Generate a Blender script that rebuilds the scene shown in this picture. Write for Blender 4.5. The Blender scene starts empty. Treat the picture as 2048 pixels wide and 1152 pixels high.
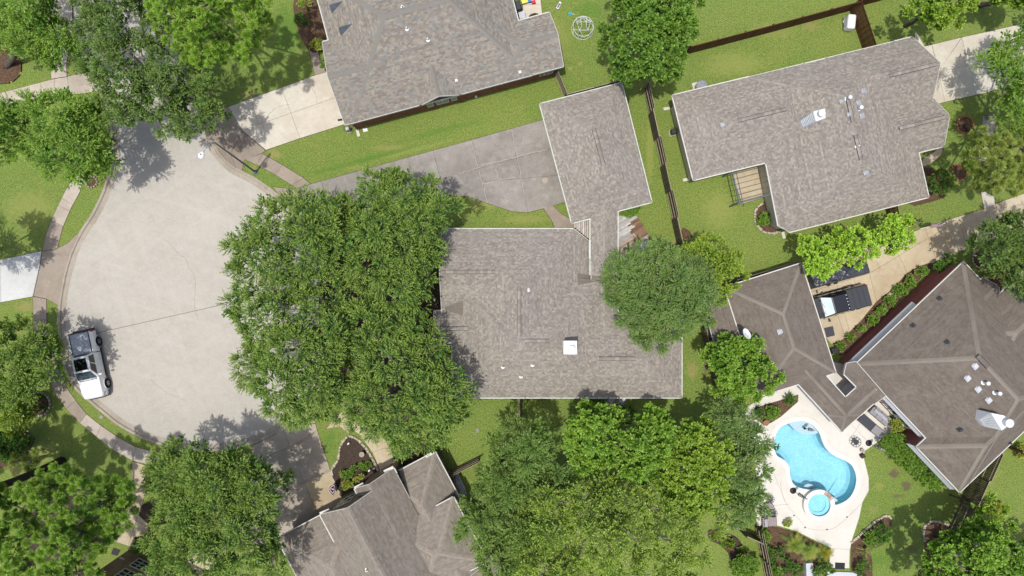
import bpy, math, random
import numpy as np
from mathutils import Vector, Matrix, geometry
R_ = math.radians
random.seed(7)
rng = np.random.default_rng(7)
SC = bpy.context.scene
COL = SC.collection

# ------------------------------------------------------------------ camera, sky, sun, exposure
CAM_H = 57.0            # drone height in metres
FPX = 1305.0            # focal length in pixels of a 2048 wide picture
cam_d = bpy.data.cameras.new('camera'); cam = bpy.data.objects.new('camera', cam_d); COL.objects.link(cam)
cam.location = (0, 0, CAM_H); cam.rotation_euler = (0, 0, 0)
cam_d.sensor_width = 36.0; cam_d.lens = 36.0 * FPX / 2048.0; cam_d.clip_start = 0.5; cam_d.clip_end = 900
SC.camera = cam
SUN_EL, SUN_AZX, SUN_AZY = 80.0, 0.80, 0.60      # shadows fall to +x, +y
world = bpy.data.worlds.new('World'); SC.world = world; world.use_nodes = True
wn = world.node_tree.nodes; wl = world.node_tree.links
sky = wn.new('ShaderNodeTexSky'); sky.sky_type = 'NISHITA'; sky.sun_disc = False
sky.sun_elevation = R_(SUN_EL); sky.sun_rotation = math.atan2(-SUN_AZX, -SUN_AZY)
sky.altitude = 60; sky.air_density = 0.8; sky.dust_density = 3.0; sky.ozone_density = 0.6
wn['Background'].inputs[1].default_value = 0.15
wl.new(sky.outputs[0], wn['Background'].inputs[0])
sun_d = bpy.data.lights.new('sun', 'SUN'); sun = bpy.data.objects.new('sun', sun_d); COL.objects.link(sun)
sun_d.energy = 2.9; sun_d.angle = R_(0.9); sun_d.color = (1.0, 0.975, 0.93)
zt = math.tan(R_(90 - SUN_EL))
sun.rotation_euler = Vector((-SUN_AZX * zt, -SUN_AZY * zt, 1)).to_track_quat('Z', 'Y').to_euler()
sun.location = (-10, -8, 60)
SC.view_settings.view_transform = 'Standard'; SC.view_settings.look = 'None'
SC.view_settings.gamma = 1.0; SC.view_settings.exposure = 0.24; SC.view_settings.use_curve_mapping = False
try:
    SC.cycles.max_bounces = 6; SC.cycles.diffuse_bounces = 3; SC.cycles.transparent_max_bounces = 8
    SC.cycles.caustics_reflective = False; SC.cycles.caustics_refractive = False
except Exception: pass

# ------------------------------------------------------------------ helpers
def P(px, py, z=0.0):
    """picture position of a thing standing at height z -> place in the world"""
    k = (CAM_H - z) / FPX
    return Vector(((px - 1024.0) * k, -(py - 576.0) * k, z))
def PL(pts, z=0.0): return [P(x, y, z) for x, y in pts]
def P2(pts, z=0.0): return [Vector((P(x, y, z).x, P(x, y, z).y)) for x, y in pts]
def area2(p):
    return 0.5 * sum(p[i][0] * p[(i + 1) % len(p)][1] - p[(i + 1) % len(p)][0] * p[i][1] for i in range(len(p)))
def ccw(p): return list(p) if area2(p) > 0 else list(reversed(p))
def smooth(pts, n=5, closed=True):
    out = []; N = len(pts); rngs = range(N) if closed else range(N - 1)
    for i in rngs:
        g = (lambda k: pts[k % N]) if closed else (lambda k: pts[min(max(k, 0), N - 1)])
        p0, p1, p2, p3 = g(i - 1), g(i), g(i + 1), g(i + 2)
        for k in range(n):
            t = k / n
            out.append(tuple(0.5 * ((2 * p1[a]) + (-p0[a] + p2[a]) * t + (2 * p0[a] - 5 * p1[a] + 4 * p2[a] - p3[a]) * t * t
                                    + (-p0[a] + 3 * p1[a] - 3 * p2[a] + p3[a]) * t ** 3) for a in range(2)))
    if not closed: out.append(tuple(pts[-1]))
    return out
def offset(poly, d):
    """move every edge of a CCW polygon inwards by d"""
    n = len(poly); out = []
    for i in range(n):
        a, b, c = Vector(poly[i - 1][:2]), Vector(poly[i][:2]), Vector(poly[(i + 1) % n][:2])
        e1 = (b - a); e2 = (c - b)
        if e1.length < 1e-6 or e2.length < 1e-6: out.append(b); continue
        e1.normalize(); e2.normalize()
        n1 = Vector((-e1.y, e1.x)); n2 = Vector((-e2.y, e2.x)); m = n1 + n2
        if m.length < 1e-3: out.append(b + n1 * d); continue
        m.normalize(); out.append(b + m * (d / max(0.35, m.dot(n1))))
    return out
def clip(poly, a, b, c):
    """keep a*x+b*y+c >= 0"""
    out = []; n = len(poly)
    for i in range(n):
        p, q = poly[i], poly[(i + 1) % n]
        fp, fq = a * p[0] + b * p[1] + c, a * q[0] + b * q[1] + c
        if fp >= 0: out.append(p)
        if (fp > 0 and fq < 0) or (fp < 0 and fq > 0):
            t = fp / (fp - fq); out.append((p[0] + (q[0] - p[0]) * t, p[1] + (q[1] - p[1]) * t))
    return out
def inside(poly, x, y):
    c = False; n = len(poly); j = n - 1
    for i in range(n):
        xi, yi, xj, yj = poly[i][0], poly[i][1], poly[j][0], poly[j][1]
        if (yi > y) != (yj > y) and x < (xj - xi) * (y - yi) / (yj - yi) + xi: c = not c
        j = i
    return c

def tag(o, label=None, cat=None, group=None, kind=None):
    if label: o['label'] = label
    if cat: o['category'] = cat
    if group: o['group'] = group
    if kind: o['kind'] = kind
    return o
def thing(name, label=None, cat=None, loc=(0, 0, 0), rz=0.0, group=None, kind=None):
    o = bpy.data.objects.new(name, None); COL.objects.link(o); o.empty_display_size = 0.3
    o.location = loc; o.rotation_euler = (0, 0, rz)
    return tag(o, label, cat, group, kind)
def parent_world(o, par):
    """child whose vertices are already in world coordinates"""
    m = Matrix.Identity(4); q = par
    while q is not None:
        b = Matrix.Translation(q.location) @ q.rotation_euler.to_matrix().to_4x4()
        m = b @ m if q.parent is None else b @ m
        if q.parent is not None: m = q.matrix_parent_inverse @ m
        q = q.parent
    o.parent = par; o.matrix_parent_inverse = m.inverted()
def copy_tree(o, parent=None):
    c = o.copy(); COL.objects.link(c); c.parent = parent
    for ch in [x for x in CHILD.get(o.name, [])]:
        d = copy_tree(ch, c); d.matrix_parent_inverse = ch.matrix_parent_inverse.copy()
    return c
CHILD = {}
def link(name, me, mat, parent=None, local=False, kind=None):
    o = bpy.data.objects.new(name, me); COL.objects.link(o)
    if mat is not None and len(me.materials) == 0: me.materials.append(mat)
    if parent is not None:
        if local: o.parent = parent
        else: parent_world(o, parent)
        CHILD.setdefault(parent.name, []).append(o)
    if kind: o['kind'] = kind
    return o
class MB:
    def __init__(s): s.v = []; s.f = []; s.c = []
    def add(s, vs, fs, col=None):
        b = len(s.v); s.v.extend([tuple(v) for v in vs])
        for f in fs: s.f.append([b + i for i in f]); s.c.append(col or (1, 1, 1))
        return s
    def box(s, c, d, rz=0.0, rx=0.0, ry=0.0, col=None):
        m = Matrix.Translation(c) @ Matrix.Rotation(rz, 4, 'Z') @ Matrix.Rotation(ry, 4, 'Y') @ Matrix.Rotation(rx, 4, 'X')
        vs = [m @ Vector((x * d[0] / 2, y * d[1] / 2, z * d[2] / 2)) for x in (-1, 1) for y in (-1, 1) for z in (-1, 1)]
        return s.add(vs, [(0, 1, 3, 2), (4, 6, 7, 5), (0, 4, 5, 1), (2, 3, 7, 6), (0, 2, 6, 4), (1, 5, 7, 3)], col)
    def beam(s, p, q, w, h, col=None):
        p, q = Vector(p), Vector(q); d = q - p
        if d.length < 1e-5: return s
        t = d.normalized(); up = Vector((0, 0, 1))
        if abs(t.z) > 0.95: up = Vector((0, 1, 0))
        a = t.cross(up).normalized() * (w / 2); b = a.cross(t).normalized() * (h / 2)
        vs = [p + a + b, p + a - b, p - a - b, p - a + b, q + a + b, q + a - b, q - a - b, q - a + b]
        return s.add(vs, [(3, 2, 1, 0), (4, 5, 6, 7), (0, 1, 5, 4), (1, 2, 6, 5), (2, 3, 7, 6), (3, 0, 4, 7)], col)
    def prism(s, poly, z0, z1, col=None):
        p = ccw(poly); n = len(p)
        vs = [(q[0], q[1], z0) for q in p] + [(q[0], q[1], z1) for q in p]
        fs = [list(range(n, 2 * n))] + [(i, (i + 1) % n, n + (i + 1) % n, n + i) for i in range(n)]
        if z0 > 0.1: fs.append(list(reversed(range(n))))
        return s.add(vs, fs, col)
    def sheet(s, poly, z, col=None):
        p = ccw(poly); return s.add([(q[0], q[1], z) for q in p], [list(range(len(p)))], col)
    def tube(s, pts, rad, n=6, col=None, cap=True):
        pts = [Vector(p) for p in pts]
        if not hasattr(rad, '__len__'): rad = [rad] * len(pts)
        vs = []; m = len(pts)
        for i, p in enumerate(pts):
            t = (pts[min(i + 1, m - 1)] - pts[max(i - 1, 0)])
            t = t.normalized() if t.length > 1e-6 else Vector((0, 0, 1))
            a = t.cross(Vector((0.13, 0.21, 0.97)) if abs(t.z) < 0.9 else Vector((1, 0.1, 0))).normalized(); b = t.cross(a)
            for k in range(n):
                th = 2 * math.pi * k / n; vs.append(p + (a * math.cos(th) + b * math.sin(th)) * rad[i])
        fs = [(i * n + k, i * n + (k + 1) % n, (i + 1) * n + (k + 1) % n, (i + 1) * n + k) for i in range(m - 1) for k in range(n)]
        if cap: fs += [list(reversed(range(n))), [(m - 1) * n + k for k in range(n)]]
        return s.add(vs, fs, col)
    def lathe(s, c, prof, n=20, col=None, cap=True):
        vs = []; c = Vector(c)
        for r, z in prof:
            for k in range(n):
                th = 2 * math.pi * k / n; vs.append((c.x + r * math.cos(th), c.y + r * math.sin(th), c.z + z))
        m = len(prof)
        fs = [(i * n + k, i * n + (k + 1) % n, (i + 1) * n + (k + 1) % n, (i + 1) * n + k) for i in range(m - 1) for k in range(n)]
        if cap: fs += [list(reversed(range(n))), [(m - 1) * n + k for k in range(n)]]
        return s.add(vs, fs, col)
    def build(s, name, mat, parent=None, local=False, kind=None, smooth_=False, bevel=0.0, colors=False):
        me = bpy.data.meshes.new(name); me.from_pydata(s.v, [], s.f); me.update()
        if colors:
            a = me.attributes.new('Col', 'FLOAT_COLOR', 'FACE')
            arr = np.ones((len(s.f), 4), dtype=np.float32); arr[:, :3] = np.array(s.c, dtype=np.float32); a.data.foreach_set('color', arr.ravel())
        if smooth_: me.polygons.foreach_set('use_smooth', [True] * len(me.polygons))
        o = link(name, me, mat, parent, local, kind)
        if bevel > 0:
            bv = o.modifiers.new('bevel', 'BEVEL'); bv.width = bevel; bv.segments = 2; bv.limit_method = 'ANGLE'; bv.angle_limit = R_(30)
        return o

# ------------------------------------------------------------------ materials
PATCHES = []
def lawn_patch(cx, cy, rx, ry, c, st=.8, rot=0.0):
    m = M['lawn']; n = m.node_tree.nodes; l = m.node_tree.links; b = n['Principled BSDF']; src = b.inputs['Base Color'].links[0].from_socket
    p = P(cx, cy); k = CAM_H / FPX; tc = n.new('ShaderNodeTexCoord'); mp = n.new('ShaderNodeMapping'); mp.vector_type = 'TEXTURE'; mp.inputs['Location'].default_value = (p.x, p.y, 0); mp.inputs['Rotation'].default_value = (0, 0, rot); mp.inputs['Scale'].default_value = (rx * k, ry * k, 1)
    l.new(tc.outputs['Object'], mp.inputs[0]); ln = n.new('ShaderNodeVectorMath'); ln.operation = 'LENGTH'; l.new(mp.outputs[0], ln.inputs[0])
    tx = n.new('ShaderNodeTexNoise'); tx.inputs['Scale'].default_value = 2.2; tx.inputs['Detail'].default_value = 6; tx.inputs['Roughness'].default_value = .75; l.new(tc.outputs['Object'], tx.inputs['Vector'])
    ad = n.new('ShaderNodeMath'); ad.operation = 'MULTIPLY_ADD'; l.new(tx.outputs['Fac'], ad.inputs[0]); ad.inputs[1].default_value = 2.6; l.new(ln.outputs['Value'], ad.inputs[2])
    mr = n.new('ShaderNodeMapRange'); mr.inputs['From Min'].default_value = 2.25; mr.inputs['From Max'].default_value = 1.75; mr.inputs['To Min'].default_value = 0; mr.inputs['To Max'].default_value = st; l.new(ad.outputs[0], mr.inputs['Value'])
    mx = n.new('ShaderNodeMix'); mx.data_type = 'RGBA'; l.new(mr.outputs[0], mx.inputs['Factor']); l.new(src, mx.inputs['A']); mx.inputs['B'].default_value = (*c, 1); l.new(mx.outputs['Result'], b.inputs['Base Color'])
def srgb(r, g, b, k=1.0):
    f = lambda c: ((c / 255.0) / 12.92 if c <= 10 else (((c / 255.0) + 0.055) / 1.055) ** 2.4) * k
    return (f(r), f(g), f(b))
def mat(name, base, rough=0.8, layers=(), bump=0.0, bump_scale=30.0, attr=False, objrand=0.0, spec=0.3, metal=0.0, stretch=None, coat=0.0, alpha=1.0):
    """base colour, then layers (scale, lo, hi, colour, strength[, detail]) of noise patches"""
    m = bpy.data.materials.new(name); m.use_nodes = True; n = m.node_tree.nodes; l = m.node_tree.links
    b = n['Principled BSDF']; b.inputs['Roughness'].default_value = rough
    b.inputs['Specular IOR Level'].default_value = spec; b.inputs['Metallic'].default_value = metal
    b.inputs['Coat Weight'].default_value = coat
    tc = n.new('ShaderNodeTexCoord'); vec = tc.outputs['Object']
    if stretch:
        mp = n.new('ShaderNodeMapping'); mp.inputs['Scale'].default_value = stretch[:3]
        if len(stretch) > 3: mp.inputs['Rotation'].default_value = (0, 0, stretch[3])
        l.new(vec, mp.inputs[0]); vec = mp.outputs[0]
    if attr:
        at = n.new('ShaderNodeAttribute'); at.attribute_name = 'Col'; cur = at.outputs['Color']
        mx = n.new('ShaderNodeMix'); mx.data_type = 'RGBA'; mx.blend_type = 'MULTIPLY'; mx.inputs['Factor'].default_value = 1.0
        l.new(cur, mx.inputs['A']); mx.inputs['B'].default_value = (*base, 1); cur = mx.outputs['Result']
    else:
        rgb = n.new('ShaderNodeRGB'); rgb.outputs[0].default_value = (*base, 1); cur = rgb.outputs[0]
    for L in layers:
        sc, lo, hi, c, st = L[:5]; det = L[5] if len(L) > 5 else 4.0
        tx = n.new('ShaderNodeTexNoise'); tx.inputs['Scale'].default_value = sc; tx.inputs['Detail'].default_value = det
        tx.inputs['Roughness'].default_value = 0.6; l.new(vec, tx.inputs['Vector'])
        mr = n.new('ShaderNodeMapRange'); mr.inputs['From Min'].default_value = lo; mr.inputs['From Max'].default_value = hi
        mr.inputs['To Max'].default_value = st; l.new(tx.outputs['Fac'], mr.inputs['Value'])
        mx = n.new('ShaderNodeMix'); mx.data_type = 'RGBA'; l.new(mr.outputs[0], mx.inputs['Factor'])
        l.new(cur, mx.inputs['A']); mx.inputs['B'].default_value = (*c, 1); cur = mx.outputs['Result']
    if objrand:
        oi = n.new('ShaderNodeObjectInfo'); mr = n.new('ShaderNodeMapRange')
        mr.inputs['To Min'].default_value = 1 - objrand; mr.inputs['To Max'].default_value = 1 + objrand; l.new(oi.outputs['Random'], mr.inputs['Value'])
        mx = n.new('ShaderNodeMix'); mx.data_type = 'RGBA'; mx.blend_type = 'MULTIPLY'; mx.inputs['Factor'].default_value = 1.0
        cb = n.new('ShaderNodeCombineColor')
        for k in range(3): l.new(mr.outputs[0], cb.inputs[k])
        l.new(cur, mx.inputs['A']); l.new(cb.outputs[0], mx.inputs['B']); cur = mx.outputs['Result']
    l.new(cur, b.inputs['Base Color'])
    if bump:
        tx = n.new('ShaderNodeTexNoise'); tx.inputs['Scale'].default_value = bump_scale; tx.inputs['Detail'].default_value = 5; l.new(vec, tx.inputs['Vector'])
        bp = n.new('ShaderNodeBump'); bp.inputs['Strength'].default_value = 1.0; bp.inputs['Distance'].default_value = bump; l.new(tx.outputs['Fac'], bp.inputs['Height'])
        l.new(bp.outputs[0], b.inputs['Normal'])
    return m
def leafmat(name, tint=(1, 1, 1), trans=0.38):
    m = bpy.data.materials.new(name); m.use_nodes = True; n = m.node_tree.nodes; l = m.node_tree.links; n.clear()
    out = n.new('ShaderNodeOutputMaterial'); at = n.new('ShaderNodeAttribute'); at.attribute_name = 'Col'
    mx = n.new('ShaderNodeMix'); mx.data_type = 'RGBA'; mx.blend_type = 'MULTIPLY'; mx.inputs['Factor'].default_value = 1
    l.new(at.outputs['Color'], mx.inputs['A']); mx.inputs['B'].default_value = (*tint, 1)
    d = n.new('ShaderNodeBsdfPrincipled'); d.inputs['Roughness'].default_value = 0.5; d.inputs['Specular IOR Level'].default_value = 0.35
    t = n.new('ShaderNodeBsdfTranslucent'); ms = n.new('ShaderNodeMixShader'); ms.inputs[0].default_value = trans
    l.new(mx.outputs['Result'], d.inputs['Base Color'])
    hs = n.new('ShaderNodeMix'); hs.data_type = 'RGBA'; hs.blend_type = 'MULTIPLY'; hs.inputs['Factor'].default_value = 1
    l.new(mx.outputs['Result'], hs.inputs['A']); hs.inputs['B'].default_value = (1.25, 1.2, 0.55, 1); l.new(hs.outputs['Result'], t.inputs['Color'])
    l.new(d.outputs[0], ms.inputs[1]); l.new(t.outputs[0], ms.inputs[2]); l.new(ms.outputs[0], out.inputs['Surface'])
    return m
K = 0.72    # photograph brightness -> albedo
M = {}
M['lawn'] = mat('lawn_grass', srgb(134, 160, 66, .76), 0.95, [
    (0.045, .42, .60, srgb(112, 154, 54, .72), .8), (0.12, .46, .66, srgb(152, 166, 78, .76), .6), (0.5, .48, .70, srgb(160, 162, 84, .74), .4), (1.7, .48, .72, srgb(98, 134, 46, .68), .5),
    (3.2, .47, .66, srgb(168, 170, 92, .74), .5), (5.5, .46, .62, srgb(92, 126, 42, .64), .6), (9, .48, .62, srgb(178, 186, 104, .76), .6), (15, .48, .60, srgb(72, 104, 34, .6), .75), (38, .5, .62, srgb(60, 90, 28, .56), .6), (70, .5, .64, srgb(190, 194, 116, .76), .45)], bump=.05, bump_scale=24)
M['grass'] = leafmat('grass_blades', (1, 1, 1), .3)
conc = lambda nm, c, d, l_, **k: mat(nm, c, .85, [(0.35, .44, .66, d, .6), (0.9, .52, .70, l_, .6), (2.2, .48, .72, d, .5), (0.2, .45, .7, l_, .4), (9, .46, .66, d, .28), (22, .48, .66, l_, .3), (50, .5, .68, d, .35)], bump=.004, bump_scale=90, objrand=.07, **k)
M['road'] = mat('street_concrete', srgb(197, 190, 176, K), .85, [
    (0.10, .42, .66, srgb(186, 179, 166, K), .7), (0.32, .5, .70, srgb(208, 203, 191, K), .35), (1.1, .46, .72, srgb(178, 171, 158, K), .40),
    (4, .46, .68, srgb(210, 205, 196, K), .40), (10, .47, .64, srgb(172, 165, 153, K), .38), (20, .48, .62, srgb(216, 212, 204, K), .38), (34, .5, .64, srgb(160, 152, 140, K), .42), (90, .5, .7, srgb(226, 222, 214, K), .35)], bump=.004, bump_scale=80)
M['road_tar'] = mat('street_joint_seal', srgb(134, 126, 114, .7), .9)
def streak(m, scale, rot, lo, hi, c, st):
    n = m.node_tree.nodes; l = m.node_tree.links; b = n['Principled BSDF']; src = b.inputs['Base Color'].links[0].from_socket
    tc = n.new('ShaderNodeTexCoord'); mp = n.new('ShaderNodeMapping'); mp.inputs['Rotation'].default_value = (0, 0, rot); l.new(tc.outputs['Object'], mp.inputs[0])
    m2 = n.new('ShaderNodeMapping'); m2.inputs['Scale'].default_value = scale; l.new(mp.outputs[0], m2.inputs[0])
    tx = n.new('ShaderNodeTexNoise'); tx.inputs['Scale'].default_value = 1; tx.inputs['Detail'].default_value = 4; tx.inputs['Distortion'].default_value = .6; l.new(m2.outputs[0], tx.inputs['Vector'])
    mr = n.new('ShaderNodeMapRange'); mr.inputs['From Min'].default_value = lo; mr.inputs['From Max'].default_value = hi; mr.inputs['To Max'].default_value = st; l.new(tx.outputs['Fac'], mr.inputs['Value'])
    mx = n.new('ShaderNodeMix'); mx.data_type = 'RGBA'; l.new(mr.outputs[0], mx.inputs['Factor']); l.new(src, mx.inputs['A']); mx.inputs['B'].default_value = (*c, 1); l.new(mx.outputs['Result'], b.inputs['Base Color'])
for r_, st_ in ((.3, .16), (1.25, .14), (-.6, .12)): streak(M['road'], (.12, 1.5, 1), r_, .50, .75, srgb(226, 222, 213, K), st_)
for r_, st_ in ((.8, .16), (-.15, .14)): streak(M['road'], (.12, 1.1, 1), r_, .55, .75, srgb(176, 166, 150, K), st_)
M['gutter'] = conc('gutter_concrete', srgb(184, 174, 158, K), srgb(150, 138, 122, K), srgb(200, 190, 175, K))
M['conc_tan'] = conc('weathered_tan_concrete', srgb(172, 158, 142, K), srgb(140, 126, 110, K), srgb(188, 176, 160, K))
M['conc_grey'] = conc('grey_concrete', srgb(160, 154, 145, K), srgb(124, 117, 109, K), srgb(190, 184, 173, K))
M['conc_light'] = conc('pale_concrete', srgb(226, 217, 198, K), srgb(198, 186, 164, K), srgb(240, 234, 218, K))
M['conc_white'] = conc('new_white_concrete', srgb(218, 218, 213, K), srgb(192, 192, 186, K), srgb(230, 230, 226, K))
M['conc_warm'] = conc('warm_grey_concrete', srgb(190, 177, 160, K), srgb(158, 144, 126, K), srgb(208, 197, 180, K))
M['conc_sand'] = conc('sand_concrete', srgb(206, 190, 160, K), srgb(176, 154, 118, K), srgb(222, 210, 184, K))
M['walk'] = conc('sidewalk_concrete', srgb(206, 194, 178, K), srgb(172, 158, 140, K), srgb(222, 212, 198, K))
M['joint'] = mat('joint_dirt', srgb(112, 94, 72, .6), .95)
M['deck'] = mat('pool_deck_coating', srgb(238, 233, 222, .70), .8, [(0.5, .45, .7, srgb(226, 219, 204, .70), .6), (1.6, .5, .75, srgb(218, 210, 194, .7), .5), (40, .5, .7, srgb(216, 210, 196, .7), .35)], bump=.002, bump_scale=60)
M['coping'] = mat('pool_coping', srgb(240, 237, 228, .73), .75, [(3, .5, .7, srgb(224, 219, 208, .72), .4)])
M['plaster'] = mat('pool_plaster_caustics', srgb(146, 206, 222, .92), .6, [(3.5, .47, .62, srgb(162, 216, 230, .95), .45, 3.0), (8.0, .50, .60, srgb(190, 228, 238, .97), .4, 4.0), (1.2, .48, .62, srgb(128, 196, 216, .9), .4)])  # whitish mottling painted into the plaster imitates sunlight rippled by the water
M['plaster_pale'] = mat('pool_shelf_plaster', srgb(196, 214, 224, .85), .6, [(14, .47, .62, srgb(222, 234, 240, .9), .5), (20, .5, .7, srgb(160, 184, 200, .8), .5)])
M['mulch'] = mat('bark_mulch', srgb(120, 92, 70, .6), .95, [(9, .42, .62, srgb(70, 50, 38, .6), .8), (26, .5, .62, srgb(178, 146, 116, .6), .8), (50, .5, .6, srgb(52, 38, 30, .6), .7)], bump=.04, bump_scale=24)
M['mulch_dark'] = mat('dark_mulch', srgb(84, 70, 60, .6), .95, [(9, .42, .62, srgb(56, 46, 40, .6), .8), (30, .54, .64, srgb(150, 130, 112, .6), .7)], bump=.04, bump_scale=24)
M['dirt'] = mat('bare_dirt', srgb(132, 116, 88, .6), .95, [(3, .45, .6, srgb(96, 82, 62, .6), .8), (30, .5, .6, srgb(160, 146, 110, .6), .6)], bump=.03, bump_scale=20)
M['dry'] = mat('dry_grass', srgb(176, 160, 96, .66), .95, [(7, .45, .6, srgb(128, 148, 66, .66), .85), (30, .5, .6, srgb(196, 178, 120, .66), .6)], bump=.02, bump_scale=26)
M['gravel'] = mat('white_gravel', srgb(206, 206, 208, .7), .9, [(12, .5, .56, srgb(90, 90, 96, .6), .9), (22, .5, .55, srgb(236, 236, 236, .8), .7)], bump=.05, bump_scale=14)
M['shingle'] = mat('asphalt_shingles', (1, 1, 1), .93, [(0.35, .48, .68, (.30, .28, .26), .16), (60, .48, .66, (.10, .09, .085), .32), (75, .5, .66, (.46, .43, .40), .30)], attr=True, bump=.004, bump_scale=90, spec=.2)
M['shingle_old'] = mat('old_asphalt_shingles', (1, 1, 1), .93, [(0.22, .46, .66, srgb(108, 99, 90, K), .5), (0.9, .46, .7, srgb(158, 149, 136, K), .28), (24, .5, .66, (.07, .06, .055), .38), (50, .5, .66, (.40, .36, .31), .38)], attr=True, bump=.004, bump_scale=70, spec=.2)
M['underlay'] = mat('roof_deck', srgb(110, 102, 94, .6), .95)
M['trim'] = mat('white_painted_trim', srgb(220, 218, 210, .76), .6, [(2, .5, .7, srgb(200, 196, 184, .78), .3)])
M['gutter_paint'] = mat('gutter_paint', srgb(206, 210, 196, .80), .5, [(3, .45, .7, srgb(170, 176, 160, .75), .5)])
M['siding'] = mat('pale_siding', srgb(206, 208, 214, .78), .7, [(2, .45, .7, srgb(190, 192, 198, .76), .3)])
M['siding_cream'] = mat('cream_siding', srgb(222, 216, 196, .75), .7, [(2, .45, .7, srgb(196, 190, 170, .72), .3)])
M['metal'] = mat('galvanised_metal', srgb(190, 194, 198, .75), .4, [(8, .5, .7, srgb(150, 154, 160, .7), .4)], metal=.5)
M['metal_white'] = mat('white_metal', srgb(236, 238, 240, .80), .4, [(4, .5, .7, srgb(210, 212, 214, .8), .3)])
M['metal_dark'] = mat('dark_metal', srgb(60, 62, 66, .6), .45, spec=.5)
M['pole'] = mat('lamp_pole_steel', srgb(106, 116, 124, .7), .45, [(3, .45, .7, srgb(136, 144, 150, .7), .5)], metal=.3)
M['black'] = mat('black_plastic', srgb(34, 34, 38, .7), .55)
M['rubber'] = mat('tyre_rubber', srgb(38, 38, 40, .6), .9, [(30, .5, .7, srgb(70, 68, 66, .6), .4)])
M['glass'] = mat('window_glass', srgb(48, 62, 66, .6), .08, spec=.8)
M['glass_green'] = mat('green_window_glass', srgb(134, 168, 146, .7), .12, [(1.5, .45, .6, srgb(100, 136, 120, .7), .6)], spec=.8)
M['glass_car'] = mat('car_glass', srgb(16, 18, 20, .6), .05, spec=.9)
M['windshield'] = mat('windshield_glass', srgb(74, 90, 98, .6), .06, [(2.5, .48, .56, srgb(120, 138, 142, .7), .5), (5, .5, .6, srgb(40, 50, 56, .6), .6)], spec=.9)
M['paint_white'] = mat('white_car_paint', srgb(238, 240, 242, .85), .25, coat=1.0, spec=.5)
M['paint_black'] = mat('black_car_paint', srgb(28, 30, 34, .6), .22, coat=1.0, spec=.5)
M['vinyl'] = mat('black_vinyl_cover', srgb(66, 68, 74, .7), .6, [(30, .5, .7, srgb(90, 92, 98, .7), .5)], bump=.004, bump_scale=40)
M['bed'] = mat('mottled_bed_liner', srgb(206, 209, 214, .85), .8, [(2.5, .5, .62, srgb(226, 228, 232, .85), .7), (5, .5, .6, srgb(160, 164, 170, .8), .5)], spec=.1)  # paler and greyer noise patches over an even base colour
M['tarp'] = mat('black_tarp', srgb(60, 63, 70, .7), .38, [(1.5, .45, .65, srgb(80, 84, 92, .7), .5)], bump=.05, bump_scale=2.2, spec=.6)
M['red'] = mat('red_lens', srgb(170, 30, 34, .8), .2, spec=.8)
M['chrome'] = mat('bright_alloy', srgb(200, 202, 206, .8), .25, metal=.9)
M['shade'] = mat('reflective_sunshade', srgb(222, 238, 236, .85), .4, [(1.5, .48, .6, srgb(186, 214, 210, .85), .5)])
wood = lambda nm, c, d, l_, **k: mat(nm, c, .9, [(3, .45, .7, d, .6), (26, .48, .66, d, .5), (40, .5, .68, l_, .4)], objrand=.28, bump=.004, bump_scale=60, **k)
M['fence_old'] = wood('weathered_fence_wood', srgb(112, 100, 82, .62), srgb(70, 62, 50, .6), srgb(168, 156, 134, .65))
M['fence_brown'] = wood('stained_fence_wood', srgb(112, 72, 44, .6), srgb(66, 42, 28, .6), srgb(146, 100, 64, .6))
M['fence_rail'] = wood('fence_rail_wood', srgb(178, 164, 138, .66), srgb(120, 108, 88, .6), srgb(204, 192, 168, .7))
M['deck_white'] = wood('flaking_white_deck_board', srgb(206, 203, 198, .72), srgb(160, 150, 138, .66), srgb(228, 226, 222, .74))
M['deck_bare'] = wood('bare_deck_board', srgb(196, 176, 156, .7), srgb(150, 120, 94, .6), srgb(214, 204, 192, .7))
M['deck_red'] = wood('brown_deck_board', srgb(150, 118, 94, .64), srgb(116, 84, 62, .6), srgb(186, 160, 136, .66))
M['brick'] = mat('red_brown_brick', srgb(158, 104, 88, .74), .9, [(1.5, .45, .7, srgb(84, 48, 42, .6), .5), (18, .5, .6, srgb(132, 88, 74, .62), .6)], bump=.01, bump_scale=20)
M['brick_brown'] = mat('brown_brick', srgb(154, 132, 112, .72), .9, [(1.5, .45, .7, srgb(92, 74, 60, .6), .5), (18, .5, .6, srgb(138, 118, 98, .62), .6)], bump=.01, bump_scale=20)
M['brick_dark'] = mat('maroon_brick', srgb(160, 96, 94, .76), .9, [(2, .45, .7, srgb(138, 76, 76, .74), .5), (18, .5, .6, srgb(184, 130, 126, .76), .55)], bump=.01, bump_scale=20)
M['mortar'] = mat('brick_mortar', srgb(150, 130, 120, .6), .95)
M['bark'] = mat('tree_bark', srgb(112, 100, 88, .62), .95, [(6, .42, .62, srgb(70, 60, 52, .6), .7), (14, .5, .7, srgb(160, 150, 138, .65), .5)], bump=.03, bump_scale=18)
M['bark_pale'] = mat('pale_bark', srgb(190, 180, 164, .68), .9, [(5, .45, .65, srgb(136, 124, 108, .62), .6)], bump=.01, bump_scale=14)
M['bark_dark'] = mat('dark_bark', srgb(72, 66, 62, .6), .95, [(6, .42, .62, srgb(46, 42, 40, .6), .7)], bump=.03, bump_scale=18)
M['leaf'] = leafmat('leaves', (1, 1, 1), .30)
M['petal'] = leafmat('petals', (1, 1, 1), .3)
M['stone'] = mat('edging_stone', srgb(200, 190, 168, .7), .9, [(6, .45, .7, srgb(160, 148, 124, .65), .6)], objrand=.18, bump=.02, bump_scale=14)
M['pergola'] = mat('blue_grey_steel', srgb(96, 112, 128, .66), .5, [(5, .48, .7, srgb(140, 154, 160, .7), .5)])
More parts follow.
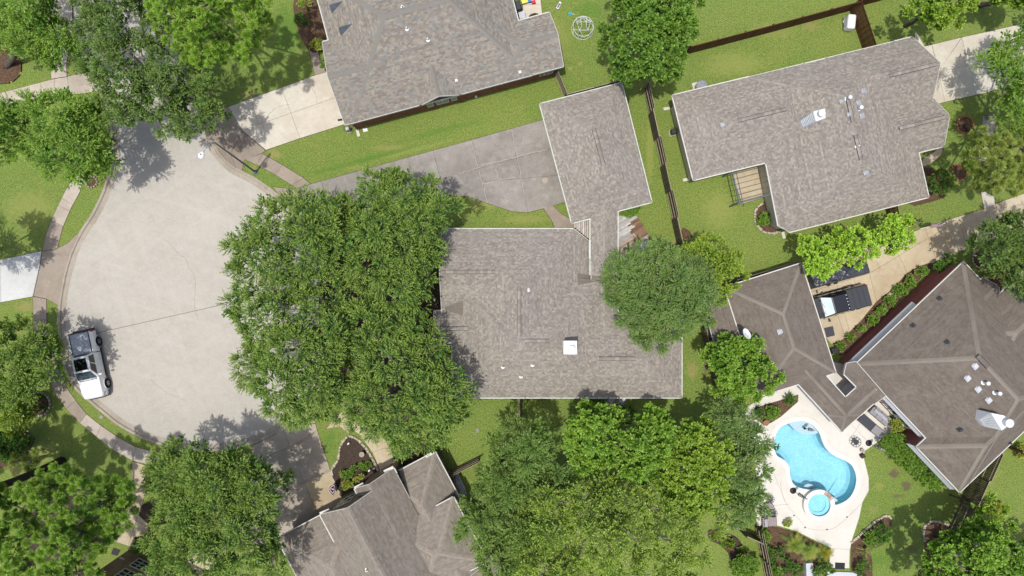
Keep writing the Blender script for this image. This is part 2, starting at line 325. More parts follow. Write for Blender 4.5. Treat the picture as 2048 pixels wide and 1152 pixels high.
M['pergola_bar'] = mat('dark_steel_bar', srgb(70, 78, 76, .6), .5)
M['fabric_dark'] = mat('charcoal_sling_fabric', srgb(76, 78, 86, .66), .8, [(40, .5, .6, srgb(100, 102, 108, .66), .4)])
M['fabric_grey'] = mat('grey_cushion', srgb(160, 156, 160, .7), .85)
M['teal'] = mat('turquoise_plastic', srgb(40, 176, 190, .75), .4)
M['yellow'] = mat('yellow_plastic', srgb(236, 226, 110, .8), .4)
M['blue'] = mat('blue_plastic', srgb(66, 132, 204, .75), .4)
M['redp'] = mat('red_plastic', srgb(222, 54, 56, .75), .4)
M['purple'] = mat('purple_plastic', srgb(150, 104, 160, .7), .4)
M['terracotta'] = mat('terracotta', srgb(172, 120, 88, .7), .8)
M['navy'] = mat('navy_cloth', srgb(34, 38, 78, .7), .8)
M['white_cloth'] = mat('white_cloth', srgb(236, 234, 236, .8), .8)
M['red_cloth'] = mat('red_cloth', srgb(168, 44, 60, .7), .8)
def zebra(name, a, b, scale, lo, hi, dist=3.0):
    m = mat(name, a, .8); n = m.node_tree.nodes; l = m.node_tree.links
    tc = n.new('ShaderNodeTexCoord'); w = n.new('ShaderNodeTexWave'); w.inputs['Scale'].default_value = scale; w.inputs['Distortion'].default_value = dist
    w.inputs['Detail'].default_value = 2; l.new(tc.outputs['Object'], w.inputs['Vector'])
    mr = n.new('ShaderNodeMapRange'); mr.inputs['From Min'].default_value = lo; mr.inputs['From Max'].default_value = hi; l.new(w.outputs['Fac'], mr.inputs['Value'])
    mx = n.new('ShaderNodeMix'); mx.data_type = 'RGBA'; mx.inputs['A'].default_value = (*a, 1); mx.inputs['B'].default_value = (*b, 1)
    l.new(mr.outputs[0], mx.inputs['Factor']); l.new(mx.outputs['Result'], n['Principled BSDF'].inputs['Base Color']); return m
M['zebra'] = zebra('zebra_fabric', srgb(24, 24, 28, .7), srgb(236, 236, 240, .8), 3.2, .45, .55)
M['print'] = zebra('patterned_fabric', srgb(60, 52, 66, .7), srgb(214, 196, 190, .75), 6, .4, .6, 9)
def water():
    m = bpy.data.materials.new('pool_water'); m.use_nodes = True; n = m.node_tree.nodes; l = m.node_tree.links; n.clear()
    out = n.new('ShaderNodeOutputMaterial'); tr = n.new('ShaderNodeBsdfTransparent'); tr.inputs[0].default_value = (.90, .975, .99, 1)
    g = n.new('ShaderNodeBsdfGlossy'); g.inputs['Roughness'].default_value = .04
    fr = n.new('ShaderNodeFresnel'); fr.inputs[0].default_value = 1.33; ms = n.new('ShaderNodeMixShader')
    tx = n.new('ShaderNodeTexNoise'); tx.inputs['Scale'].default_value = 3.5; tx.inputs['Detail'].default_value = 3
    tc = n.new('ShaderNodeTexCoord'); l.new(tc.outputs['Object'], tx.inputs['Vector'])
    bp = n.new('ShaderNodeBump'); bp.inputs['Distance'].default_value = .04; l.new(tx.outputs['Fac'], bp.inputs['Height'])
    l.new(bp.outputs[0], g.inputs['Normal']); l.new(bp.outputs[0], fr.inputs['Normal'])
    l.new(fr.outputs[0], ms.inputs[0]); l.new(tr.outputs[0], ms.inputs[1]); l.new(g.outputs[0], ms.inputs[2]); l.new(ms.outputs[0], out.inputs[0]); return m
M['water'] = water()
# ------------------------------------------------------------------ ground, street, kerbs
STREET = [(60, -320), (110, 0), (150, 60), (178, 140), (198, 180), (215, 230), (224, 280), (222, 330), (207, 378), (185, 425), (160, 464), (140, 506), (126, 556),
          (117, 612), (117, 665), (127, 728), (146, 772), (177, 802), (203, 824), (236, 850), (283, 876), (330, 892), (380, 901), (440, 901), (500, 889),
          (548, 868), (592, 830), (628, 780), (650, 720), (660, 650), (655, 580), (636, 515), (604, 450), (570, 402), (540, 376), (506, 353), (484, 342),
          (458, 326), (429, 291), (405, 240), (385, 190), (365, 120), (340, 40), (300, -320)]
street_px = smooth(STREET, 4)
street_w = ccw(P2(street_px))
POOL = [(1549, 878), (1553, 864), (1562, 853), (1579, 845), (1603, 841), (1623, 848), (1638, 865), (1644, 881), (1653, 898), (1669, 911), (1689, 920), (1704, 931),
        (1712, 951), (1711, 971), (1703, 990), (1689, 1003), (1669, 1010), (1655, 1000), (1640, 984), (1619, 980), (1599, 976), (1586, 968), (1579, 951),
        (1578, 935), (1568, 921), (1553, 911), (1548, 895)]
pool_w = ccw(P2(smooth(POOL, 4)))
def sheet_with_holes(name, outer, holes, z, m, kind=None, parent=None, grid=None):
    loops = [[Vector((p[0], p[1], 0)) for p in outer]] + [[Vector((p[0], p[1], 0)) for p in h] for h in holes]
    tris = geometry.tessellate_polygon(loops); flat = [v for L in loops for v in L]
    mb = MB(); fs = []
    for t in tris:
        a, b, c = (flat[i] for i in t)
        if (b - a).cross(c - a).z < 0: t = (t[0], t[2], t[1])
        fs.append(tuple(t))
    mb.add([(v.x, v.y, z) for v in flat], fs)
    return mb.build(name, m, parent, kind=kind)
g = sheet_with_holes('ground', [(-260, -260), (260, -260), (260, 260), (-260, 260)], [street_w, pool_w], 0.0, M['lawn'], 'structure')
tag(g, 'green lawn that covers the yards between the houses')
ZS = -0.10
mb = MB(); mb.sheet([p for p in offset(street_w, -.02)], ZS)
o = mb.build('road', M['road'], kind='structure'); tag(o, 'pale concrete cul-de-sac street')
# tarred joint across the circle
mb = MB(); a, b = P(180, 669), P(640, 565)
mb.beam((a.x, a.y, ZS + .002), (b.x, b.y, ZS + .002), .05, .006)
tag(mb.build('road_joint', M['road_tar'], kind='structure'), 'dark straight joint across the street')
# kerb ring: upstand with rounded nose and a gutter pan
k0 = street_w; k1 = offset(street_w, .17); k2 = offset(street_w, .24); k3 = offset(street_w, .62)
mb = MB(); n = len(k0)
rings = [(offset(street_w, -.03), -.2), (offset(street_w, -.03), .035), (k1, .03), (k2, ZS + .03), (k3, ZS + .006)]
vs = []; 
for rg, z in rings: vs += [(p[0], p[1], z) for p in rg]
fs = [(r * n + i, r * n + (i + 1) % n, (r + 1) * n + (i + 1) % n, (r + 1) * n + i) for r in range(4) for i in range(n)]
mb.add(vs, fs)
o = mb.build('kerb', M['gutter'], kind='structure'); tag(o, 'rounded concrete kerb and gutter round the cul-de-sac')

# ------------------------------------------------------------------ concrete slabs
def line_px(p, q):
    a, b = P(*p), P(*q); d = (b - a); d.normalize(); return (-d.y, d.x, d.y * a.x - d.x * a.y)
def cut_all(polys, lines):
    for L in lines:
        a, b, c = line_px(L[0], L[1]); lim = L[2] if len(L) > 2 else None
        out = []
        for q in polys:
            if lim is not None:
                cx = sum(v[0] for v in q) / len(q); cy = sum(v[1] for v in q) / len(q)
                la, lb, lc = line_px(lim[0], lim[1])
                if la * cx + lb * cy + lc < 0: out.append(q); continue
            p1 = clip(q, a, b, c); p2 = clip(q, -a, -b, -c)
            for r in (p1, p2):
                if len(r) > 2 and abs(area2(r)) > .04: out.append(r)
        polys = out
    return polys
def paving(name, label, px, cuts, m, top=.035, gap=.009, curve=False, fill=True, piece='slab', matf=None):
    t = thing(name, label, kind='structure', loc=tuple(P(*px[0])))
    poly = ccw([tuple(v) for v in P2(smooth(px, 4) if curve else px)])
    if fill:
        mb = MB(); mb.sheet(offset(poly, -.03), .006); mb.build('joint_fill', M['joint'], t)
    for i, q in enumerate(cut_all([poly], cuts)):
        q = ccw(q); r = offset(q, gap); mb = MB(); n = len(r)
        e = offset(r, .012)
        vs = [(v[0], v[1], .0) for v in r] + [(v[0], v[1], top - .008) for v in r] + [(v[0], v[1], top) for v in e]
        fs = [list(range(2 * n, 3 * n))] + [(k * n + i_, k * n + (i_ + 1) % n, (k + 1) * n + (i_ + 1) % n, (k + 1) * n + i_) for k in (0, 1) for i_ in range(n)]
        mb.add(vs, fs); mb.build(piece, matf(q) if matf else m, t)
    return t
# middle driveway up to the detached garage of the main house
paving('driveway', 'weathered grey concrete driveway leading to the main garage',
    [(622, 368), (943, 280), (1112, 232), (1150, 410), (1130, 404), (1091, 416), (1055, 425), (1024, 423), (976, 407), (934, 393), (880, 390), (800, 398), (700, 425), (640, 428), (600, 402), (594, 378)],
    [((943, 280), (977, 407)), ((1021, 258), (1056, 425)), ((866, 300), (892, 400)), ((788, 323), (815, 420)), ((714, 343), (740, 440)), ((642, 363), (668, 430)),
     ((906, 352), (1095, 299), ((880, 298), (906, 420))), ((960, 364), (1115, 351), ((945, 280), (979, 407)))], M['conc_grey'])
paving('driveway', 'pale cream concrete driveway at the left side of the long brick house',
    [(457, 214), (630, 151), (660, 142), (700, 250), (688, 249), (599, 277), (532, 300), (486, 262)],
    [((486, 260), (671, 195)), ((564, 177), (600, 276)), ((502, 199), (530, 290), ((490, 255), (600, 215)))], M['conc_light'])
paving('driveway_apron', 'stained tan concrete apron between kerb and pale driveway',
    [(429, 291), (400, 235), (425, 222), (457, 213), (486, 263), (531, 301), (523, 307), (489, 320), (484, 342), (458, 326)],
    [((425, 222), (470, 330)), ((447, 330), (486, 262), ((440, 240), (470, 330)))], M['conc_tan'])
paving('driveway_apron', 'tan concrete apron where the grey driveway meets the kerb', [(545, 374), (594, 379), (620, 430), (604, 450), (570, 402)], [], M['conc_tan'])
paving('sidewalk', 'weathered tan sidewalk curving from the driveway apron to the grey driveway',
    [(524, 307), (565, 330), (607, 356), (621, 368), (594, 377), (552, 350), (522, 334), (490, 319)], [((565, 330), (552, 350)), ((607, 356), (580, 372)), ((530, 301), (510, 335))], M['conc_tan'])
paving('front_walk', 'narrow concrete walk beside the long brick house', [(618, 100), (636, 97), (640, 120), (653, 144), (630, 151)], [((618, 128), (650, 124))], M['conc_tan'])
paving('garden_walk', 'short tan path from the grey driveway to the breezeway', [(1087, 417), (1106, 411), (1122, 427), (1152, 445), (1152, 462), (1112, 460), (1103, 440)], [], M['conc_tan'])
paving('sidewalk', 'curved sidewalk along the left kerb above the white driveway',
    [(150, 345), (169, 350), (160, 384), (143, 415), (126, 454), (115, 497), (85, 502), (92, 470), (103, 441), (118, 408), (130, 384), (143, 362)],
    [((103, 441), (128, 453)), ((90, 474), (120, 482)), ((130, 400), (152, 412)), ((115, 410), (145, 425))], M['walk'], matf=lambda q: M['walk'] if sum(v[1] for v in q) / len(q) > P(0, 448).y else M['conc_tan'])
paving('driveway', 'new white concrete driveway at the left edge of the picture', [(-120, 550), (0, 520), (84, 502), (79, 535), (70, 575), (66, 593), (0, 605), (-120, 632)], [((2, 480), (2, 620))], M['conc_white'])
paving('driveway_apron', 'stained brown apron between white driveway and kerb', [(85, 503), (115, 497), (135, 487), (150, 472), (160, 466), (141, 507), (127, 556), (118, 612), (95, 598), (67, 592), (71, 575), (80, 535)], [], M['conc_tan'])
paving('sidewalk', 'dark curved sidewalk below the white driveway beside the parked white truck',
    [(66, 593), (93, 598), (94, 655), (108, 710), (133, 775), (152, 801), (173, 828), (202, 851), (237, 875), (272, 894), (298, 901), (330, 906), (332, 932), (292, 928), (265, 921), (227, 900), (193, 873), (160, 846), (133, 818), (110, 786), (84, 722), (67, 655)],
    [((133, 818), (152, 800)), ((160, 846), (174, 828)), ((193, 873), (203, 851)), ((227, 900), (238, 874)), ((265, 921), (272, 894)), ((292, 928), (299, 900)), ((66, 640), (94, 640)), ((66, 690), (108, 680)), ((100, 760), (130, 748))],
    M['walk'], matf=lambda q: M['walk'] if sum(v[0] for v in q) / len(q) > P(168, 0).x else M['conc_tan'])
paving('front_walk', 'pale walk running down to the brown house at the bottom left', [(265, 923), (292, 930), (291, 985), (278, 1030), (300, 1052), (275, 1098), (228, 1082), (240, 1045), (264, 1010)],
    [((264, 960), (292, 960)), ((264, 1000), (292, 1000)), ((250, 1030), (300, 1055)), ((272, 1045), (262, 1075))], M['conc_sand'])
paving('sidewalk', 'sidewalk at the top left corner running between two lawns', [(-60, 205), (0, 186), (55, 172), (108, 158), (134, 154), (180, 140), (200, 182), (160, 188), (110, 187), (55, 200), (0, 214), (-60, 236)],
    [((108, 150), (112, 196)), ((135, 148), (138, 196)), ((80, 158), (86, 204)), ((40, 170), (47, 215)), ((0, 180), (7, 225))], M['walk'])
paving('front_walk', 'walk leading up from the top left sidewalk under the corner oak', [(103, 158), (102, 140), (98, 60), (92, -60), (142, -60), (146, 60), (133, 128), (134, 153)], [((96, 120), (146, 118)), ((96, 60), (146, 60))], M['walk'])
paving('driveway', 'shaded grey driveway below the cul-de-sac leading to the gabled house',
    [(548, 870), (592, 833), (628, 838), (642, 885), (660, 938), (690, 1012), (600, 1060), (500, 1110), (480, 1060), (500, 960), (505, 892)],
    [((580, 893), (638, 1035)), ((505, 925), (592, 888)), ((592, 888), (630, 862), ((560, 890), (632, 860))), ((606, 964), (664, 937)), ((540, 1000), (610, 966))], M['conc_grey'],
    matf=lambda q: M['conc_sand'] if sum(v[1] for v in q) / len(q) < P(0, 955).y and sum(v[0] for v in q) / len(q) > P(628, 0).x else M['conc_warm'])
paving('sidewalk', 'short piece of sidewalk under the big oaks', [(652, 858), (668, 838), (686, 822), (712, 838), (704, 856), (697, 868), (680, 853)], [], M['conc_sand'])
paving('front_walk', 'sand coloured walk to the front door of the gabled house', [(706, 835), (740, 850), (782, 886), (786, 925), (762, 944), (745, 905), (720, 870), (700, 855)], [((745, 905), (785, 890))], M['conc_sand'])
paving('driveway', 'pale driveway at the top right of the picture', [(1830, 60), (1849, 93), (1923, 75), (2048, 47), (2160, 20), (2160, 135), (2048, 165), (1969, 186), (1903, 201), (1850, 214), (1830, 200)],
    [((1922, 70), (1946, 170)), ((1850, 148), (1940, 131), ((1850, 90), (1850, 200))), ((1864, 90), (1890, 205))], M['conc_light'])
paving('driveway', 'sand coloured driveway with the black pickup truck',
    [(1590, 590), (1640, 540), (1700, 505), (1790, 478), (1850, 454), (1908, 436), (1968, 418), (2000, 404), (2048, 387), (2160, 352), (2160, 420), (2048, 455), (1955, 491), (1905, 508), (1870, 524), (1836, 535), (1812, 548), (1783, 580), (1752, 604), (1723, 640), (1699, 664), (1683, 681), (1662, 688), (1630, 650)],
    [((1727, 505), (1754, 606)), ((1795, 505), (1816, 550)), ((1851, 459), (1871, 518)), ((1915, 432), (1935, 500)), ((1686, 615), (1700, 668)), ((2009, 388), (2020, 470)),
     ((1621, 584), (1736, 547), ((1734, 600), (1720, 500))), ((1734, 549), (1805, 507), ((1729, 505), (1754, 606))), ((1662, 590), (1667, 605), ((1734, 600), (1720, 500)))], M['conc_sand'])
paving('front_walk', 'small pale walk joining the sand coloured driveway', [(1961, 383), (1971, 384), (1987, 393), (1991, 410), (1968, 418)], [], M['conc_light'])
paving('front_walk', 'curved pale walk beside the corner of the large taupe roofed house', [(1846, 318), (1868, 304), (1878, 290), (1885, 300), (1874, 318), (1846, 333)], [], M['conc_sand'], curve=True)
paving('front_walk', 'walk in the shade behind the olive pine on the right', [(1965, 232), (1995, 228), (1988, 262), (1975, 300), (1970, 330), (1955, 330), (1962, 280)], [((1960, 262), (1990, 262)), ((1958, 300), (1980, 300))], M['walk'])
paving('patio', 'sand coloured patio slab under the steel pergola', [(1464, 347), (1520, 332), (1534, 392), (1484, 408)], [], M['conc_sand'])
paving('patio', 'small patio behind the long brick house', [(1040, -60), (1074, -60), (1086, 40), (1048, 46)], [((1040, 10), (1090, 8))], M['conc_light'])
paving('patio', 'pale shaded patio glimpsed under the bottom left trees', [(370, 1120), (430, 1085), (450, 1120), (400, 1160)], [], M['conc_sand'])
# grass patch details: dry and bare spots
def blot(name, label, cx, cy, rx, ry, m, z=.012, n=26, seed=0, rough=.35, kind='structure', rz=0.0):
    r_ = random.Random(seed); pts = []
    ph = [r_.uniform(0, 6.28) for _ in range(4)]
    for k in range(n):
        t = 2 * math.pi * k / n
        q = 1 + rough * (.5 * math.sin(2 * t + ph[0]) + .4 * math.sin(3 * t + ph[1]) + .35 * math.sin(5 * t + ph[2])) + r_.uniform(-.12, .12) * rough * 2
        x, y = rx * q * math.cos(t), ry * q * math.sin(t)
        pts.append((cx + x * math.cos(rz) - y * math.sin(rz), cy + x * math.sin(rz) + y * math.cos(rz)))
    mb = MB(); mb.sheet(P2(pts), z); return tag(mb.build(name, m, kind=kind), label)
def bed(name, label, px, m, z=.02, curve=True):
    poly = ccw([tuple(v) for v in P2(smooth(px, 4) if curve else px)])
    mb = MB(); q = offset(poly, .10); n = len(poly)
    mb.add([(v[0], v[1], .0) for v in poly] + [(v[0], v[1], z + .03) for v in q], [list(range(n, 2 * n))] + [(i, (i + 1) % n, n + (i + 1) % n, n + i) for i in range(n)])
    return tag(mb.build(name, m, kind='structure'), label)

# ------------------------------------------------------------------ cracks and caulked joints on the paving
def crack(label, pts, m, w=.022, z=.036, jit=1.2, seed=1):
    r_ = random.Random(seed); q = []
    for (x0, y0), (x1, y1) in zip(pts[:-1], pts[1:]):
        L_ = math.hypot(x1 - x0, y1 - y0); n = max(2, int(L_ / 4)); nx_, ny_ = -(y1 - y0) / L_, (x1 - x0) / L_
        for k in range(n): o = r_.uniform(-jit, jit); q.append((x0 + (x1 - x0) * k / n + nx_ * o, y0 + (y1 - y0) * k / n + ny_ * o))
    q.append(pts[-1]); mb = MB(); P3 = [P(x, y, z) for x, y in q]
    for a_, b_ in zip(P3[:-1], P3[1:]): mb.beam(a_, b_, w * r_.uniform(.6, 1.3), .004)
    return tag(mb.build('pavement_crack', M[m], kind='structure'), label)
M['caulk'] = mat('pale_joint_caulk', srgb(208, 202, 190, K), .9); M['crackdirt'] = mat('crack_dirt', srgb(128, 112, 92, .7), .95)
for k, (lb, pts, m_) in enumerate([('pale wavy crack across the grey driveway', [(960, 330), (1000, 322), (1030, 314), (1060, 306), (1094, 299)], 'caulk'), ('second pale crack across the grey driveway', [(966, 368), (1000, 360), (1030, 354)], 'caulk'), ('short pale crack between them', [(992, 338), (996, 358)], 'caulk'),
    ('pale seam of the grey driveway', [(942, 282), (976, 406)], 'caulk'), ('pale crack down the grey driveway', [(1022, 260), (1038, 330), (1050, 400)], 'caulk'), ('long pale lengthwise seam of the grey driveway', [(905, 352), (960, 335)], 'caulk'),
    ('dark crack across the cream driveway', [(503, 200), (512, 222), (524, 240), (529, 262), (528, 282)], 'crackdirt'), ('thin crack in the cream driveway', [(530, 236), (552, 216), (580, 208)], 'crackdirt'), ('thin crack beside it', [(620, 170), (634, 195), (632, 206)], 'crackdirt'),
    ('rusty crack of the sand coloured driveway', [(1854, 496), (1880, 484), (1896, 474)], 'crackdirt'), ('second rusty crack of the sand coloured driveway', [(1812, 496), (1834, 487), (1842, 484)], 'crackdirt'), ('crack by the lime trees', [(1752, 522), (1758, 530), (1760, 538)], 'crackdirt'), ('crack of the stained apron', [(452, 300), (470, 312), (486, 330)], 'crackdirt'), ('crack of the stained apron near the kerb', [(430, 300), (446, 318), (462, 326)], 'crackdirt'),
    ('crack in the pale right hand driveway', [(1864, 92), (1872, 120), (1880, 150)], 'crackdirt')]): crack(lb, pts, m_, seed=k)
for k, pts in enumerate([[(330, 480), (372, 520), (392, 560), (388, 610), (396, 640)], [(240, 410), (280, 400), (330, 388)], [(300, 760), (340, 790), (372, 800)], [(396, 660), (404, 720), (420, 760)]]): crack(('longest faint crack down the middle of the street', 'faint pale crack in the upper part of the street', 'faint crack in the lower part of the street', 'faint pale crack right of the lower street crack')[k], pts, 'caulk' if k % 2 else 'crackdirt', .014, ZS + .003, 1.6, 30 + k)
# ------------------------------------------------------------------ roofs and houses
LOOKS = {   # albedo palettes of the shingle tabs
 'taupe': [srgb(c[0] - 5, c[1] - 4, c[2] - 6, K * .94) for c in ((166, 156, 147), (146, 136, 128), (188, 179, 167), (154, 144, 136), (132, 123, 116), (176, 166, 154), (160, 153, 147), (198, 189, 176))],
 'blend': [srgb(c[0] - 5, c[1] - 4, c[2] - 6, K * .94) for c in ((162, 151, 140), (174, 163, 148), (146, 140, 134), (184, 173, 155), (152, 154, 152), (152, 137, 127), (138, 127, 119), (166, 165, 158))],
 'stone': [srgb(*c, K) for c in ((152, 142, 128), (138, 128, 114), (164, 154, 140), (146, 132, 116), (128, 120, 108), (158, 150, 138))],
 'old':   [srgb(*c, K) for c in ((120, 110, 100), (114, 104, 94), (127, 117, 106), (118, 107, 97), (109, 100, 90), (124, 114, 104))]}
class Wing:
    def __init__(s, px, z0, slopes, offs=None, px_w=None):
        pts = [tuple(v) for v in (px_w if px_w else P2(px, z0))]
        slopes = list(slopes)
        offs = list(offs) if offs else [0] * len(slopes)
        if area2(pts) < 0:
            pts = pts[::-1]; n = len(pts)
            slopes = [slopes[(n - 2 - i) % n] for i in range(n)]; offs = [offs[(n - 2 - i) % n] for i in range(n)]
        s.p = pts; s.z = z0; s.s = slopes; s.o = offs; s.n = len(pts); s.L = []
        for i in range(s.n):
            a = Vector(pts[i]); b = Vector(pts[(i + 1) % s.n]); d = (b - a).normalized(); nr = Vector((-d.y, d.x))
            s.L.append((nr.x, nr.y, -nr.dot(a), d))
        s.bb = (min(p[0] for p in pts), min(p[1] for p in pts), max(p[0] for p in pts), max(p[1] for p in pts))
    def dist(s, i, x, y): a, b, c, d = s.L[i]; return a * x + b * y + c
    def plane(s, i):
        a, b, c, d = s.L[i]; k = s.s[i]; return (a * k, b * k, c * k + s.z + s.o[i])
    def h(s, x, y, eps=0.0):
        if x < s.bb[0] - eps or y < s.bb[1] - eps or x > s.bb[2] + eps or y > s.bb[3] + eps: return -1e9
        best = 1e9
        for i in range(s.n):
            dd = s.dist(i, x, y)
            if dd < -eps: return -1e9
            if s.s[i] is not None: best = min(best, s.z + s.o[i] + s.s[i] * dd)
        return best
    def face(s, j):
        if s.s[j] is None: return []
        q = list(s.p); pj = s.plane(j)
        for k in range(s.n):
            if k == j or s.s[k] is None: continue
            pk = s.plane(k); q = clip(q, pk[0] - pj[0], pk[1] - pj[1], pk[2] - pj[2])
            if len(q) < 3: return []
        out = []
        for v in q:
            if not out or (Vector(v) - Vector(out[-1])).length > .01: out.append(v)
        if len(out) > 1 and (Vector(out[0]) - Vector(out[-1])).length < .01: out.pop()
        return out if len(out) > 2 else []
def top_other(ws, skip, x, y):
    return max([w.h(x, y) for i, w in enumerate(ws) if i != skip] + [-1e9])
def roof_surface(ws, x, y): return max(w.h(x, y) for w in ws)
def build_roof(house, ws, look='taupe', m='shingle', tab=(.12, .24), course=.143, ridge_light=1.08, gut='gutter_paint', rake='trim', seed=1, contrast=.55, cap_w=.15, gutter_w=.09, nogut=(), cap_col=None, skip=()):
    r_ = random.Random(seed); pal = LOOKS[look]; base = MB(); tabs = MB(); caps = MB(); gt = MB(); rk = MB()
    avg = [sum(c[k] for c in pal) / len(pal) for k in range(3)]
    for wi, w in enumerate(ws):
        for j in range(w.n):
            q = w.face(j)
            if not q: continue
            pa, pb, pc = w.plane(j); Z = lambda x, y: pa * x + pb * y + pc
            nq = len(q)
            dz_ = .002 + .003 * wi
            vs = [(v[0], v[1], Z(*v) - dz_) for v in q] + [(v[0], v[1], Z(*v) - .14 - dz_) for v in q]
            base.add(vs, [list(range(nq)), list(reversed(range(nq, 2 * nq)))] + [(i, nq + i, nq + (i + 1) % nq, (i + 1) % nq) for i in range(nq)])
            # local frame on the slope
            a, b, c, d = w.L[j]; k = w.s[j]; cs = math.sqrt(1 + k * k)
            O = Vector(w.p[j]); E = Vector((d.x, d.y, 0)); U = Vector((a, b, k)) / cs; N = E.cross(U)
            loc = [((v[0] - O.x) * d.x + (v[1] - O.y) * d.y, ((v[0] - O.x) * a + (v[1] - O.y) * b) * cs) for v in q]
            loc = ccw(loc)
            hp = []
            for i in range(nq):
                (x0, y0), (x1, y1) = loc[i], loc[(i + 1) % nq]; l_ = math.hypot(x1 - x0, y1 - y0)
                if l_ > 1e-6: hp.append((-(y1 - y0) / l_, (x1 - x0) / l_, ((y1 - y0) * x0 - (x1 - x0) * y0) / l_))
            umin, umax = min(v[0] for v in loc), max(v[0] for v in loc); vmin, vmax = min(v[1] for v in loc), max(v[1] for v in loc)
            z0b = w.z + w.o[j]
            others = [(o_, i_ < wi) for i_, o_ in enumerate(ws) if i_ != wi and not (o_.bb[0] > max(v[0] for v in q) or o_.bb[2] < min(v[0] for v in q) or o_.bb[1] > max(v[1] for v in q) or o_.bb[3] < min(v[1] for v in q))]
            row = 0; v0 = vmin
            while v0 < vmax:
                v1 = v0 + course; rowb = 1 + r_.uniform(-.085, .085)
                st = clip(loc, 0, 1, -v0); st = clip(st, 0, -1, v1) if len(st) > 2 else []
                if len(st) > 2:
                    ua, ub = min(t[0] for t in st), max(t[0] for t in st)
                    u = ua - r_.uniform(0, tab[1])
                    while u < ub:
                        wd = r_.uniform(*tab); rect = [(u, v0), (u + wd, v0), (u + wd, v1), (u, v1)]; u += wd
                        if not all(h[0] * t[0] + h[1] * t[1] + h[2] >= 0 for h in hp for t in rect):
                            for h in hp:
                                rect = clip(rect, *h)
                                if len(rect) < 3: break
                            if len(rect) < 3 or abs(area2(rect)) < .0008: continue
                        if others:
                            hid = True
                            for t in rect:
                                X = O.x + E.x * t[0] + U.x * t[1]; Y = O.y + E.y * t[0] + U.y * t[1]; zz = z0b + U.z * t[1]
                                if not any(o_.h(X, Y, .02) > zz + (-.012 if e_ else .05) for o_, e_ in others): hid = False; break
                            if hid: continue
                        th = .009 + r_.random() * .009; base3 = Vector((O.x, O.y, z0b)); vs = []
                        for t in rect:
                            lift = .004 + th * (1 - (t[1] - v0) / course)
                            vs.append(base3 + E * t[0] + U * t[1] + N * lift)
                        n_ = len(rect); low = [i for i in range(n_) if rect[i][1] < v0 + 1e-4]
                        f = [list(range(n_))]
                        if len(low) == 2:
                            i0, i1 = low[0], low[1]
                            if (i1 + 1) % n_ == i0: i0, i1 = i1, i0
                            vs += [vs[i0] - N * (th + .002), vs[i1] - N * (th + .002)]
                            f.append((i0, n_, n_ + 1, i1))
                        c_ = pal[r_.randrange(len(pal))]; br = (1 + contrast * r_.uniform(-.10, .10)) * rowb
                        tabs.add(vs, f, tuple((avg[x] + (c_[x] - avg[x]) * contrast) * br for x in range(3)))
                v0 = v1; row += 1
            # caps along hips and ridges (shared edges), each once
            for i in range(nq):
                A, B = Vector(q[i]), Vector(q[(i + 1) % nq])
                mid = (A + B) / 2
                on_edge = any(abs(w.dist(e, A.x, A.y)) < .02 and abs(w.dist(e, B.x, B.y)) < .02 for e in range(w.n))
                if on_edge: continue
                dir3 = Vector((B.x - A.x, B.y - A.y, Z(*B) - Z(*A))); Ln = dir3.length
                if Ln < .3: continue
                T = dir3 / Ln; side = N.cross(T)
                if side.dot(Vector((sum(v[0] for v in q) / nq - mid.x, sum(v[1] for v in q) / nq - mid.y, 0))) < 0: side = -side
                s_ = 0.0
                while s_ < Ln:
                    e_ = min(s_ + .2, Ln); p0 = Vector((A.x, A.y, Z(*A))) + T * s_; p1 = Vector((A.x, A.y, Z(*A))) + T * (e_ + .02)
                    pm = (p0 + p1) / 2
                    if top_other(ws, wi, pm.x, pm.y) < pm.z + .02:
                        c_ = pal[r_.randrange(len(pal))]; u_ = Vector((0, 0, 1))
                        col = tuple(min(.8, (avg[x] * .6 + c_[x] * .4) * ridge_light) for x in range(3)) if cap_col is None else cap_col
                        caps.add([p0 + u_ * .040, p1 + u_ * .030, p1 + side * cap_w + N * .022, p0 + side * cap_w + N * .030], [(0, 1, 2, 3) if (p1 - p0).cross(side).z > 0 else (3, 2, 1, 0)], col)
                    s_ += .2
        # eaves and rakes
        if wi == 0: pass
        for j in range(w.n):
            gt = MB(); rk = MB()
            A, B = Vector(w.p[j]), Vector(w.p[(j + 1) % w.n]); Ln = (B - A).length; nseg = max(1, int(Ln / .25)); a, b, c, d = w.L[j]; out = Vector((-a, -b))
            def out_():
                if gt.v: gt.build('gutter', M[gut], house); gt.__init__()
                if rk.v: rk.build('rake_board', M[rake], house); rk.__init__()
            for sgi in range(nseg):
                p0 = A + (B - A) * (sgi / nseg); p1 = A + (B - A) * ((sgi + 1) / nseg); pm = (p0 + p1) / 2
                inn = -out * .004
                hm = w.h(pm.x + inn.x, pm.y + inn.y, .01)
                if hm < -1e8: out_(); continue
                if any(abs(w2.dist(e2, pm.x, pm.y)) < .06 and abs(w2.L[e2][3].dot(d)) > .99 and abs(w2.h(pm.x - out.x * .08, pm.y - out.y * .08) - hm) < .12 for w2 in ws[:wi] for e2 in range(w2.n)): out_(); continue
                oth = max([o_.h(pm.x + out.x * .1, pm.y + out.y * .1) for i_, o_ in enumerate(ws) if i_ != wi] + [-1e9])
                if oth > hm - .14 or any((P(x_, y_, 2.8) - Vector((pm.x, pm.y, 2.8))).length < r__ for x_, y_, r__ in skip): out_(); continue
                h0, h1 = w.h(p0.x + inn.x, p0.y + inn.y, .02), w.h(p1.x + inn.x, p1.y + inn.y, .02)
                if h0 < -1e8: h0 = hm
                if h1 < -1e8: h1 = hm
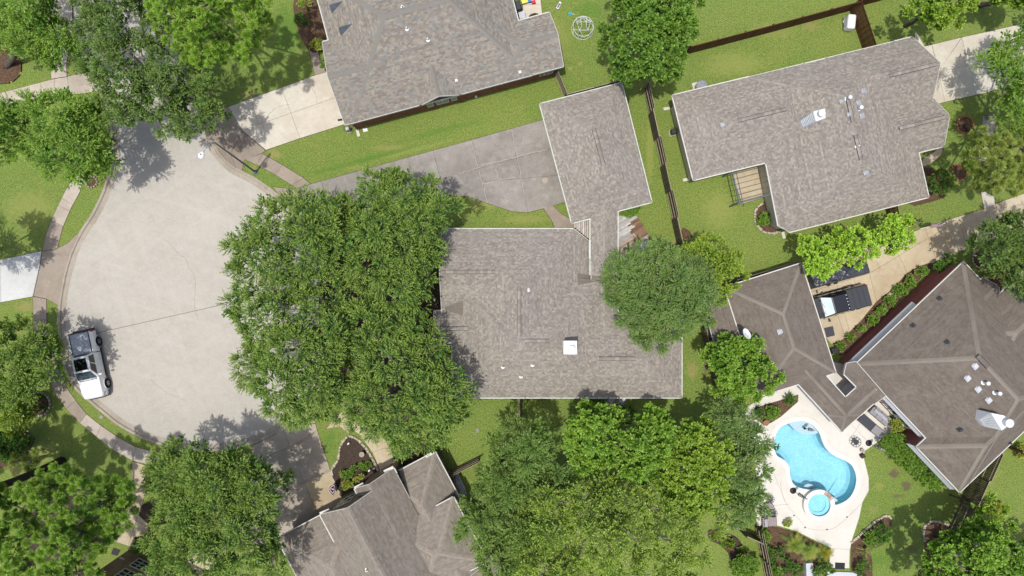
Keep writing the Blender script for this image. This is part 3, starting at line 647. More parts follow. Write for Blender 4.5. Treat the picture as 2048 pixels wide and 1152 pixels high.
                if w.s[j] is None or (wi, j) in nogut:
                    wd = .045; tgt = rk; zt, zb = .03, -.20
                else: wd = gutter_w; tgt = gt; zt, zb = .0, -.13
                o0, o1 = p0 + out * .004, p1 + out * .004; q0, q1 = p0 + out * wd, p1 + out * wd
                tgt.add([(o0.x, o0.y, h0 + zt), (o1.x, o1.y, h1 + zt), (q1.x, q1.y, h1 + zt), (q0.x, q0.y, h0 + zt), (o0.x, o0.y, h0 + zb), (o1.x, o1.y, h1 + zb), (q1.x, q1.y, h1 + zb), (q0.x, q0.y, h0 + zb)],
                        [(3, 2, 1, 0) if False else (0, 3, 2, 1), (3, 7, 6, 2), (0, 1, 5, 4), (4, 5, 6, 7), (0, 4, 7, 3), (1, 2, 6, 5)])
            if gt.v: gt.build('gutter', M[gut], house)
            if rk.v: rk.build('rake_board', M[rake], house)
    rf = base.build('roof', M['underlay'], house)
    t_ = tabs.build('shingles', M[m], rf, kind='stuff', colors=True)
    if caps.v: caps.build('ridge_caps', M[m], rf, kind='stuff', colors=True)
    return rf
def build_walls(house, ws, m, over=.42, skip=(), zmax=None):
    for wi, w in enumerate(ws):
        if wi in skip: continue
        q = offset(w.p, over); mb = MB(); n = len(q)
        for i in range(n):
            A, B = Vector(q[i]), Vector(q[(i + 1) % n]); k = 16
            if (B - A).length < .1: continue
            for s_ in range(k):
                p0, p1 = A + (B - A) * s_ / k, A + (B - A) * (s_ + 1) / k
                t0, t1 = w.h(p0.x, p0.y, .3) - .15, w.h(p1.x, p1.y, .3) - .15
                if zmax: t0, t1 = min(t0, zmax), min(t1, zmax)
                mb.add([(p0.x, p0.y, 0), (p1.x, p1.y, 0), (p1.x, p1.y, t1), (p0.x, p0.y, t0)], [(0, 1, 2, 3)])
        mb.build('wall', M[m], house)
def ridge_vent(roof, ws, wi, a, b, z, look='taupe', width=.26):
    """raised vent strip on the ridge of wing wi; a, b picture positions of its ends at height z"""
    pal = LOOKS[look]; w = ws[wi]; A, B = P(*a, z), P(*b, z); d = B - A; d.z = 0; d.normalize()
    par = [e for e in range(w.n) if abs(w.L[e][3].dot(Vector((d.x, d.y)))) > .94]
    e1 = max(par, key=lambda e: (Vector(w.p[(e + 1) % w.n]) - Vector(w.p[e])).length); e2 = max([e for e in par if w.L[e][3].dot(w.L[e1][3]) < 0], key=lambda e: (Vector(w.p[(e + 1) % w.n]) - Vector(w.p[e])).length)
    d2 = w.L[e1][3] * (1 if w.L[e1][3].dot(Vector((d.x, d.y))) > 0 else -1); d = Vector((d2.x, d2.y, 0)); sd = Vector((-d.y, d.x, 0))
    s1, s2 = (w.s[e1] or 1), (w.s[e2] or 1); m = (A + B) / 2; D1, D2 = w.dist(e1, m.x, m.y), w.dist(e2, m.x, m.y)
    sh = (w.o[e2] - w.o[e1] + s2 * D2 - s1 * D1) / (s1 + s2); nn = Vector((w.L[e1][0], w.L[e1][1], 0)); m = m + nn * sh; h_ = (B - A).length / 2; S = lambda v: roof_surface(ws, v.x, v.y)
    A, B = m - d * h_, m + d * h_; z = w.h(m.x, m.y); ends = []
    for E_ in (A, B):
        e = m
        for k in range(1, 41):
            q = m.lerp(E_, k / 40)
            if S(q) < z - .22 or S(q) > z + .35: break
            e = q
        ends.append(e)
    A, B = ends; L_ = (B - A).length
    if L_ < .5: print('no vent', a, b); return None
    mb = MB(); n = int(L_ / .30)
    rr = random.Random(int(a[0]))
    for i in range(n):
        p0 = A + d * (i * L_ / n + .006); p1 = A + d * ((i + 1) * L_ / n - .006)
        c_ = pal[rr.randrange(len(pal))]; h = .07; zz = z
        vs = []
        for p in (p0, p1):
            for s_, dz in ((-width / 2, -.045), (0, 0), (width / 2, -.045)):
                q = p + sd * s_; vs += [(q.x, q.y, zz + h + dz)]
        mb.add(vs, [(0, 3, 4, 1), (1, 4, 5, 2)], tuple(x * .5 + y * .5 for x, y in zip(c_, pal[0])))
    o = mb.build('ridge_vent', M['shingle'], roof, colors=True)
    m2 = MB(); 
    for s_ in (-1, 1):
        p0 = A + sd * s_ * (width / 2 + .012); p1 = B + sd * s_ * (width / 2 + .012)
        m2.beam((p0.x, p0.y, z + .005), (p1.x, p1.y, z + .005), .03, .04)
    m2.build('vent_edge', M['black'], roof)  # black strips drawn for the shadow gap along the raised vent
    return o
def wall_window(house, a, b, z0, z1, nx=1, nz=1, glass='glass', frame='trim', out=.03, bar=.06, name='window'):
    """window between world points a, b (2D) on a wall; outward normal is to the right of a->b"""
    a, b = Vector(a), Vector(b); d = (b - a); L_ = d.length; d.normalize(); n_ = Vector((d.y, -d.x))
    mb = MB(); pt = lambda s, z, o: (a.x + d.x * s + n_.x * o, a.y + d.y * s + n_.y * o, z)
    mb.beam(pt(0, z0, out), pt(L_, z0, out), .06, .07); mb.beam(pt(0, z1, out), pt(L_, z1, out), .06, .07)
    for i in range(nx + 1): s = L_ * i / nx; mb.beam(pt(s, z0, out), pt(s, z1, out), .06, bar if 0 < i < nx else .08)
    for k in range(1, nz): z = z0 + (z1 - z0) * k / nz; mb.beam(pt(0, z, out), pt(L_, z, out), .06, bar)
    w = mb.build(name, M[frame], house)
    for i in range(nx):
        for k in range(nz):
            s0, s1 = L_ * i / nx + .03, L_ * (i + 1) / nx - .03; q0, q1 = z0 + (z1 - z0) * k / nz + .03, z0 + (z1 - z0) * (k + 1) / nz - .03
            g_ = MB(); g_.add([pt(s0, q0, out * .6), pt(s1, q0, out * .6), pt(s1, q1, out * .6), pt(s0, q1, out * .6)], [(0, 1, 2, 3)])
            g_.build('pane', M[glass], w)
    return w
def roof_items(house, ws, items):
    """items: (kind, px, py, size)"""
    for it in items:
        kd, px, py = it[:3]; sz = it[3] if len(it) > 3 else .3
        z = 3.0
        for _ in range(6):
            p = P(px, py, z); h = roof_surface(ws, p.x, p.y)
            if h > 0: z = h
        p = P(px, py, z)
        if kd == 'pipe':
            mb = MB(); mb.lathe((p.x, p.y, z - .05), [(.17, 0), (.16, .06), (.06, .09), (.055, .42), (.04, .43)], 14); mb.build('vent_pipe', M['metal_white'], house, smooth_=False)
        elif kd == 'cap':
            mb = MB(); mb.lathe((p.x, p.y, z - .05), [(.20, 0), (.20, .05), (.09, .08), (.09, .5)], 14); mb.lathe((p.x, p.y, z + .42), [(.15, 0), (.16, .05), (.15, .15), (.05, .20)], 14); mb.build('flue_cap', M['metal_white'], house)
        elif kd == 'box':
            ang = it[4] if len(it) > 4 else 0; mb = MB(); mb.box((p.x, p.y, z + .04), (sz * 1.35, sz * 1.35, .03), ang); mb.box((p.x, p.y, z + .08), (sz, sz, .10), ang); mb.build('box_vent', M[it[5]] if len(it) > 5 else M['metal'], house, bevel=.02)
        elif kd == 'dark':
            mb = MB(); mb.box((p.x, p.y, z + .05), (sz * 1.3, sz, .06), .7); mb.box((p.x + .05, p.y - .03, z + .12), (sz * .8, sz * .7, .12), .7); mb.build('slant_vent', M['metal_dark'], house, bevel=.02)
def saddle(house, px, ws):
    """plain felt cricket lying in a valley"""
    n = 8; mb = MB(); vs = []
    a, b, c_, d = [P(x, y, 3.8) for x, y in px]
    for i in range(n + 1):
        for j in range(n + 1):
            q = (a.lerp(b, i / n)).lerp(d.lerp(c_, i / n), j / n); vs.append((q.x, q.y, roof_surface(ws, q.x, q.y) + .035))
    mb.add(vs, [(i * (n + 1) + j, i * (n + 1) + j + 1, (i + 1) * (n + 1) + j + 1, (i + 1) * (n + 1) + j) for i in range(n) for j in range(n)])
    return mb.build('valley_cricket', M['cricket'], house)
M['cricket'] = mat('plain_roof_felt', srgb(138, 130, 118, K), .95, [(3, .45, .7, srgb(120, 112, 100, K), .5), (60, .5, .66, srgb(90, 84, 76, K), .5)])

# ================================================================== main house
H1 = thing('house', 'large taupe shingled house with the big oaks in front, in the middle of the picture', 'house', tuple(P(1120, 626)))
z = 2.8
W1 = [Wing([(919, 458), (1147, 458), (1183, 484), (1183, 795), (919, 795)], z, [.5, None, .5, .5, .5], [0, 0, -.56, 0, 0]),
      Wing([(905, 559), (1215, 559), (1215, 795), (905, 795)], z, [.5, .5, .5, .5]),
      Wing([(1120, 631), (1363, 631), (1363, 795), (1120, 795)], z, [.5, .5, .5, .5]),
      Wing([(884, 458), (1040, 458), (1040, 632), (884, 632)], z, [.5, None, .5, None]),
      Wing([(868, 622), (1010, 622), (1010, 690), (868, 690)], z, [.5, None, .5, None]),
      Wing([(919, 690), (940, 690), (940, 795), (919, 795)], z, [None, None, .5, .5]),
      Wing([(1181, 392), (1235, 392), (1235, 660), (1181, 660)], z, [None, .42, None, .42]),
      Wing([(1080, 208), (1243, 166), (1303, 404), (1144, 446)], z, [.5, .5, .5, .5])]
# the wall plate of the breezeway side is lower than the plate of the house
rf1 = build_roof(H1, W1, 'taupe', seed=11, skip=((1168, 559, .62),))
build_walls(H1, W1, 'siding_cream', skip=(5, 6))
for a, b, zz, wi in (((884, 545), (990, 545), 4.6, 3), ((872, 655), (944, 655), 3.5, 4), ((1037, 574), (1037.5, 672), 5.25, 0), ((1049, 677), (1099, 677), 5.25, 1), ((1153, 713), (1271, 713), 4.5, 2), ((1188, 256), (1211, 331), 4.55, 7)):
    ridge_vent(rf1, W1, wi, a, b, zz)
saddle(rf1, [(1157, 546), (1205, 552), (1205, 561), (1158, 570)], W1)
saddle(rf1, [(888, 615), (925, 601), (925, 632), (888, 621)], W1)
roof_items(H1, W1, [('pipe', 1056, 580), ('pipe', 1065, 730), ('pipe', 1006, 734), ('pipe', 1042, 753)])
def chimney_box(house, px, py, w, d, zb, zt, rz=0.0, m='metal_white'):
    c = P(px, py, zt); mb = MB(); mb.box((c.x, c.y, (zb + zt) / 2), (w, d, zt - zb), rz); mb.box((c.x, c.y, zt + .03), (w + .14, d + .14, .07), rz)
    o = mb.build('chimney', M[m], house, bevel=.015)
    f = MB(); f.lathe((c.x + .12, c.y - .04, zt + .06), [(.17, 0), (.17, .22), (.24, .24), (.24, .34), (.10, .42)], 18); f.build('flue_cap', M['metal_white'], o, smooth_=False)
    return o
chimney_box(H1, 1140.5, 695, .92, .92, 3.6, 6.1)
# yellow-white drain strip and rotted corrugated cover in the corner of the breezeway
mb = MB(); a, b = P(1179.5, 480, 3.1), P(1179.5, 517, 3.25); mb.beam(a, b, .14, .10); mb.build('drain_channel', M['trim'], H1)
mb = MB(); a, b = P(1181.5, 432, 2.7), P(1181.5, 481, 2.7); mb.beam(a, b, .10, .10); mb.build('drain_channel', M['gutter_paint'], H1)
t = thing('patio_cover', 'peeling white board cover in the corner between garage and main house', 'patio cover', tuple(P(1162, 458)))
for i in range(8):
    x0 = 1148 + i * 4.2; y0 = 441 - (x0 - 1148) * .27; y1 = 456 + (x0 - 1148) * .78
    mb = MB(); a, b = P(x0 + 2, y0, 2.1), P(x0 + 2, max(y1, y0 + 6), 2.1); mb.beam(a, b, .15, .03); mb.build('board', M['deck_white'] if i % 3 else M['deck_bare'], t)

# ================================================================== large house at the right
H2 = thing('house', 'wide taupe shingled house with white ribbed chimney in the upper right yard', 'house', tuple(P(1640, 270)))
W2 = [Wing([(1499, 155), (1787, 84), (1857, 394), (1578, 464), (1557, 452)], 2.8, [.68, .42, .68, None, .42]),
      Wing([(1345, 191), (1610, 127), (1650, 296), (1387, 360)], 2.8, [.5, .5, .5, .5]),
      Wing([(1650, 117), (1825, 74), (1861, 218), (1686, 261)], 2.8, [.77, None, .77, .77]),
      Wing([(1720, 226), (1862, 191), (1888, 292), (1746, 327)], 2.8, [.69, None, .69, .69])]
rf2 = build_roof(H2, W2, 'taupe', seed=21, gut='trim')
build_walls(H2, W2, 'siding_cream')
for a, b, zz, wi in (((1475, 241), (1612, 207), 4.6, 1), ((1716, 192), (1728, 239), 5.3, 0), ((1720, 268), (1734, 318), 5.3, 0), ((1779, 151), (1872, 128), 5.16, 2), ((1796, 257), (1889, 234), 4.3, 3)):
    ridge_vent(rf2, W2, wi, a, b, zz)
roof_items(H2, W2, [('box', 1445, 250, .28, .24), ('box', 1726, 182, .34, .24), ('box', 1716, 206, .34, .24), ('box', 1723, 232, .34, .24), ('box', 1732, 345, .30, .24), ('cap', 1694, 198), ('cap', 1716, 218), ('pipe', 1714, 293), ('box', 1683, 203, .26, .24), ('box', 1698, 229, .26, .24)])
# long ribbed chimney chase with a round flue
c0, c1 = P(1610, 243, 4.6), P(1640, 232, 6.4); ang = math.atan2(c1.y - c0.y, c1.x - c0.x)
d_ = Vector((math.cos(ang), math.sin(ang), 0)); s_ = Vector((-d_.y, d_.x, 0)); mb = MB()
top = [P(1627, 223, 6.3), P(1650, 217, 6.3), P(1651, 236, 6.3), P(1632, 243, 6.3)]
bot = [P(1600, 242, 4.2), P(1606, 254, 4.2)]
lo = [(v.x, v.y, 3.6) for v in top]; lb = [(v.x, v.y, 3.6) for v in bot]
mb.add([tuple(v) for v in top] + lo, [(0, 3, 2, 1), (0, 1, 5, 4), (1, 2, 6, 5), (2, 3, 7, 6), (3, 0, 4, 7)])
ch2 = mb.build('chimney', M['metal_white'], H2)
mb = MB(); mb.add([tuple(top[0]), tuple(top[3]), tuple(bot[1]), tuple(bot[0])] + [lo[0], lo[3], lb[1], lb[0]], [(0, 1, 2, 3), (1, 5, 6, 2), (2, 6, 7, 3), (3, 7, 4, 0)]); mb.build('chimney_saddle', M['metal_white'], ch2)
for i in range(9):
    t_ = (i + .5) / 9; a = top[0].lerp(bot[0], t_); b = top[3].lerp(bot[1], t_); mb = MB(); mb.beam(a + Vector((0, 0, .005)), b + Vector((0, 0, .005)), .03, .03); mb.build('rib', M['metal_white'], ch2)
mb = MB(); c = P(1641, 228, 6.4); mb.lathe((c.x, c.y, 6.3), [(.2, 0), (.2, .25), (.27, .27), (.27, .40), (.12, .48)], 20); mb.build('flue_cap', M['metal_white'], ch2)
mb = MB(); mb.beam(P(1833, 201, 2.95), P(1861, 194, 2.95), .12, .1); mb.build('gutter', M['trim'], H2)

# ================================================================== long brick house at the top
H3 = thing('house', 'long brick house with multicoloured shingles and arched window at the top of the picture', 'house', tuple(P(900, 110)))
W3 = [Wing([(702, 247), (1065, 150), (985, -150), (622, -53)], 2.8, [.5, .62, .5, .62]),
      Wing([(690, 250), (800, 221), (757, 55), (645, 84)], 2.8, [.5, None, .5, None]),
      Wing([(1000, 167), (1127, 133), (1099, 25), (972, 60)], 2.8, [.55, None, .55, .5]),
      Wing([(838, 212), (924, 189), (905, 100), (815, 124)], 2.82, [None, .66, None, .66])]
rf3 = build_roof(H3, W3, 'blend', seed=31, tab=(.14, .30), cap_col=srgb(148, 143, 134, K), cap_w=.21, gut='trim', nogut=((0, 0), (1, 0), (2, 0)), contrast=.72)
build_walls(H3, W3, 'brick', over=.30)
roof_items(H3, W3, [('pipe', 805, 15), ('pipe', 814, 58), ('pipe', 856, 80), ('box', 913, 161, .18, .25, 'metal_white'), ('box', 1040, 144, .18, .25, 'metal_white'), ('cap', 811, -2)])
def gablet(house, ws, px, py):
    z = 4.0
    for _ in range(5):
        p = P(px, py, z); z = max(2.9, roof_surface(ws, p.x, p.y))
    a = .26; d = Vector((math.cos(a), math.sin(a), 0)); s = Vector((-d.y, d.x, 0)); p = P(px, py, z)
    mb = MB(); w = .38; h = .42; back = p + d * 1.25; bz = roof_surface(ws, back.x, back.y)
    L0, R0, T0 = p - s * w, p + s * w, p + Vector((0, 0, h)); B0 = Vector((back.x, back.y, bz + .02))
    mb.add([tuple(L0), tuple(R0), tuple(T0), tuple(B0)], [(0, 1, 2), (0, 2, 3), (1, 3, 2)]); mb.build('gablet_vent', M['pole'], house)  # dark colour over the whole vent imitates its shaded side
gablet(rf3, W3, 662, 18); gablet(rf3, W3, 680, 63)
def base_line(ws, wi, j, over=.30):
    w = ws[wi]; q = offset(w.p, over); return Vector(q[j]), Vector(q[(j + 1) % w.n])
def edge_of(ws, wi, px, z=2.8):
    w = ws[wi]; p = P(px[0], px[1], z); return min(range(w.n), key=lambda i: abs(w.dist(i, p.x, p.y)))
def along(ws, wi, epx, s0px, s1px, z=1.6, over=.30):
    """two points on the wall under the edge near epx whose projections fall by the picture positions"""
    j = edge_of(ws, wi, epx); A, B = base_line(ws, wi, j, over); d = (B - A).normalized(); r = []
    for s in (s0px, s1px):
        q = P(s[0], s[1], z); r.append(A + d * ((Vector((q.x, q.y)) - A).dot(d)))
    if (r[1] - r[0]).dot(d) < 0: r.reverse()
    return r
a, b = along(W3, 3, (880, 200), (872, 203), (896, 197)); wall_window(H3, a, b, .9, 2.1, 2, 1, 'glass_green', 'trim')
# arched head of the middle window
d = (b - a).normalized(); nn = Vector((d.y, -d.x)); c = (a + b) / 2; r = (b - a).length / 2; mb = MB(); arc = [(c.x + d.x * r * math.cos(t) + nn.x * .03, c.y + d.y * r * math.cos(t) + nn.y * .03, 2.12 + .62 * math.sin(t)) for t in [math.pi * k / 12 for k in range(13)]]
mb.add(arc, [list(range(13))]); ow = mb.build('arched_pane', M['glass_green'], H3)
mb = MB(); mb.tube([(v[0] + nn.x * .03, v[1] + nn.y * .03, v[2]) for v in arc], .05, 5); mb.build('arched_frame', M['trim'], H3)
a, b = along(W3, 3, (880, 200), (854, 208), (865, 205)); wall_window(H3, a, b, .9, 1.9, 1, 1, 'glass_green', 'trim')
a, b = along(W3, 3, (880, 200), (902, 196), (912, 193)); wall_window(H3, a, b, .9, 1.9, 1, 1, 'glass_green', 'trim')
a, b = along(W3, 2, (1100, 142), (1080, 148), (1106, 141)); wall_window(H3, a, b, 1.0, 2.2, 3, 1, 'glass', 'trim')

# ================================================================== gabled house at the bottom
H4 = thing('house', 'steep gabled stone grey shingled house at the bottom of the picture with white rakes', 'house', tuple(P(800, 1080)))
u4 = Vector((.884, -.468)); v4 = Vector((.468, .884))        # picture directions of its walls
def q4(ox, oy, *uv): return [(ox + u4.x * a + v4.x * b, oy + u4.y * a + v4.y * b) for a, b in uv]
W4 = [Wing(q4(640, 1029, (0, 0), (172, 0), (172, 330), (0, 330)), 4.2, [None, .95, None, .95]),
      Wing(q4(709, 977, (0, 0), (88, 0), (88, 120), (0, 120)), 4.2, [None, .95, None, .95]),
      Wing(q4(554, 1077, (0, 0), (180, 0), (180, 200), (0, 200)), 2.8, [.55, .55, .55, .55]),
      Wing(q4(800, 941, (-40, 0), (79, 0), (79, 240), (-40, 240)), 2.8, [.62, .75, None, .75]),
      Wing(q4(834, 1033, (-60, 0), (82, 0), (82, 145), (-60, 145)), 4.2, [.55, .6, .55, .6]),
      Wing(q4(906, 1155, (-200, 0), (92, 0), (92, 150), (-200, 150)), 2.8, [.5, .5, .5, .5])]
rf4 = build_roof(H4, W4, 'stone', seed=41, tab=(.18, .34), ridge_light=1.25, gut='trim', cap_w=.2)
build_walls(H4, W4, 'brick_brown', over=.30)
roof_items(H4, W4, [('pipe', 734, 1139)])
for a, b, zz in (((640, 1027), (659, 1019), 4.35), ((768, 943), (787, 934), 4.35), ((709, 976), (727, 967), 4.35), ((852, 913), (868, 904), 2.95)):
    mb = MB(); mb.beam(P(*a, zz), P(*b, zz), .22, .12); mb.build('eave_return', M['trim'], H4)
a, b = along(W4, 0, (675, 1010), (672, 1006), (706, 988), z=2.2); wall_window(H4, a, b, 1.2, 3.4, 3, 2, 'glass', 'trim')

# ================================================================== pool house wing (old brown shingles)
H5 = thing('garage', 'old brown shingled garage wing between the pool and the black truck', 'garage', tuple(P(1560, 660)))
W5 = [Wing([(1450, 575), (1602, 527), (1671, 745), (1519, 792)], 2.9, [.5, .5, .5, .5]),
      Wing([(1598, 769), (1650, 722), (1736, 816), (1684, 863)], 2.9, [None, .5, .5, .5]),
      Wing([(1654, 829), (1730, 760), (1761, 794), (1684, 863)], 2.9, [.5, None, .5, .5]),
      Wing([(1690, 726), (1706, 722), (1766, 790), (1748, 808), (1688, 748)], 2.9, [None, None, None, .35, None])]
# cut the corner of the second wing for the open court
W5[1] = Wing([(1553, 720), (1603, 698), (1721, 829), (1684, 863)], 2.9, [None, .5, .5, .5])
rf5 = build_roof(H5, W5, 'old', 'shingle_old', seed=51, tab=(.2, .34), cap_col=srgb(152, 143, 130, K), gut='trim', contrast=.75, cap_w=.13, gutter_w=.09)
build_walls(H5, W5, 'siding', skip=(3,))
roof_items(H5, W5, [('box', 1560, 663, .34, .3)])

# ================================================================== big house lower right
H6 = thing('house', 'tall brown shingled house with a white chimney at the right edge behind the pool', 'house', tuple(P(1900, 740)))
u6 = Vector((.725, -.688)); v6 = Vector((.688, .725))
def q6(*uv): return [(1712.5 + u6.x * a + v6.x * b, 728 + u6.y * a + v6.y * b) for a, b in uv]
W6 = [Wing(q6((0, 0), (296, 0), (296, 328), (0, 328)), 3.2, [.80, .60, .80, .60]),
      Wing(q6((-26, 204), (190, 204), (190, 328), (-26, 328)), 3.2, [.84, None, .80, .60]),
      Wing(q6((200, 50), (303, 50), (303, 97), (200, 97)), 3.2, [.85, None, .85, .5]),
      Wing(q6((180, 96), (380, 96), (380, 212), (180, 212)), 3.2, [.66, .55, .66, .5]),
      Wing(q6((160, 212), (380, 212), (380, 300), (160, 300)), 3.2, [.55, .5, .55, .5])]
rf6 = build_roof(H6, W6, 'old', 'shingle_old', seed=61, tab=(.2, .34), cap_col=srgb(150, 141, 128, K), gut='trim', contrast=.75, cap_w=.19, gutter_w=.09)
build_walls(H6, W6, 'brick_dark', over=.14)
roof_items(H6, W6, [('dark', 1878, 597, .3), ('dark', 1825, 651, .3), ('dark', 1893, 684, .3), ('box', 1950, 732, .36, .7, 'siding'), ('box', 1935, 756, .36, .7, 'siding'), ('box', 1956, 778, .36, .7, 'siding'),
                    ('box', 1977, 800, .36, .7, 'siding'), ('cap', 1967, 765), ('cap', 1990, 785), ('dark', 1919, 858, .34), ('dark', 2018, 885, .2)])
ridge_vent(rf6, W6, 0, (1955, 708), (1978, 734), 6.9, 'old', .34)
# metal chimney wedge with flue
mb = MB(); zt = 7.2; top = [P(1985, 826, zt), P(2006, 829, zt), P(2022, 846, zt), P(2006, 861, zt), P(1995, 850, zt)]
tp = [P(1982, 826, 7.0), P(2008, 831, 7.0), P(2023, 846, 7.0), P(2004, 861, 7.0)]; ft = [P(1958, 839, 5.6), P(1969, 853, 5.6)]
lo = [(v.x, v.y, 4.6) for v in tp]; lf = [(v.x, v.y, 4.6) for v in ft]
mb.add([tuple(v) for v in tp] + lo, [(0, 3, 2, 1), (0, 1, 5, 4), (1, 2, 6, 5), (2, 3, 7, 6), (3, 0, 4, 7)]); ch6 = mb.build('chimney', M['metal_white'], H6)
mb = MB(); mb.add([tuple(tp[0]), tuple(tp[3]), tuple(ft[1]), tuple(ft[0]), lo[0], lo[3], lf[1], lf[0]], [(0, 1, 2, 3), (1, 5, 6, 2), (2, 6, 7, 3), (3, 7, 4, 0)]); mb.build('chimney_saddle', M['metal_white'], ch6)
for i in range(6):
    t_ = (i + .5) / 6; mb = MB(); mb.beam(ft[0].lerp(ft[1], t_) + Vector((0, 0, .005)), tp[0].lerp(tp[3], t_) + Vector((0, 0, .005)), .03, .03); mb.build('rib', M['metal_white'], ch6)
mb = MB(); c = P(2013, 845, 7.1); mb.lathe((c.x, c.y, 7.0), [(.26, 0), (.26, .28), (.33, .3), (.33, .45), (.15, .55)], 20); mb.build('flue_cap', M['metal_white'], ch6)
# pale siding of the upper walls towards the pool, tilted outward to catch sun
def wall_panel(house, ws, wi, j, s0, s1, z0, z1, m, over=.14, out=.26, name='tilted_siding'):
    """pale siding strip under the eave, slanted outward to catch the sun"""
    A, B = base_line(ws, wi, j, over); d = (B - A).normalized(); L_ = (B - A).length; nn = Vector((d.y, -d.x))
    a, b = A + d * (s0 * L_), A + d * (s1 * L_); mb = MB(); q = []
    for o_, z in ((.04, z1), (out, z0), (out, z0 - .06), (.01, z0 - .06)): q.append([(p.x + nn.x * o_ - d.x * (o_ if k == 0 else -o_), p.y + nn.y * o_ - d.y * (o_ if k == 0 else -o_), z) for k, p in enumerate((a, b))])
    for k in range(3): mb.add([q[k][0], q[k][1], q[k + 1][1], q[k + 1][0]], [(3, 2, 1, 0)])
    mb.build(name, M[m], house)
jn = edge_of(W6, 0, (1820, 626), 3.2); js = edge_of(W6, 0, (1780, 800), 3.2); j3 = edge_of(W6, 1, (1875, 935), 3.2)
A, B = base_line(W6, 0, jn, .14); nearA = (A - Vector(P2([(1712, 728)], 3.2)[0])).length < (B - Vector(P2([(1712, 728)], 3.2)[0])).length
wall_panel(H6, W6, 0, jn, 0 if nearA else .42, .58 if nearA else 1, 2.15, 3.05, 'metal_white', over=.14)
wall_panel(H6, W6, 0, js, 0, 1, 2.3, 3.05, 'metal_white', over=.14)
wall_panel(H6, W6, 1, j3, 0, 1, 2.0, 3.05, 'metal_white', over=.14)
for s0, s1 in (((1768, 822), (1790, 845)), ((1794, 848), (1815, 868)), ((1752, 806), (1764, 818))):
    a, b = along(W6, 0, (1780, 800), s0, s1, z=1.8, over=.14); wall_window(H6, a, b, .6, 2.1, 2, 1, 'glass', 'trim', out=.06)

# ================================================================== brown house at the bottom left corner
H7 = thing('house', 'tall brown brick house at the bottom left with white gridded windows', 'house', tuple(P(300, 1130)))
c = P(257, 1100); du = Vector((.9, -.43, 0)).normalized(); dv = Vector((-.43, -.9, 0)).normalized(); hh = 5.6
fp = [c, c + du * 9, c + du * 9 + dv * 9, c + dv * 9]; mb = MB()
for i in range(4):
    a, b = fp[i], fp[(i + 1) % 4]; mb.add([(a.x, a.y, 0), (b.x, b.y, 0), (b.x, b.y, hh), (a.x, a.y, hh)], [(0, 1, 2, 3)])
mb.build('wall', M['brick_brown'], H7)
W7 = [Wing(None, hh, [.5] * 4, px_w=[tuple(v)[:2] for v in [c - du * .4 - dv * .4, c + du * 9.4 - dv * .4, c + du * 9.4 + dv * 9.4, c - du * .4 + dv * 9.4]])]
build_roof(H7, W7, 'stone', seed=71)
for z0, z1 in ((.5, 1.9), (2.5, 4.1)):
    a = c + du * 1.3; b = c + du * 3.4; wall_window(H7, (b.x, b.y), (a.x, a.y), z0, z1, 4, 3, 'glass', 'trim', out=.04, bar=.04)
mb = MB(); v_ = c + du * .35; mb.box((v_.x - dv.x * .04, v_.y - dv.y * .04, 1.5), (.4, .08, .18), math.atan2(du.y, du.x)); mb.build('wall_vent', M['siding_cream'], H7)
# ------------------------------------------------------------------ pool
def deck_poly():
    return [(1497, 812), (1546, 783), (1590, 768), (1640, 720), (1700, 730), (1775, 800), (1782, 864), (1729, 902), (1727, 915), (1737, 955), (1737, 981), (1724, 1005), (1718, 1035),
            (1704, 1078), (1699, 1101), (1698, 1136), (1659, 1136), (1659, 1110), (1662, 1096), (1629, 1080), (1593, 1062), (1556, 1051), (1530, 1050), (1514, 1052), (1508, 1000), (1512, 900), (1490, 830)]
deck_w = ccw(P2(smooth(deck_poly()[:10], 1) + deck_poly()[10:]))
cop_o = offset(pool_w, -.36)
pl = thing('swimming_pool', 'kidney shaped blue swimming pool with a round raised spa on its lower edge', 'pool', tuple(P(1640, 930)))
dk = sheet_with_holes('pool_deck', deck_w, [cop_o], .030, M['deck'], 'structure'); tag(dk, 'off-white pool deck')
mb = MB(); n = len(deck_w); mb.add([(v[0], v[1], 0) for v in deck_w] + [(v[0], v[1], .03) for v in deck_w], [(i, (i + 1) % n, n + (i + 1) % n, n + i) for i in range(n)])
mb.build('deck_edge', M['deck'], dk)
# coping stones
n = len(pool_w); inn = offset(pool_w, .03)
mb = MB(); rr = [(cop_o, .02), (cop_o, .055), (inn, .06), (inn, .0), (pool_w, -.02)]
vs = []
for r_, z in rr: vs += [(p[0], p[1], z) for p in r_]
mb.add(vs, [(k * n + i, k * n + (i + 1) % n, (k + 1) * n + (i + 1) % n, (k + 1) * n + i) for k in range(4) for i in range(n)]); mb.build('coping', M['coping'], pl)
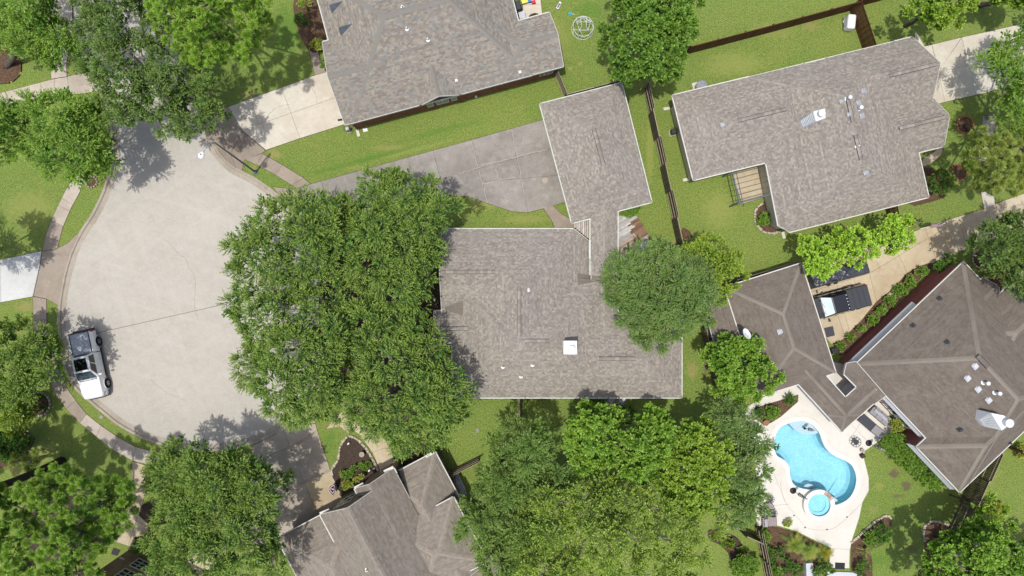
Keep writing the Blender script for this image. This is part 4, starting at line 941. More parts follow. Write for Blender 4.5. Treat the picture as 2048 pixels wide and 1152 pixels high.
# basin
r1 = offset(pool_w, .25); r2 = offset(pool_w, .7)
mb = MB(); vs = [(p[0], p[1], .0) for p in pool_w] + [(p[0], p[1], -1.0) for p in pool_w] + [(p[0], p[1], -1.25) for p in r1] + [(p[0], p[1], -1.4) for p in r2]
fs = [(k * n + i, k * n + (i + 1) % n, (k + 1) * n + (i + 1) % n, (k + 1) * n + i) for k in range(3) for i in range(n)] + [[3 * n + i for i in range(n)]]
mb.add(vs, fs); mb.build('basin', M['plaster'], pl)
shelf = smooth([(1562, 838), (1603, 836), (1640, 850), (1636, 866), (1622, 869), (1606, 868), (1593, 862), (1584, 854), (1576, 846)], 3)
sp = [tuple(v) for v in P2(shelf, -.3)]; mb = MB(); mb.prism(sp, -1.2, -.34); mb.build('tanning_shelf', M['plaster_pale'], pl)
sp = [tuple(v) for v in P2(smooth([(1606, 985), (1607, 975), (1615, 969), (1625, 970), (1634, 978), (1632, 988)], 3), -.4)]; mb = MB(); mb.prism(sp, -1.3, -.5); mb.build('step', M['plaster_pale'], pl)
sp = [tuple(v) for v in P2([(1663, 992), (1676, 1000), (1672, 1012), (1660, 1012)], -.4)]; mb = MB(); mb.prism(sp, -1.3, -.45); mb.build('step', M['plaster_pale'], pl)
mb = MB(); mb.sheet(offset(pool_w, .001), -.09); mb.build('water', M['water'], pl)
# spa
c = P(1638.5, 1010.5, .45); ro, ri = 1.36, 1.0; mb = MB()
mb.lathe((c.x, c.y, 0), [(ro - .04, 0), (ro - .04, .40), (ro, .42), (ro, .47), (ri - .03, .47), (ri - .03, .43), (ri, .40), (ri, .07)], 56, cap=False)
sb = mb.build('spa_wall', M['coping'], pl)
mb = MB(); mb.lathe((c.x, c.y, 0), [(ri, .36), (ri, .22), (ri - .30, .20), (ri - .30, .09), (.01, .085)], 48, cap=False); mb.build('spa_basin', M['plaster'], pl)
mb = MB(); mb.lathe((c.x, c.y, 0), [(.001, .35), (ri - .02, .35)], 40, cap=False); mb.build('spa_water', M['water'], pl)
for i in range(4):
    t = R_(62 - i * 11); x, y = c.x + (ro + ri) / 2 * math.cos(t), c.y + (ro + ri) / 2 * math.sin(t)
    mb = MB(); mb.box((x, y, .455), (.38, .22, .05), t); mb.build('spillway_tile', M['deck_bare'], pl)
for x, y in ((1588, 1031), (1610, 1055), (1654, 1059), (1694, 1034), (1706, 877)):
    q = P(x, y, .03); mb = MB(); mb.lathe((q.x, q.y, .03), [(.07, 0), (.07, .012), (.001, .014)], 10); mb.build('deck_drain', M['metal_dark'], dk)
# saw cuts in the deck
mb = MB()
for pts in ([(1560, 962), (1570, 1003), (1592, 1031), (1613, 1055), (1642, 1060), (1668, 1056), (1694, 1036), (1722, 1008)], [(1536, 1012), (1580, 1008)], [(1662, 1097), (1700, 1099)], [(1741, 812), (1700, 880)], [(1700, 846), (1742, 890)], [(1570, 1003), (1545, 940)]):
    q = [P(*a, .034) for a in smooth(pts, 3, False)]
    for a, b in zip(q[:-1], q[1:]): mb.beam(a, b, .02, .006)
mb.build('saw_cut', M['conc_tan'], dk)
# pale paving inside the courtyard and mats
def slab_box(name, label, cat, px, z0, z1, m, **k):
    mb = MB(); mb.prism([tuple(v) for v in P2(px, z1)], z0, z1); return tag(mb.build(name, M[m], bevel=.008, **k), label, cat)
slab_box('door_mat', 'black door mat at the lower end of the pool walk', 'mat', [(1670.5, 1125), (1690, 1126), (1689.5, 1139), (1670, 1138)], .03, .055, 'black')
slab_box('floor_mat', 'grey square rubber mat on the sand coloured driveway near the garage', 'mat', [(1648, 656), (1666, 652), (1670, 671), (1653, 675)], .035, .055, 'fabric_dark')
slab_box('door_mat', 'dark door mat in the shade by the brown house wall', 'mat', [(226, 1096), (240, 1101), (234, 1112), (222, 1108)], .036, .06, 'black')
slab_box('stepping_stone', 'sand coloured flat stone between two shrubs of the driveway bed', 'stone', [(1774, 590), (1784, 582), (1790, 589), (1787, 598), (1780, 597)], .03, .08, 'stone')
slab_box('stepping_stone', 'white stone slab at the left end of the planted strip by the pool', 'stone', [(1497, 825), (1508, 822), (1512, 833), (1501, 836)], .03, .10, 'coping')
slab_box('pad', 'small white equipment pad on the grass by the corner of the brick house', 'pad', [(725, 257), (734, 256), (736, 262), (727, 264)], .0, .08, 'metal_white')
q = P(1090, 361); mb = MB(); mb.lathe((q.x, q.y, .035), [(.26, 0), (.26, .012), (.001, .016)], 24); tag(mb.build('cleanout_cover', M['conc_warm']), 'round pale cover set in the grey driveway', 'cover')

# ------------------------------------------------------------------ beds
BEDS = [
 ('planting_bed', 'brown mulch bed between driveway and the tall maroon brick wall', [(1666, 688), (1683, 678), (1700, 660), (1723, 637), (1752, 601), (1783, 577), (1812, 545), (1838, 530), (1860, 524), (1872, 530), (1850, 548), (1800, 600), (1740, 668), (1700, 705), (1680, 712)], 'mulch', False),
 ('planting_bed', 'dark mulch bed with white stone edging before the gabled house', [(698, 873), (719, 881), (735, 900), (745, 918), (757, 939), (760, 950), (735, 966), (700, 985), (684, 992), (676, 975), (667, 960), (663, 940), (674, 923), (678, 900), (686, 883)], 'mulch_dark', False),
 ('planting_bed', 'dark mulch bed to the right of the sand coloured front walk', [(782, 890), (800, 880), (840, 884), (868, 900), (800, 940), (788, 926)], 'mulch_dark', False),
 ('planting_bed', 'mulch bed with palms and shrubs below the pool deck', [(1514, 1052), (1540, 1052), (1556, 1054), (1593, 1065), (1629, 1083), (1660, 1098), (1656, 1140), (1600, 1170), (1540, 1170), (1526, 1110), (1518, 1060)], 'mulch', False),
 ('planting_bed', 'planted strip with grasses crossing the pool deck', [(1507, 816), (1529, 808), (1569, 796), (1598, 787), (1597, 804), (1563, 834), (1544, 846), (1528, 853), (1512, 840)], 'mulch', False),
 ('planting_bed', 'pointed shrub bed in the lawn right of the pool walk', [(1702, 1085), (1735, 1058), (1768, 1032), (1782, 1033), (1784, 1042), (1776, 1075), (1765, 1090), (1740, 1100), (1745, 1125), (1745, 1160), (1701, 1140)], 'mulch', False),
 ('planting_bed', 'round mulch bed in front of the wooden fence at the lower right', [(1846, 1065), (1850, 1048), (1868, 1043), (1895, 1050), (1920, 1066), (1915, 1100), (1890, 1160), (1830, 1160), (1850, 1120)], 'mulch', True),
 ('planting_bed', 'pale edged round bed with a globe shrub beside the pergola', [(1512, 415), (1520, 408), (1540, 404), (1556, 450), (1560, 462), (1545, 466), (1528, 465), (1514, 452), (1509, 432)], 'mulch', True),
 ('planting_bed', 'mulch bed at the lower corner of the large right hand house', [(1808, 404), (1845, 385), (1846, 335), (1868, 335), (1885, 360), (1890, 395), (1860, 405), (1830, 412)], 'mulch', False),
 ('planting_bed', 'mulch bed by the front wall of the long brick house', [(588, 0), (632, 0), (655, 92), (640, 104), (620, 104), (596, 60)], 'mulch', True),
 ('planting_bed', 'small dirt bed between fence end and lawn near the middle of the picture', [(1362, 460), (1368, 455), (1380, 462), (1386, 474), (1366, 480)], 'mulch', False),
 ('planting_bed', 'curved grey bed with marigolds at the lower edge of the picture', [(1416, 1060), (1440, 1062), (1470, 1072), (1485, 1090), (1496, 1110), (1505, 1140), (1470, 1130), (1455, 1105), (1440, 1090), (1420, 1080)], 'mulch_dark', True),
 ('planting_bed', 'dark mulch bed under the pine at the bottom left', [(60, 1000), (120, 985), (200, 1000), (240, 1040), (215, 1090), (150, 1130), (60, 1110), (30, 1050)], 'mulch_dark', True),
 ('planting_bed', 'small gravelly bed beside the pale walk under the round oak', [(285, 1010), (300, 1005), (312, 1030), (300, 1050), (288, 1040), (277, 1030)], 'mulch_dark', True),
 ('planting_bed', 'mulch bed with white stones at the far left lawn', [(0, 900), (30, 870), (45, 855), (62, 870), (70, 880), (50, 915), (20, 930), (-20, 940)], 'mulch', True),
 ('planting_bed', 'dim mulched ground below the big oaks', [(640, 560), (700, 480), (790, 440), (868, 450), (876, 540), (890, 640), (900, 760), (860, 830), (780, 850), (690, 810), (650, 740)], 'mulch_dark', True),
 ('gravel_bed', 'white gravel strip beside the gabled house', [(898, 956), (916, 945), (930, 975), (934, 990), (916, 1000)], 'gravel', False)]
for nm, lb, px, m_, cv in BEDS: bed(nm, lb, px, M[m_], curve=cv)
def tree_ring(label, px, py, r, edge='stone', n=18, fill='mulch'):
    c = P(px, py); t = thing('tree_ring', label, 'tree ring', tuple(c)); mb = MB(); mb.lathe((c.x, c.y, 0), [(r, 0), (r * .8, .06), (.01, .10)], 24, cap=False); mb.build('mulch', M[fill], t)
    for i in range(n):
        a = 2 * math.pi * i / n; w = 2 * math.pi * r / n * .82; mb = MB(); mb.box((c.x + (r + .06) * math.cos(a), c.y + (r + .06) * math.sin(a), .07), (.15, w, .14), a + random.uniform(-.1, .1)); mb.build('stone', M[edge], t, bevel=.015)
    return t
tree_ring('brick edged ring of mulch right of the large taupe roofed house', 1929, 250, .66, 'terracotta'); tree_ring('brick edged mulch ring left of the olive pine', 1916, 345, .66, 'terracotta')
tree_ring('large stone edged ring under the oak at the right edge', 1963, 517, .80, 'stone', 20); tree_ring('small mulch ring in the strip by the kerb at the left', 184, 364, .42, 'conc_tan' if 'conc_tan' in M else 'stone', 12)
tree_ring('wide brown mulch ring at the left edge of the picture', 10, 134, 1.35, 'mulch', 8); tree_ring('thin ring of stones under the left yard trees', 78, 808, .95, 'stone', 20)
def stones(name_t, label, pts, w=.26, cat='edging'):
    t = thing(name_t, label, cat, tuple(P(*pts[0]))); q = [P(*a) for a in pts]; L = 0; s = 0
    for a, b in zip(q[:-1], q[1:]):
        d = b - a; l_ = d.length; d.normalize()
        while s < l_:
            p = a + d * s; k = random.uniform(.75, 1.15); mb = MB(); mb.box((p.x + random.uniform(-.03, .03), p.y + random.uniform(-.03, .03), .09), (w * k, .20 * random.uniform(.8, 1.2), .14), math.atan2(d.y, d.x) + random.uniform(-.25, .25))
            mb.build('stone', M['stone'], t, bevel=.03); s += w * k + .02
        s -= l_
    return t
stones('stone_edging', 'row of cream stones round the left side of the dark mulch bed', smooth([(698, 871), (688, 880), (681, 893), (679, 908), (675, 923), (664, 938), (664, 950), (668, 963), (675, 980), (683, 990)], 2, False))
stones('stone_edging', 'row of cream stones along the right side of the dark mulch bed', smooth([(700, 872), (716, 879), (733, 897), (744, 915), (752, 930), (757, 940)], 2, False))
stones('stone_edging', 'short row of cream stones right of the sand coloured front walk', smooth([(775, 887), (781, 900), (786, 915), (790, 925)], 2, False))
stones('bed_kerb', 'pale curved kerb round the globe shrub bed', smooth([(1524, 408), (1513, 416), (1509, 432), (1513, 450), (1526, 463), (1545, 467), (1558, 463)], 3, False), .22)
stones('stone_edging', 'brown brick edging of the pointed shrub bed', smooth([(1703, 1083), (1720, 1068), (1745, 1046), (1766, 1032), (1776, 1031), (1783, 1038)], 2, False), .22)
stones('stone_edging', 'dark edging of the round mulch bed by the wooden fence', smooth([(1848, 1080), (1845, 1062), (1852, 1047), (1870, 1042), (1898, 1050)], 2, False), .22)
DEEP = srgb(86, 136, 40, .70)
DRY, SOIL, PALE = srgb(176, 164, 104, .68), srgb(124, 110, 88, .6), srgb(164, 168, 92, .72)
for a_ in [(1788, 948, 16, 11, SOIL, .9), (1812, 972, 13, 12, SOIL, .85), (1797, 992, 14, 5, SOIL, .7), (1758, 972, 12, 10, PALE, .5), (550, 308, 18, 12, DRY, .7), (52, 614, 26, 14, DRY, .6), (780, 296, 44, 7, DRY, .45), (1161, 127, 7, 6, DRY, .8), (1141, 137, 6, 5, DRY, .8),
           (1117, 54, 4, 6, DRY, .7), (1350, 487, 12, 9, DRY, .8), (1620, 52, 24, 12, DRY, .5), (1550, 60, 60, 20, PALE, .45), (1822, 1098, 18, 9, SOIL, .5), (1697, 50, 14, 18, SOIL, .7), (505, 338, 16, 9, DRY, .6), (500, 190, 30, 10, DRY, .5), (232, 846, 18, 6, DRY, .5),
           (930, 932, 18, 9, DRY, .7), (1412, 715, 7, 50, SOIL, .7), (1384, 738, 14, 22, DRY, .6), (706, 335, 30, 8, DRY, .3), (960, 410, 40, 14, PALE, .6), (1050, 440, 60, 12, PALE, .5), (1110, 85, 40, 60, PALE, .4), (1640, 1025, 10, 10, SOIL, .2), (1745, 1020, 14, 12, DRY, .35), (30, 940, 18, 12, DRY, .6), (85, 905, 40, 30, PALE, .5),
           (1400, 250, 30, 60, PALE, .5), (1470, 130, 80, 30, PALE, .5), (1440, 420, 40, 50, PALE, .45), (1300, 300, 10, 90, PALE, .5), (1975, 930, 30, 50, PALE, .4), (60, 420, 60, 50, PALE, .5), (1040, 860, 30, 20, PALE, .4), (1705, 1128, 5, 20, SOIL, .5), (720, 322, 150, 7, DEEP, .5, .26), (880, 262, 120, 8, DEEP, .4, .26), (830, 300, 100, 5, PALE, .4, .26), (570, 60, 40, 60, DEEP, .5), (1180, 20, 40, 20, DEEP, .4), (1690, 470, 60, 12, DEEP, .5), (660, 880, 14, 30, DEEP, .4), (1700, 1100, 10, 10, SOIL, .1), (1970, 1000, 30, 60, PALE, .3), (1750, 1120, 40, 20, DEEP, .4)]: lawn_patch(*a_)
# ------------------------------------------------------------------ fences
PK = {}
def picket_mesh(h, w=.135, kind='dog'):
    k = (round(h, 2), w)
    if k not in PK:
        mb = MB(); t = .018; vs = []
        for y in (-t / 2, t / 2): vs += [(-w / 2, y, .03), (w / 2, y, .03), (w / 2, y, h - .04), (w / 2 - .035, y, h), (-w / 2 + .035, y, h), (-w / 2, y, h - .04)]
        fs = [(5, 4, 3, 2, 1, 0), (6, 7, 8, 9, 10, 11)] + [(i, (i + 1) % 6, 6 + (i + 1) % 6, 6 + i) for i in range(6)]
        me = bpy.data.meshes.new('picket'); me.from_pydata(vs, [], fs); PK[k] = me
    return PK[k]
def fence(label, a, b, h=1.95, m='fence_old', rail='fence_rail', mode='alt', sec=2.2, side=1, name='wooden_fence', cap=False):
    A, B = P(*a), P(*b); d = B - A; L_ = d.length; d.normalize(); nn = Vector((-d.y, d.x, 0)) * side; ang = math.atan2(d.y, d.x)
    t = thing(name, label, 'fence', tuple(A), ang); me = picket_mesh(h)
    if not me.materials: me.materials.append(M[m])
    def add(name_, me_, x, y, z, rz=0, mm=None):
        o = bpy.data.objects.new(name_, me_); COL.objects.link(o); o.parent = t; o.location = (x, y, z); o.rotation_euler = (0, 0, rz)
        if mm: 
            o.material_slots[0].link = 'OBJECT'; o.material_slots[0].material = M[mm]
        return o
    ns = max(1, round(L_ / sec)); ls = L_ / ns; sg = side
    pm = bpy.data.meshes.new('post'); q = MB(); q.box((0, 0, h / 2), (.10, .10, h)); pm.from_pydata(q.v, [], q.f); pm.materials.append(M[rail if mode == 'alt' else m])
    rm = bpy.data.meshes.new('rail'); q = MB(); q.box((ls / 2, 0, 0), (ls - .02, .04, .09)); rm.from_pydata(q.v, [], q.f); rm.materials.append(M[rail])
    for k in range(ns + 1): add('post', pm, min(k * ls, L_), 0, 0)
    for k in range(ns):
        front = (k % 2 == 0) if mode == 'alt' else (mode == 'front'); s_ = sg * (.075 if front else -.075)
        np_ = int(ls / .143); 
        for i in range(np_):
            add('picket', me, k * ls + (i + .5) * ls / np_, s_, 0, random.uniform(-.02, .02), m)
        for z in (.35, h * .52, h - .25): add('rail', rm, k * ls + .01, 0 if mode == 'alt' else -s_ * .1, z)
        cm = add('top_rail', rm, k * ls + .01, s_, h + .005)
        cm.scale = (1, 1.2, .35)
    return t
fence('long weathered fence with alternating panels between main garage and the right hand yard', (1286, 178), (1356, 492), 2.1, mode='alt', side=1)
fence('brown stained fence across the top of the right hand back yard', (1370, 108), (1530, 66), 1.9, 'fence_brown', 'fence_brown', mode='front', side=-1)
fence('dark brown fence continuing to the top edge beside the white bin', (1530, 66), (1700, 20), 1.9, 'fence_brown', 'fence_brown', mode='front', side=-1)
fence('red brown fence with open rails running down behind the large right hand house', (1700, 20), (1731, 112), 2.0, 'fence_brown', 'fence_brown', mode='back', side=1)
fence('dark fence along the very top edge right of the bin', (1700, 16), (1790, -8), 1.9, 'fence_brown', 'fence_brown', mode='front', side=-1)
fence('short pale fence from the corner of the brick house', (1109, 150), (1129, 199), 1.8, mode='front', side=1)
fence('weathered fence behind the main garage', (1129, 199), (1240, 170), 1.7, mode='front', side=-1)
fence('short fence below the eave of the main house', (1037, 790), (1037, 836), 1.9, 'fence_old', mode='front', side=1)
fence('low weathered fence beside the gabled house', (903, 940), (960, 912), 1.8, mode='front', side=-1)
fence('weathered wood fence running from the tall house corner to the bottom right trees', (1968, 895), (1872, 1110), 2.2, mode='alt', side=1, sec=2.4)
fence('dark fence crossing the right edge beside the tall house', (2012, 892), (2090, 935), 1.9, 'fence_brown', mode='front', side=-1)
fence('dark wooden fence at the bottom edge left of the palm bed', (1508, 1050), (1532, 1170), 2.0, 'fence_old', mode='front', side=1)
fence('short slanting fence piece meeting the bottom fence', (1478, 1058), (1509, 1072), 1.9, mode='front', side=1)
fence('weathered fence behind the old brown garage roof', (1462, 562), (1580, 526), 1.7, mode='alt', side=1)
fence('leaning grey fence between main house and brown garage', (1402, 655), (1428, 770), 1.8, 'fence_old', mode='front', side=-1)
fence('brown gate beside the big right hand house above the bright green trees', (1770, 408), (1776, 436), 1.9, 'fence_brown', 'fence_rail', mode='back', side=1, name='wooden_gate')
fence('white trimmed side gate left of the flag', (1808, 452), (1822, 450), 1.5, 'fence_old', mode='front', name='wooden_gate')
fence('grey fence length lying in the lower right bed', (1862, 1073), (1897, 1090), 1.2, 'fence_old', mode='front', side=1)
fence('dark low fence at the far left under the yard trees', (-40, 925), (25, 905), 1.7, 'fence_old', mode='front', side=-1)
# ------------------------------------------------------------------ weathered deck behind the main house
t = thing('wooden_deck', 'rounded weathered deck with flaking white and bare brown boards beside the breezeway', 'deck', tuple(P(1262, 470)))
dpx = [(1212, 450), (1234, 432), (1270, 428), (1285, 447), (1296, 467), (1299, 487), (1297, 520), (1262, 545), (1212, 560)]
dw = ccw([tuple(v) for v in P2(dpx, .3)]); ang = math.atan2(.5, .866); dx, dy = math.cos(ang), math.sin(ang); off = [(-dy * v[0] + dx * v[1]) for v in dw]
k = min(off); i = 0
while k < max(off):
    q = clip(dw, -dy, dx, -k - .004); q = clip(q, dy, -dx, k + .138) if len(q) > 2 else []
    if len(q) > 2 and abs(area2(q)) > .01:
        cx = sum(v[0] for v in q) / len(q)
        al = [dx * v[0] + dy * v[1] for v in q]; a0, a1 = min(al), max(al); cutp = a0 + (a1 - a0) * (.62 + .2 * random.random())
        for lo_, hi_ in ((a0, cutp), (cutp + .006, a1)):
            qq = clip(q, dx, dy, -lo_); qq = clip(qq, -dx, -dy, hi_) if len(qq) > 2 else []
            if len(qq) < 3 or abs(area2(qq)) < .008: continue
            mx = sum(v[0] for v in qq) / len(qq); my = sum(v[1] for v in qq) / len(qq); r0 = P(1286, 458, .3); r1 = P(1250, 500, .3)
            mm = 'deck_red' if (abs(my - r0.y) < .75 and mx > r0.x - .9) else ('deck_bare' if my < r1.y + .6 and my > r1.y - 1.1 and mx < r0.x - .3 else 'deck_white')
            if random.random() < .08: mm = 'deck_bare'
            mb = MB(); mb.prism(qq, .22, .30 + random.uniform(-.004, .004)); mb.build('plank', M[mm], t)
    k += .142; i += 1

# ------------------------------------------------------------------ vehicles
def wheel(par, x, y, r=.40, w=.27, spokes=6):
    s = 1 if y > 0 else -1
    mb = MB(); prof = [(r * .62, -w / 2), (r * .93, -w / 2), (r, -w / 2 + .04), (r, w / 2 - .04), (r * .93, w / 2), (r * .62, w / 2)]
    n = 24; vs = []
    for rr, yy in prof:
        for k in range(n): a = 2 * math.pi * k / n; vs.append((x + rr * math.cos(a), y + yy, r + rr * math.sin(a)))
    mb.add(vs, [(i * n + k, (i + 1) * n + k, (i + 1) * n + (k + 1) % n, i * n + (k + 1) % n) for i in range(5) for k in range(n)])
    wh = mb.build('wheel', M['rubber'], par, local=True)
    mb = MB(); yo = y + s * (w / 2 - .03)
    for k in range(spokes):
        a = 2 * math.pi * k / spokes; mb.beam((x + .05 * math.cos(a), yo, r + .05 * math.sin(a)), (x + r * .62 * math.cos(a), yo, r + r * .62 * math.sin(a)), .05, .07)
    vs = []; 
    for rr, yy in ((r * .66, 0), (r * .60, s * .02), (r * .60, -s * .12)):
        for k in range(n): a = 2 * math.pi * k / n; vs.append((x + rr * math.cos(a), yo + yy, r + rr * math.sin(a)))
    mb.add(vs, [(i * n + k, (i + 1) * n + k, (i + 1) * n + (k + 1) % n, i * n + (k + 1) % n) for i in range(2) for k in range(n)])
    mb.build('rim', M['chrome'], wh, local=True)
    mb = MB(); vs = [(x + r * .6 * math.cos(2 * math.pi * k / n), yo - s * .10, r + r * .6 * math.sin(2 * math.pi * k / n)) for k in range(n)]; mb.add(vs, [list(range(n))]); mb.build('brake_disc', M['metal_dark'], wh, local=True)
def loft(mb, secs, close=True):
    n = len(secs[0]); vs = [v for s in secs for v in s]
    fs = [(i * n + k, (i + 1) * n + k, (i + 1) * n + (k + 1) % n, i * n + (k + 1) % n) for i in range(len(secs) - 1) for k in range(n)]
    if close: fs += [list(range(n)), list(reversed([(len(secs) - 1) * n + k for k in range(n)]))]
    mb.add(vs, fs); return mb
def pickup(label, px, py, rz, paint, cover, roof_dark, shade_m, group=None):
    t = thing('pickup_truck', label, 'pickup truck', tuple(P(px, py, .9))[:2] + (0,), rz)
    def sec(x, wb, wm, wt, zb, zm, zt): return [(x, -wb, zb), (x, -wm, zm), (x, -wt, zt), (x, -wt * .5, zt + .025), (x, wt * .5, zt + .025), (x, wt, zt), (x, wm, zm), (x, wb, zb)]
    mb = MB(); loft(mb, [sec(2.92, .70, .78, .62, .42, .66, .98), sec(2.78, .88, .95, .80, .38, .74, 1.10), sec(2.3, .95, 1.0, .88, .36, .80, 1.20), sec(1.3, .96, 1.0, .90, .36, .84, 1.28), sec(1.25, .96, 1.0, .93, .36, .86, 1.30), sec(-.95, .96, 1.0, .94, .36, .88, 1.30)])
    mb.build('body', M[paint], t, local=True, smooth_=False, bevel=.045)
    mb = MB()
    for s in (-1, 1): loft(mb, [[(-.99, s * .80, .5), (-.99, s * .80, 1.31), (-.99, s * .93, 1.33), (-.99, s * 1.0, .95), (-.99, s * .97, .42)][::s], [(-2.82, s * .80, .5), (-2.82, s * .80, 1.31), (-2.82, s * .93, 1.33), (-2.82, s * .99, .95), (-2.82, s * .95, .46)][::s]])
    mb.box((-1.9, 0, .62), (1.86, 1.62, .10)); mb.build('bed', M[paint], t, local=True, bevel=.025)
    mb = MB(); mb.box((-2.86, 0, .92), (.10, 1.86, .80)); tg = mb.build('tailgate', M['metal_dark'] if paint == 'paint_white' else M[paint], t, local=True, bevel=.02)
    mb = MB(); mb.box((-2.98, 0, .56), (.18, 1.9, .2)); mb.build('rear_bumper', M['metal_dark'], t, local=True, bevel=.04)
    mb = MB(); loft(mb, [[(2.9, -.80, .42), (3.0, -.72, .46), (3.0, .72, .46), (2.9, .80, .42)], [(2.9, -.80, .66), (3.02, -.72, .64), (3.02, .72, .64), (2.9, .80, .66)]]); mb.build('front_bumper', M['metal_dark'], t, local=True, bevel=.02)
    # greenhouse
    B0, B1, T0, T1 = -.98, 1.22, -.78, .50; wb, wt, zb, zt = .93, .72, 1.30, 1.86
    mb = MB(); vs = [(B0, -wb, zb), (B1, -wb, zb), (B1, wb, zb), (B0, wb, zb), (T0, -wt, zt), (T1, -wt, zt), (T1, wt, zt), (T0, wt, zt)]
    mb.add(vs, [(0, 1, 5, 4), (1, 2, 6, 5), (2, 3, 7, 6), (3, 0, 4, 7), (4, 5, 6, 7)]); mb.build('cab', M[paint], t, local=True, bevel=.06)
    def quad(a, b, c, d, i0, i1, j0, j1, o):
        f = lambda u, v: (Vector(a).lerp(Vector(b), u)).lerp(Vector(d).lerp(Vector(c), u), v)
        q = [f(i0, j0), f(i1, j0), f(i1, j1), f(i0, j1)]; nn = (q[1] - q[0]).cross(q[3] - q[0]).normalized() * o; return [tuple(v + nn) for v in q]
    mb = MB(); mb.add(quad(vs[1], vs[2], vs[6], vs[5], .04, .96, .04, .94, .012), [(0, 1, 2, 3)]); ws_ = mb.build('windshield', M[shade_m], t, local=True)
    for wa, wb_ in (((1.26, -.5, 1.34), (1.05, .1, 1.44)), ((1.26, .35, 1.34), (1.05, .75, 1.42))): mb = MB(); mb.beam(wa, wb_, .02, .02); mb.build('wiper', M['black'], t, local=True)
    mb = MB(); mb.add(quad(vs[3], vs[0], vs[4], vs[7], .12, .88, .15, .88, .012), [(0, 1, 2, 3)]); mb.build('rear_window', M['glass_car'], t, local=True)
    for a, b, c, d, sd in ((vs[0], vs[1], vs[5], vs[4], -1), (vs[2], vs[3], vs[7], vs[6], 1)):
        for i0, i1 in ((.07, .44), (.48, .90)) if sd < 0 else ((.10, .52), (.56, .93)):
            mb = MB(); mb.add(quad(a, b, c, d, i0, i1, .10, .90, .014), [(0, 1, 2, 3)]); mb.build('side_window', M['glass_car'], t, local=True)
    if roof_dark:
        mb = MB(); mb.box((-.12, 0, zt + .012), (1.02, 1.06, .02)); mb.build('sunroof', M['glass_car'], t, local=True, bevel=.01)
    else:
        mb = MB()
        for k in range(5): mb.box((-.12, -.5 + k * .25, zt + .01), (1.1, .04, .025))
        mb.build('roof_rib', M[paint], t, local=True)
        for k in range(5): mb = MB(); mb.box((-.72, -.56 + k * .28, zt + .035), (.08, .10, .04)); mb.build('marker_light', M['chrome'], t, local=True, bevel=.01)
    # bed cover / liner
    if cover == 'liner':
        mb = MB(); mb.box((-1.91, 0, 1.20), (1.78, 1.60, .03)); ln = mb.build('bed_cover', M['bed'], t, local=True)
        for k in range(16): mb = MB(); mb.box((-1.91, -.72 + k * .096, 1.225), (1.72, .035, .02)); mb.build('rib', M['bed'], ln, local=True)
        for s in (-1, 1): mb = MB(); mb.box((-1.9, s * .83, 1.335), (1.8, .07, .03)); mb.build('bed_rail', M['black'], t, local=True, bevel=.008)
    else:
        for k in range(4):
            mb = MB(); mb.box((-1.28 - k * .47, 0, 1.35), (.455, 1.78, .045)); mb.build('cover_panel', M['vinyl'], t, local=True, bevel=.015)
    for s in (-1, 1):
        mb = MB(); mb.box((-2.80, s * .93, 1.05), (.14, .14, .34)); mb.build('tail_light', M['red'], t, local=True, bevel=.02)
        mb = MB(); loft(mb, [[(2.93, s * .50, .78), (2.88, s * .86, .78), (2.55, s * .97, .84)], [(2.90, s * .50, .98), (2.84, s * .84, 1.0), (2.5, s * .95, 1.02)]]); mb.build('headlight', M['metal'], t, local=True)
        mb = MB(); mb.beam((.98, s * .95, 1.30), (1.0, s * 1.12, 1.36), .05, .05); mb.box((.98, s * 1.20, 1.38), (.14, .26, .20)); mb.build('mirror', M[paint], t, local=True, bevel=.02)
        for x in (1.88, -1.82):
            mb = MB(); a = [(x + .50 * math.cos(math.pi * k / 14), s * 1.012, .40 + .50 * math.sin(math.pi * k / 14)) for k in range(15)]; mb.add(a, [list(range(15))]); mb.build('wheel_arch', M['black'], t, local=True)
            wheel(t, x, s * .93)
            fl = MB(); fl.tube([(x + .52 * math.cos(math.pi * k / 14), s * 1.02, .40 + .52 * math.sin(math.pi * k / 14)) for k in range(15)], .028, 5); fl.build('fender_lip', M[paint], t, local=True)
        for x in (.18, -.42): mb = MB(); mb.box((x, s * 1.015, 1.05), (.16, .03, .03)); mb.build('door_handle', M[paint], t, local=True)
        for x in (.72, -.30, -.93): mb = MB(); mb.box((x, s * 1.005, .80), (.012, .012, .72)); mb.build('door_seam', M['black'], t, local=True)
        mb = MB(); mb.box((-.1, s * .99, .36), (2.5, .10, .06)); mb.build('running_board', M['black'], t, local=True, bevel=.02)
    mb = MB(); mb.box((2.96, 0, .80), (.03, .96, .26)); mb.build('grille', M['metal_dark'], t, local=True)
    mb = MB(); mb.box((1.28, 0, 1.305), (.10, 1.5, .02)); mb.build('cowl', M['black'], t, local=True)
    return t
pickup('white pickup truck parked at the left kerb of the cul-de-sac', 175, 730, math.atan2(-.978, .208), 'paint_white', 'liner', True, 'windshield')
tk = bpy.data.objects['pickup_truck']; tk.location.z = ZS
pickup('black pickup truck with a silver sunshade on the sand coloured driveway', 1668, 607, math.atan2(-.262, -.965), 'paint_black', 'panels', False, 'shade')
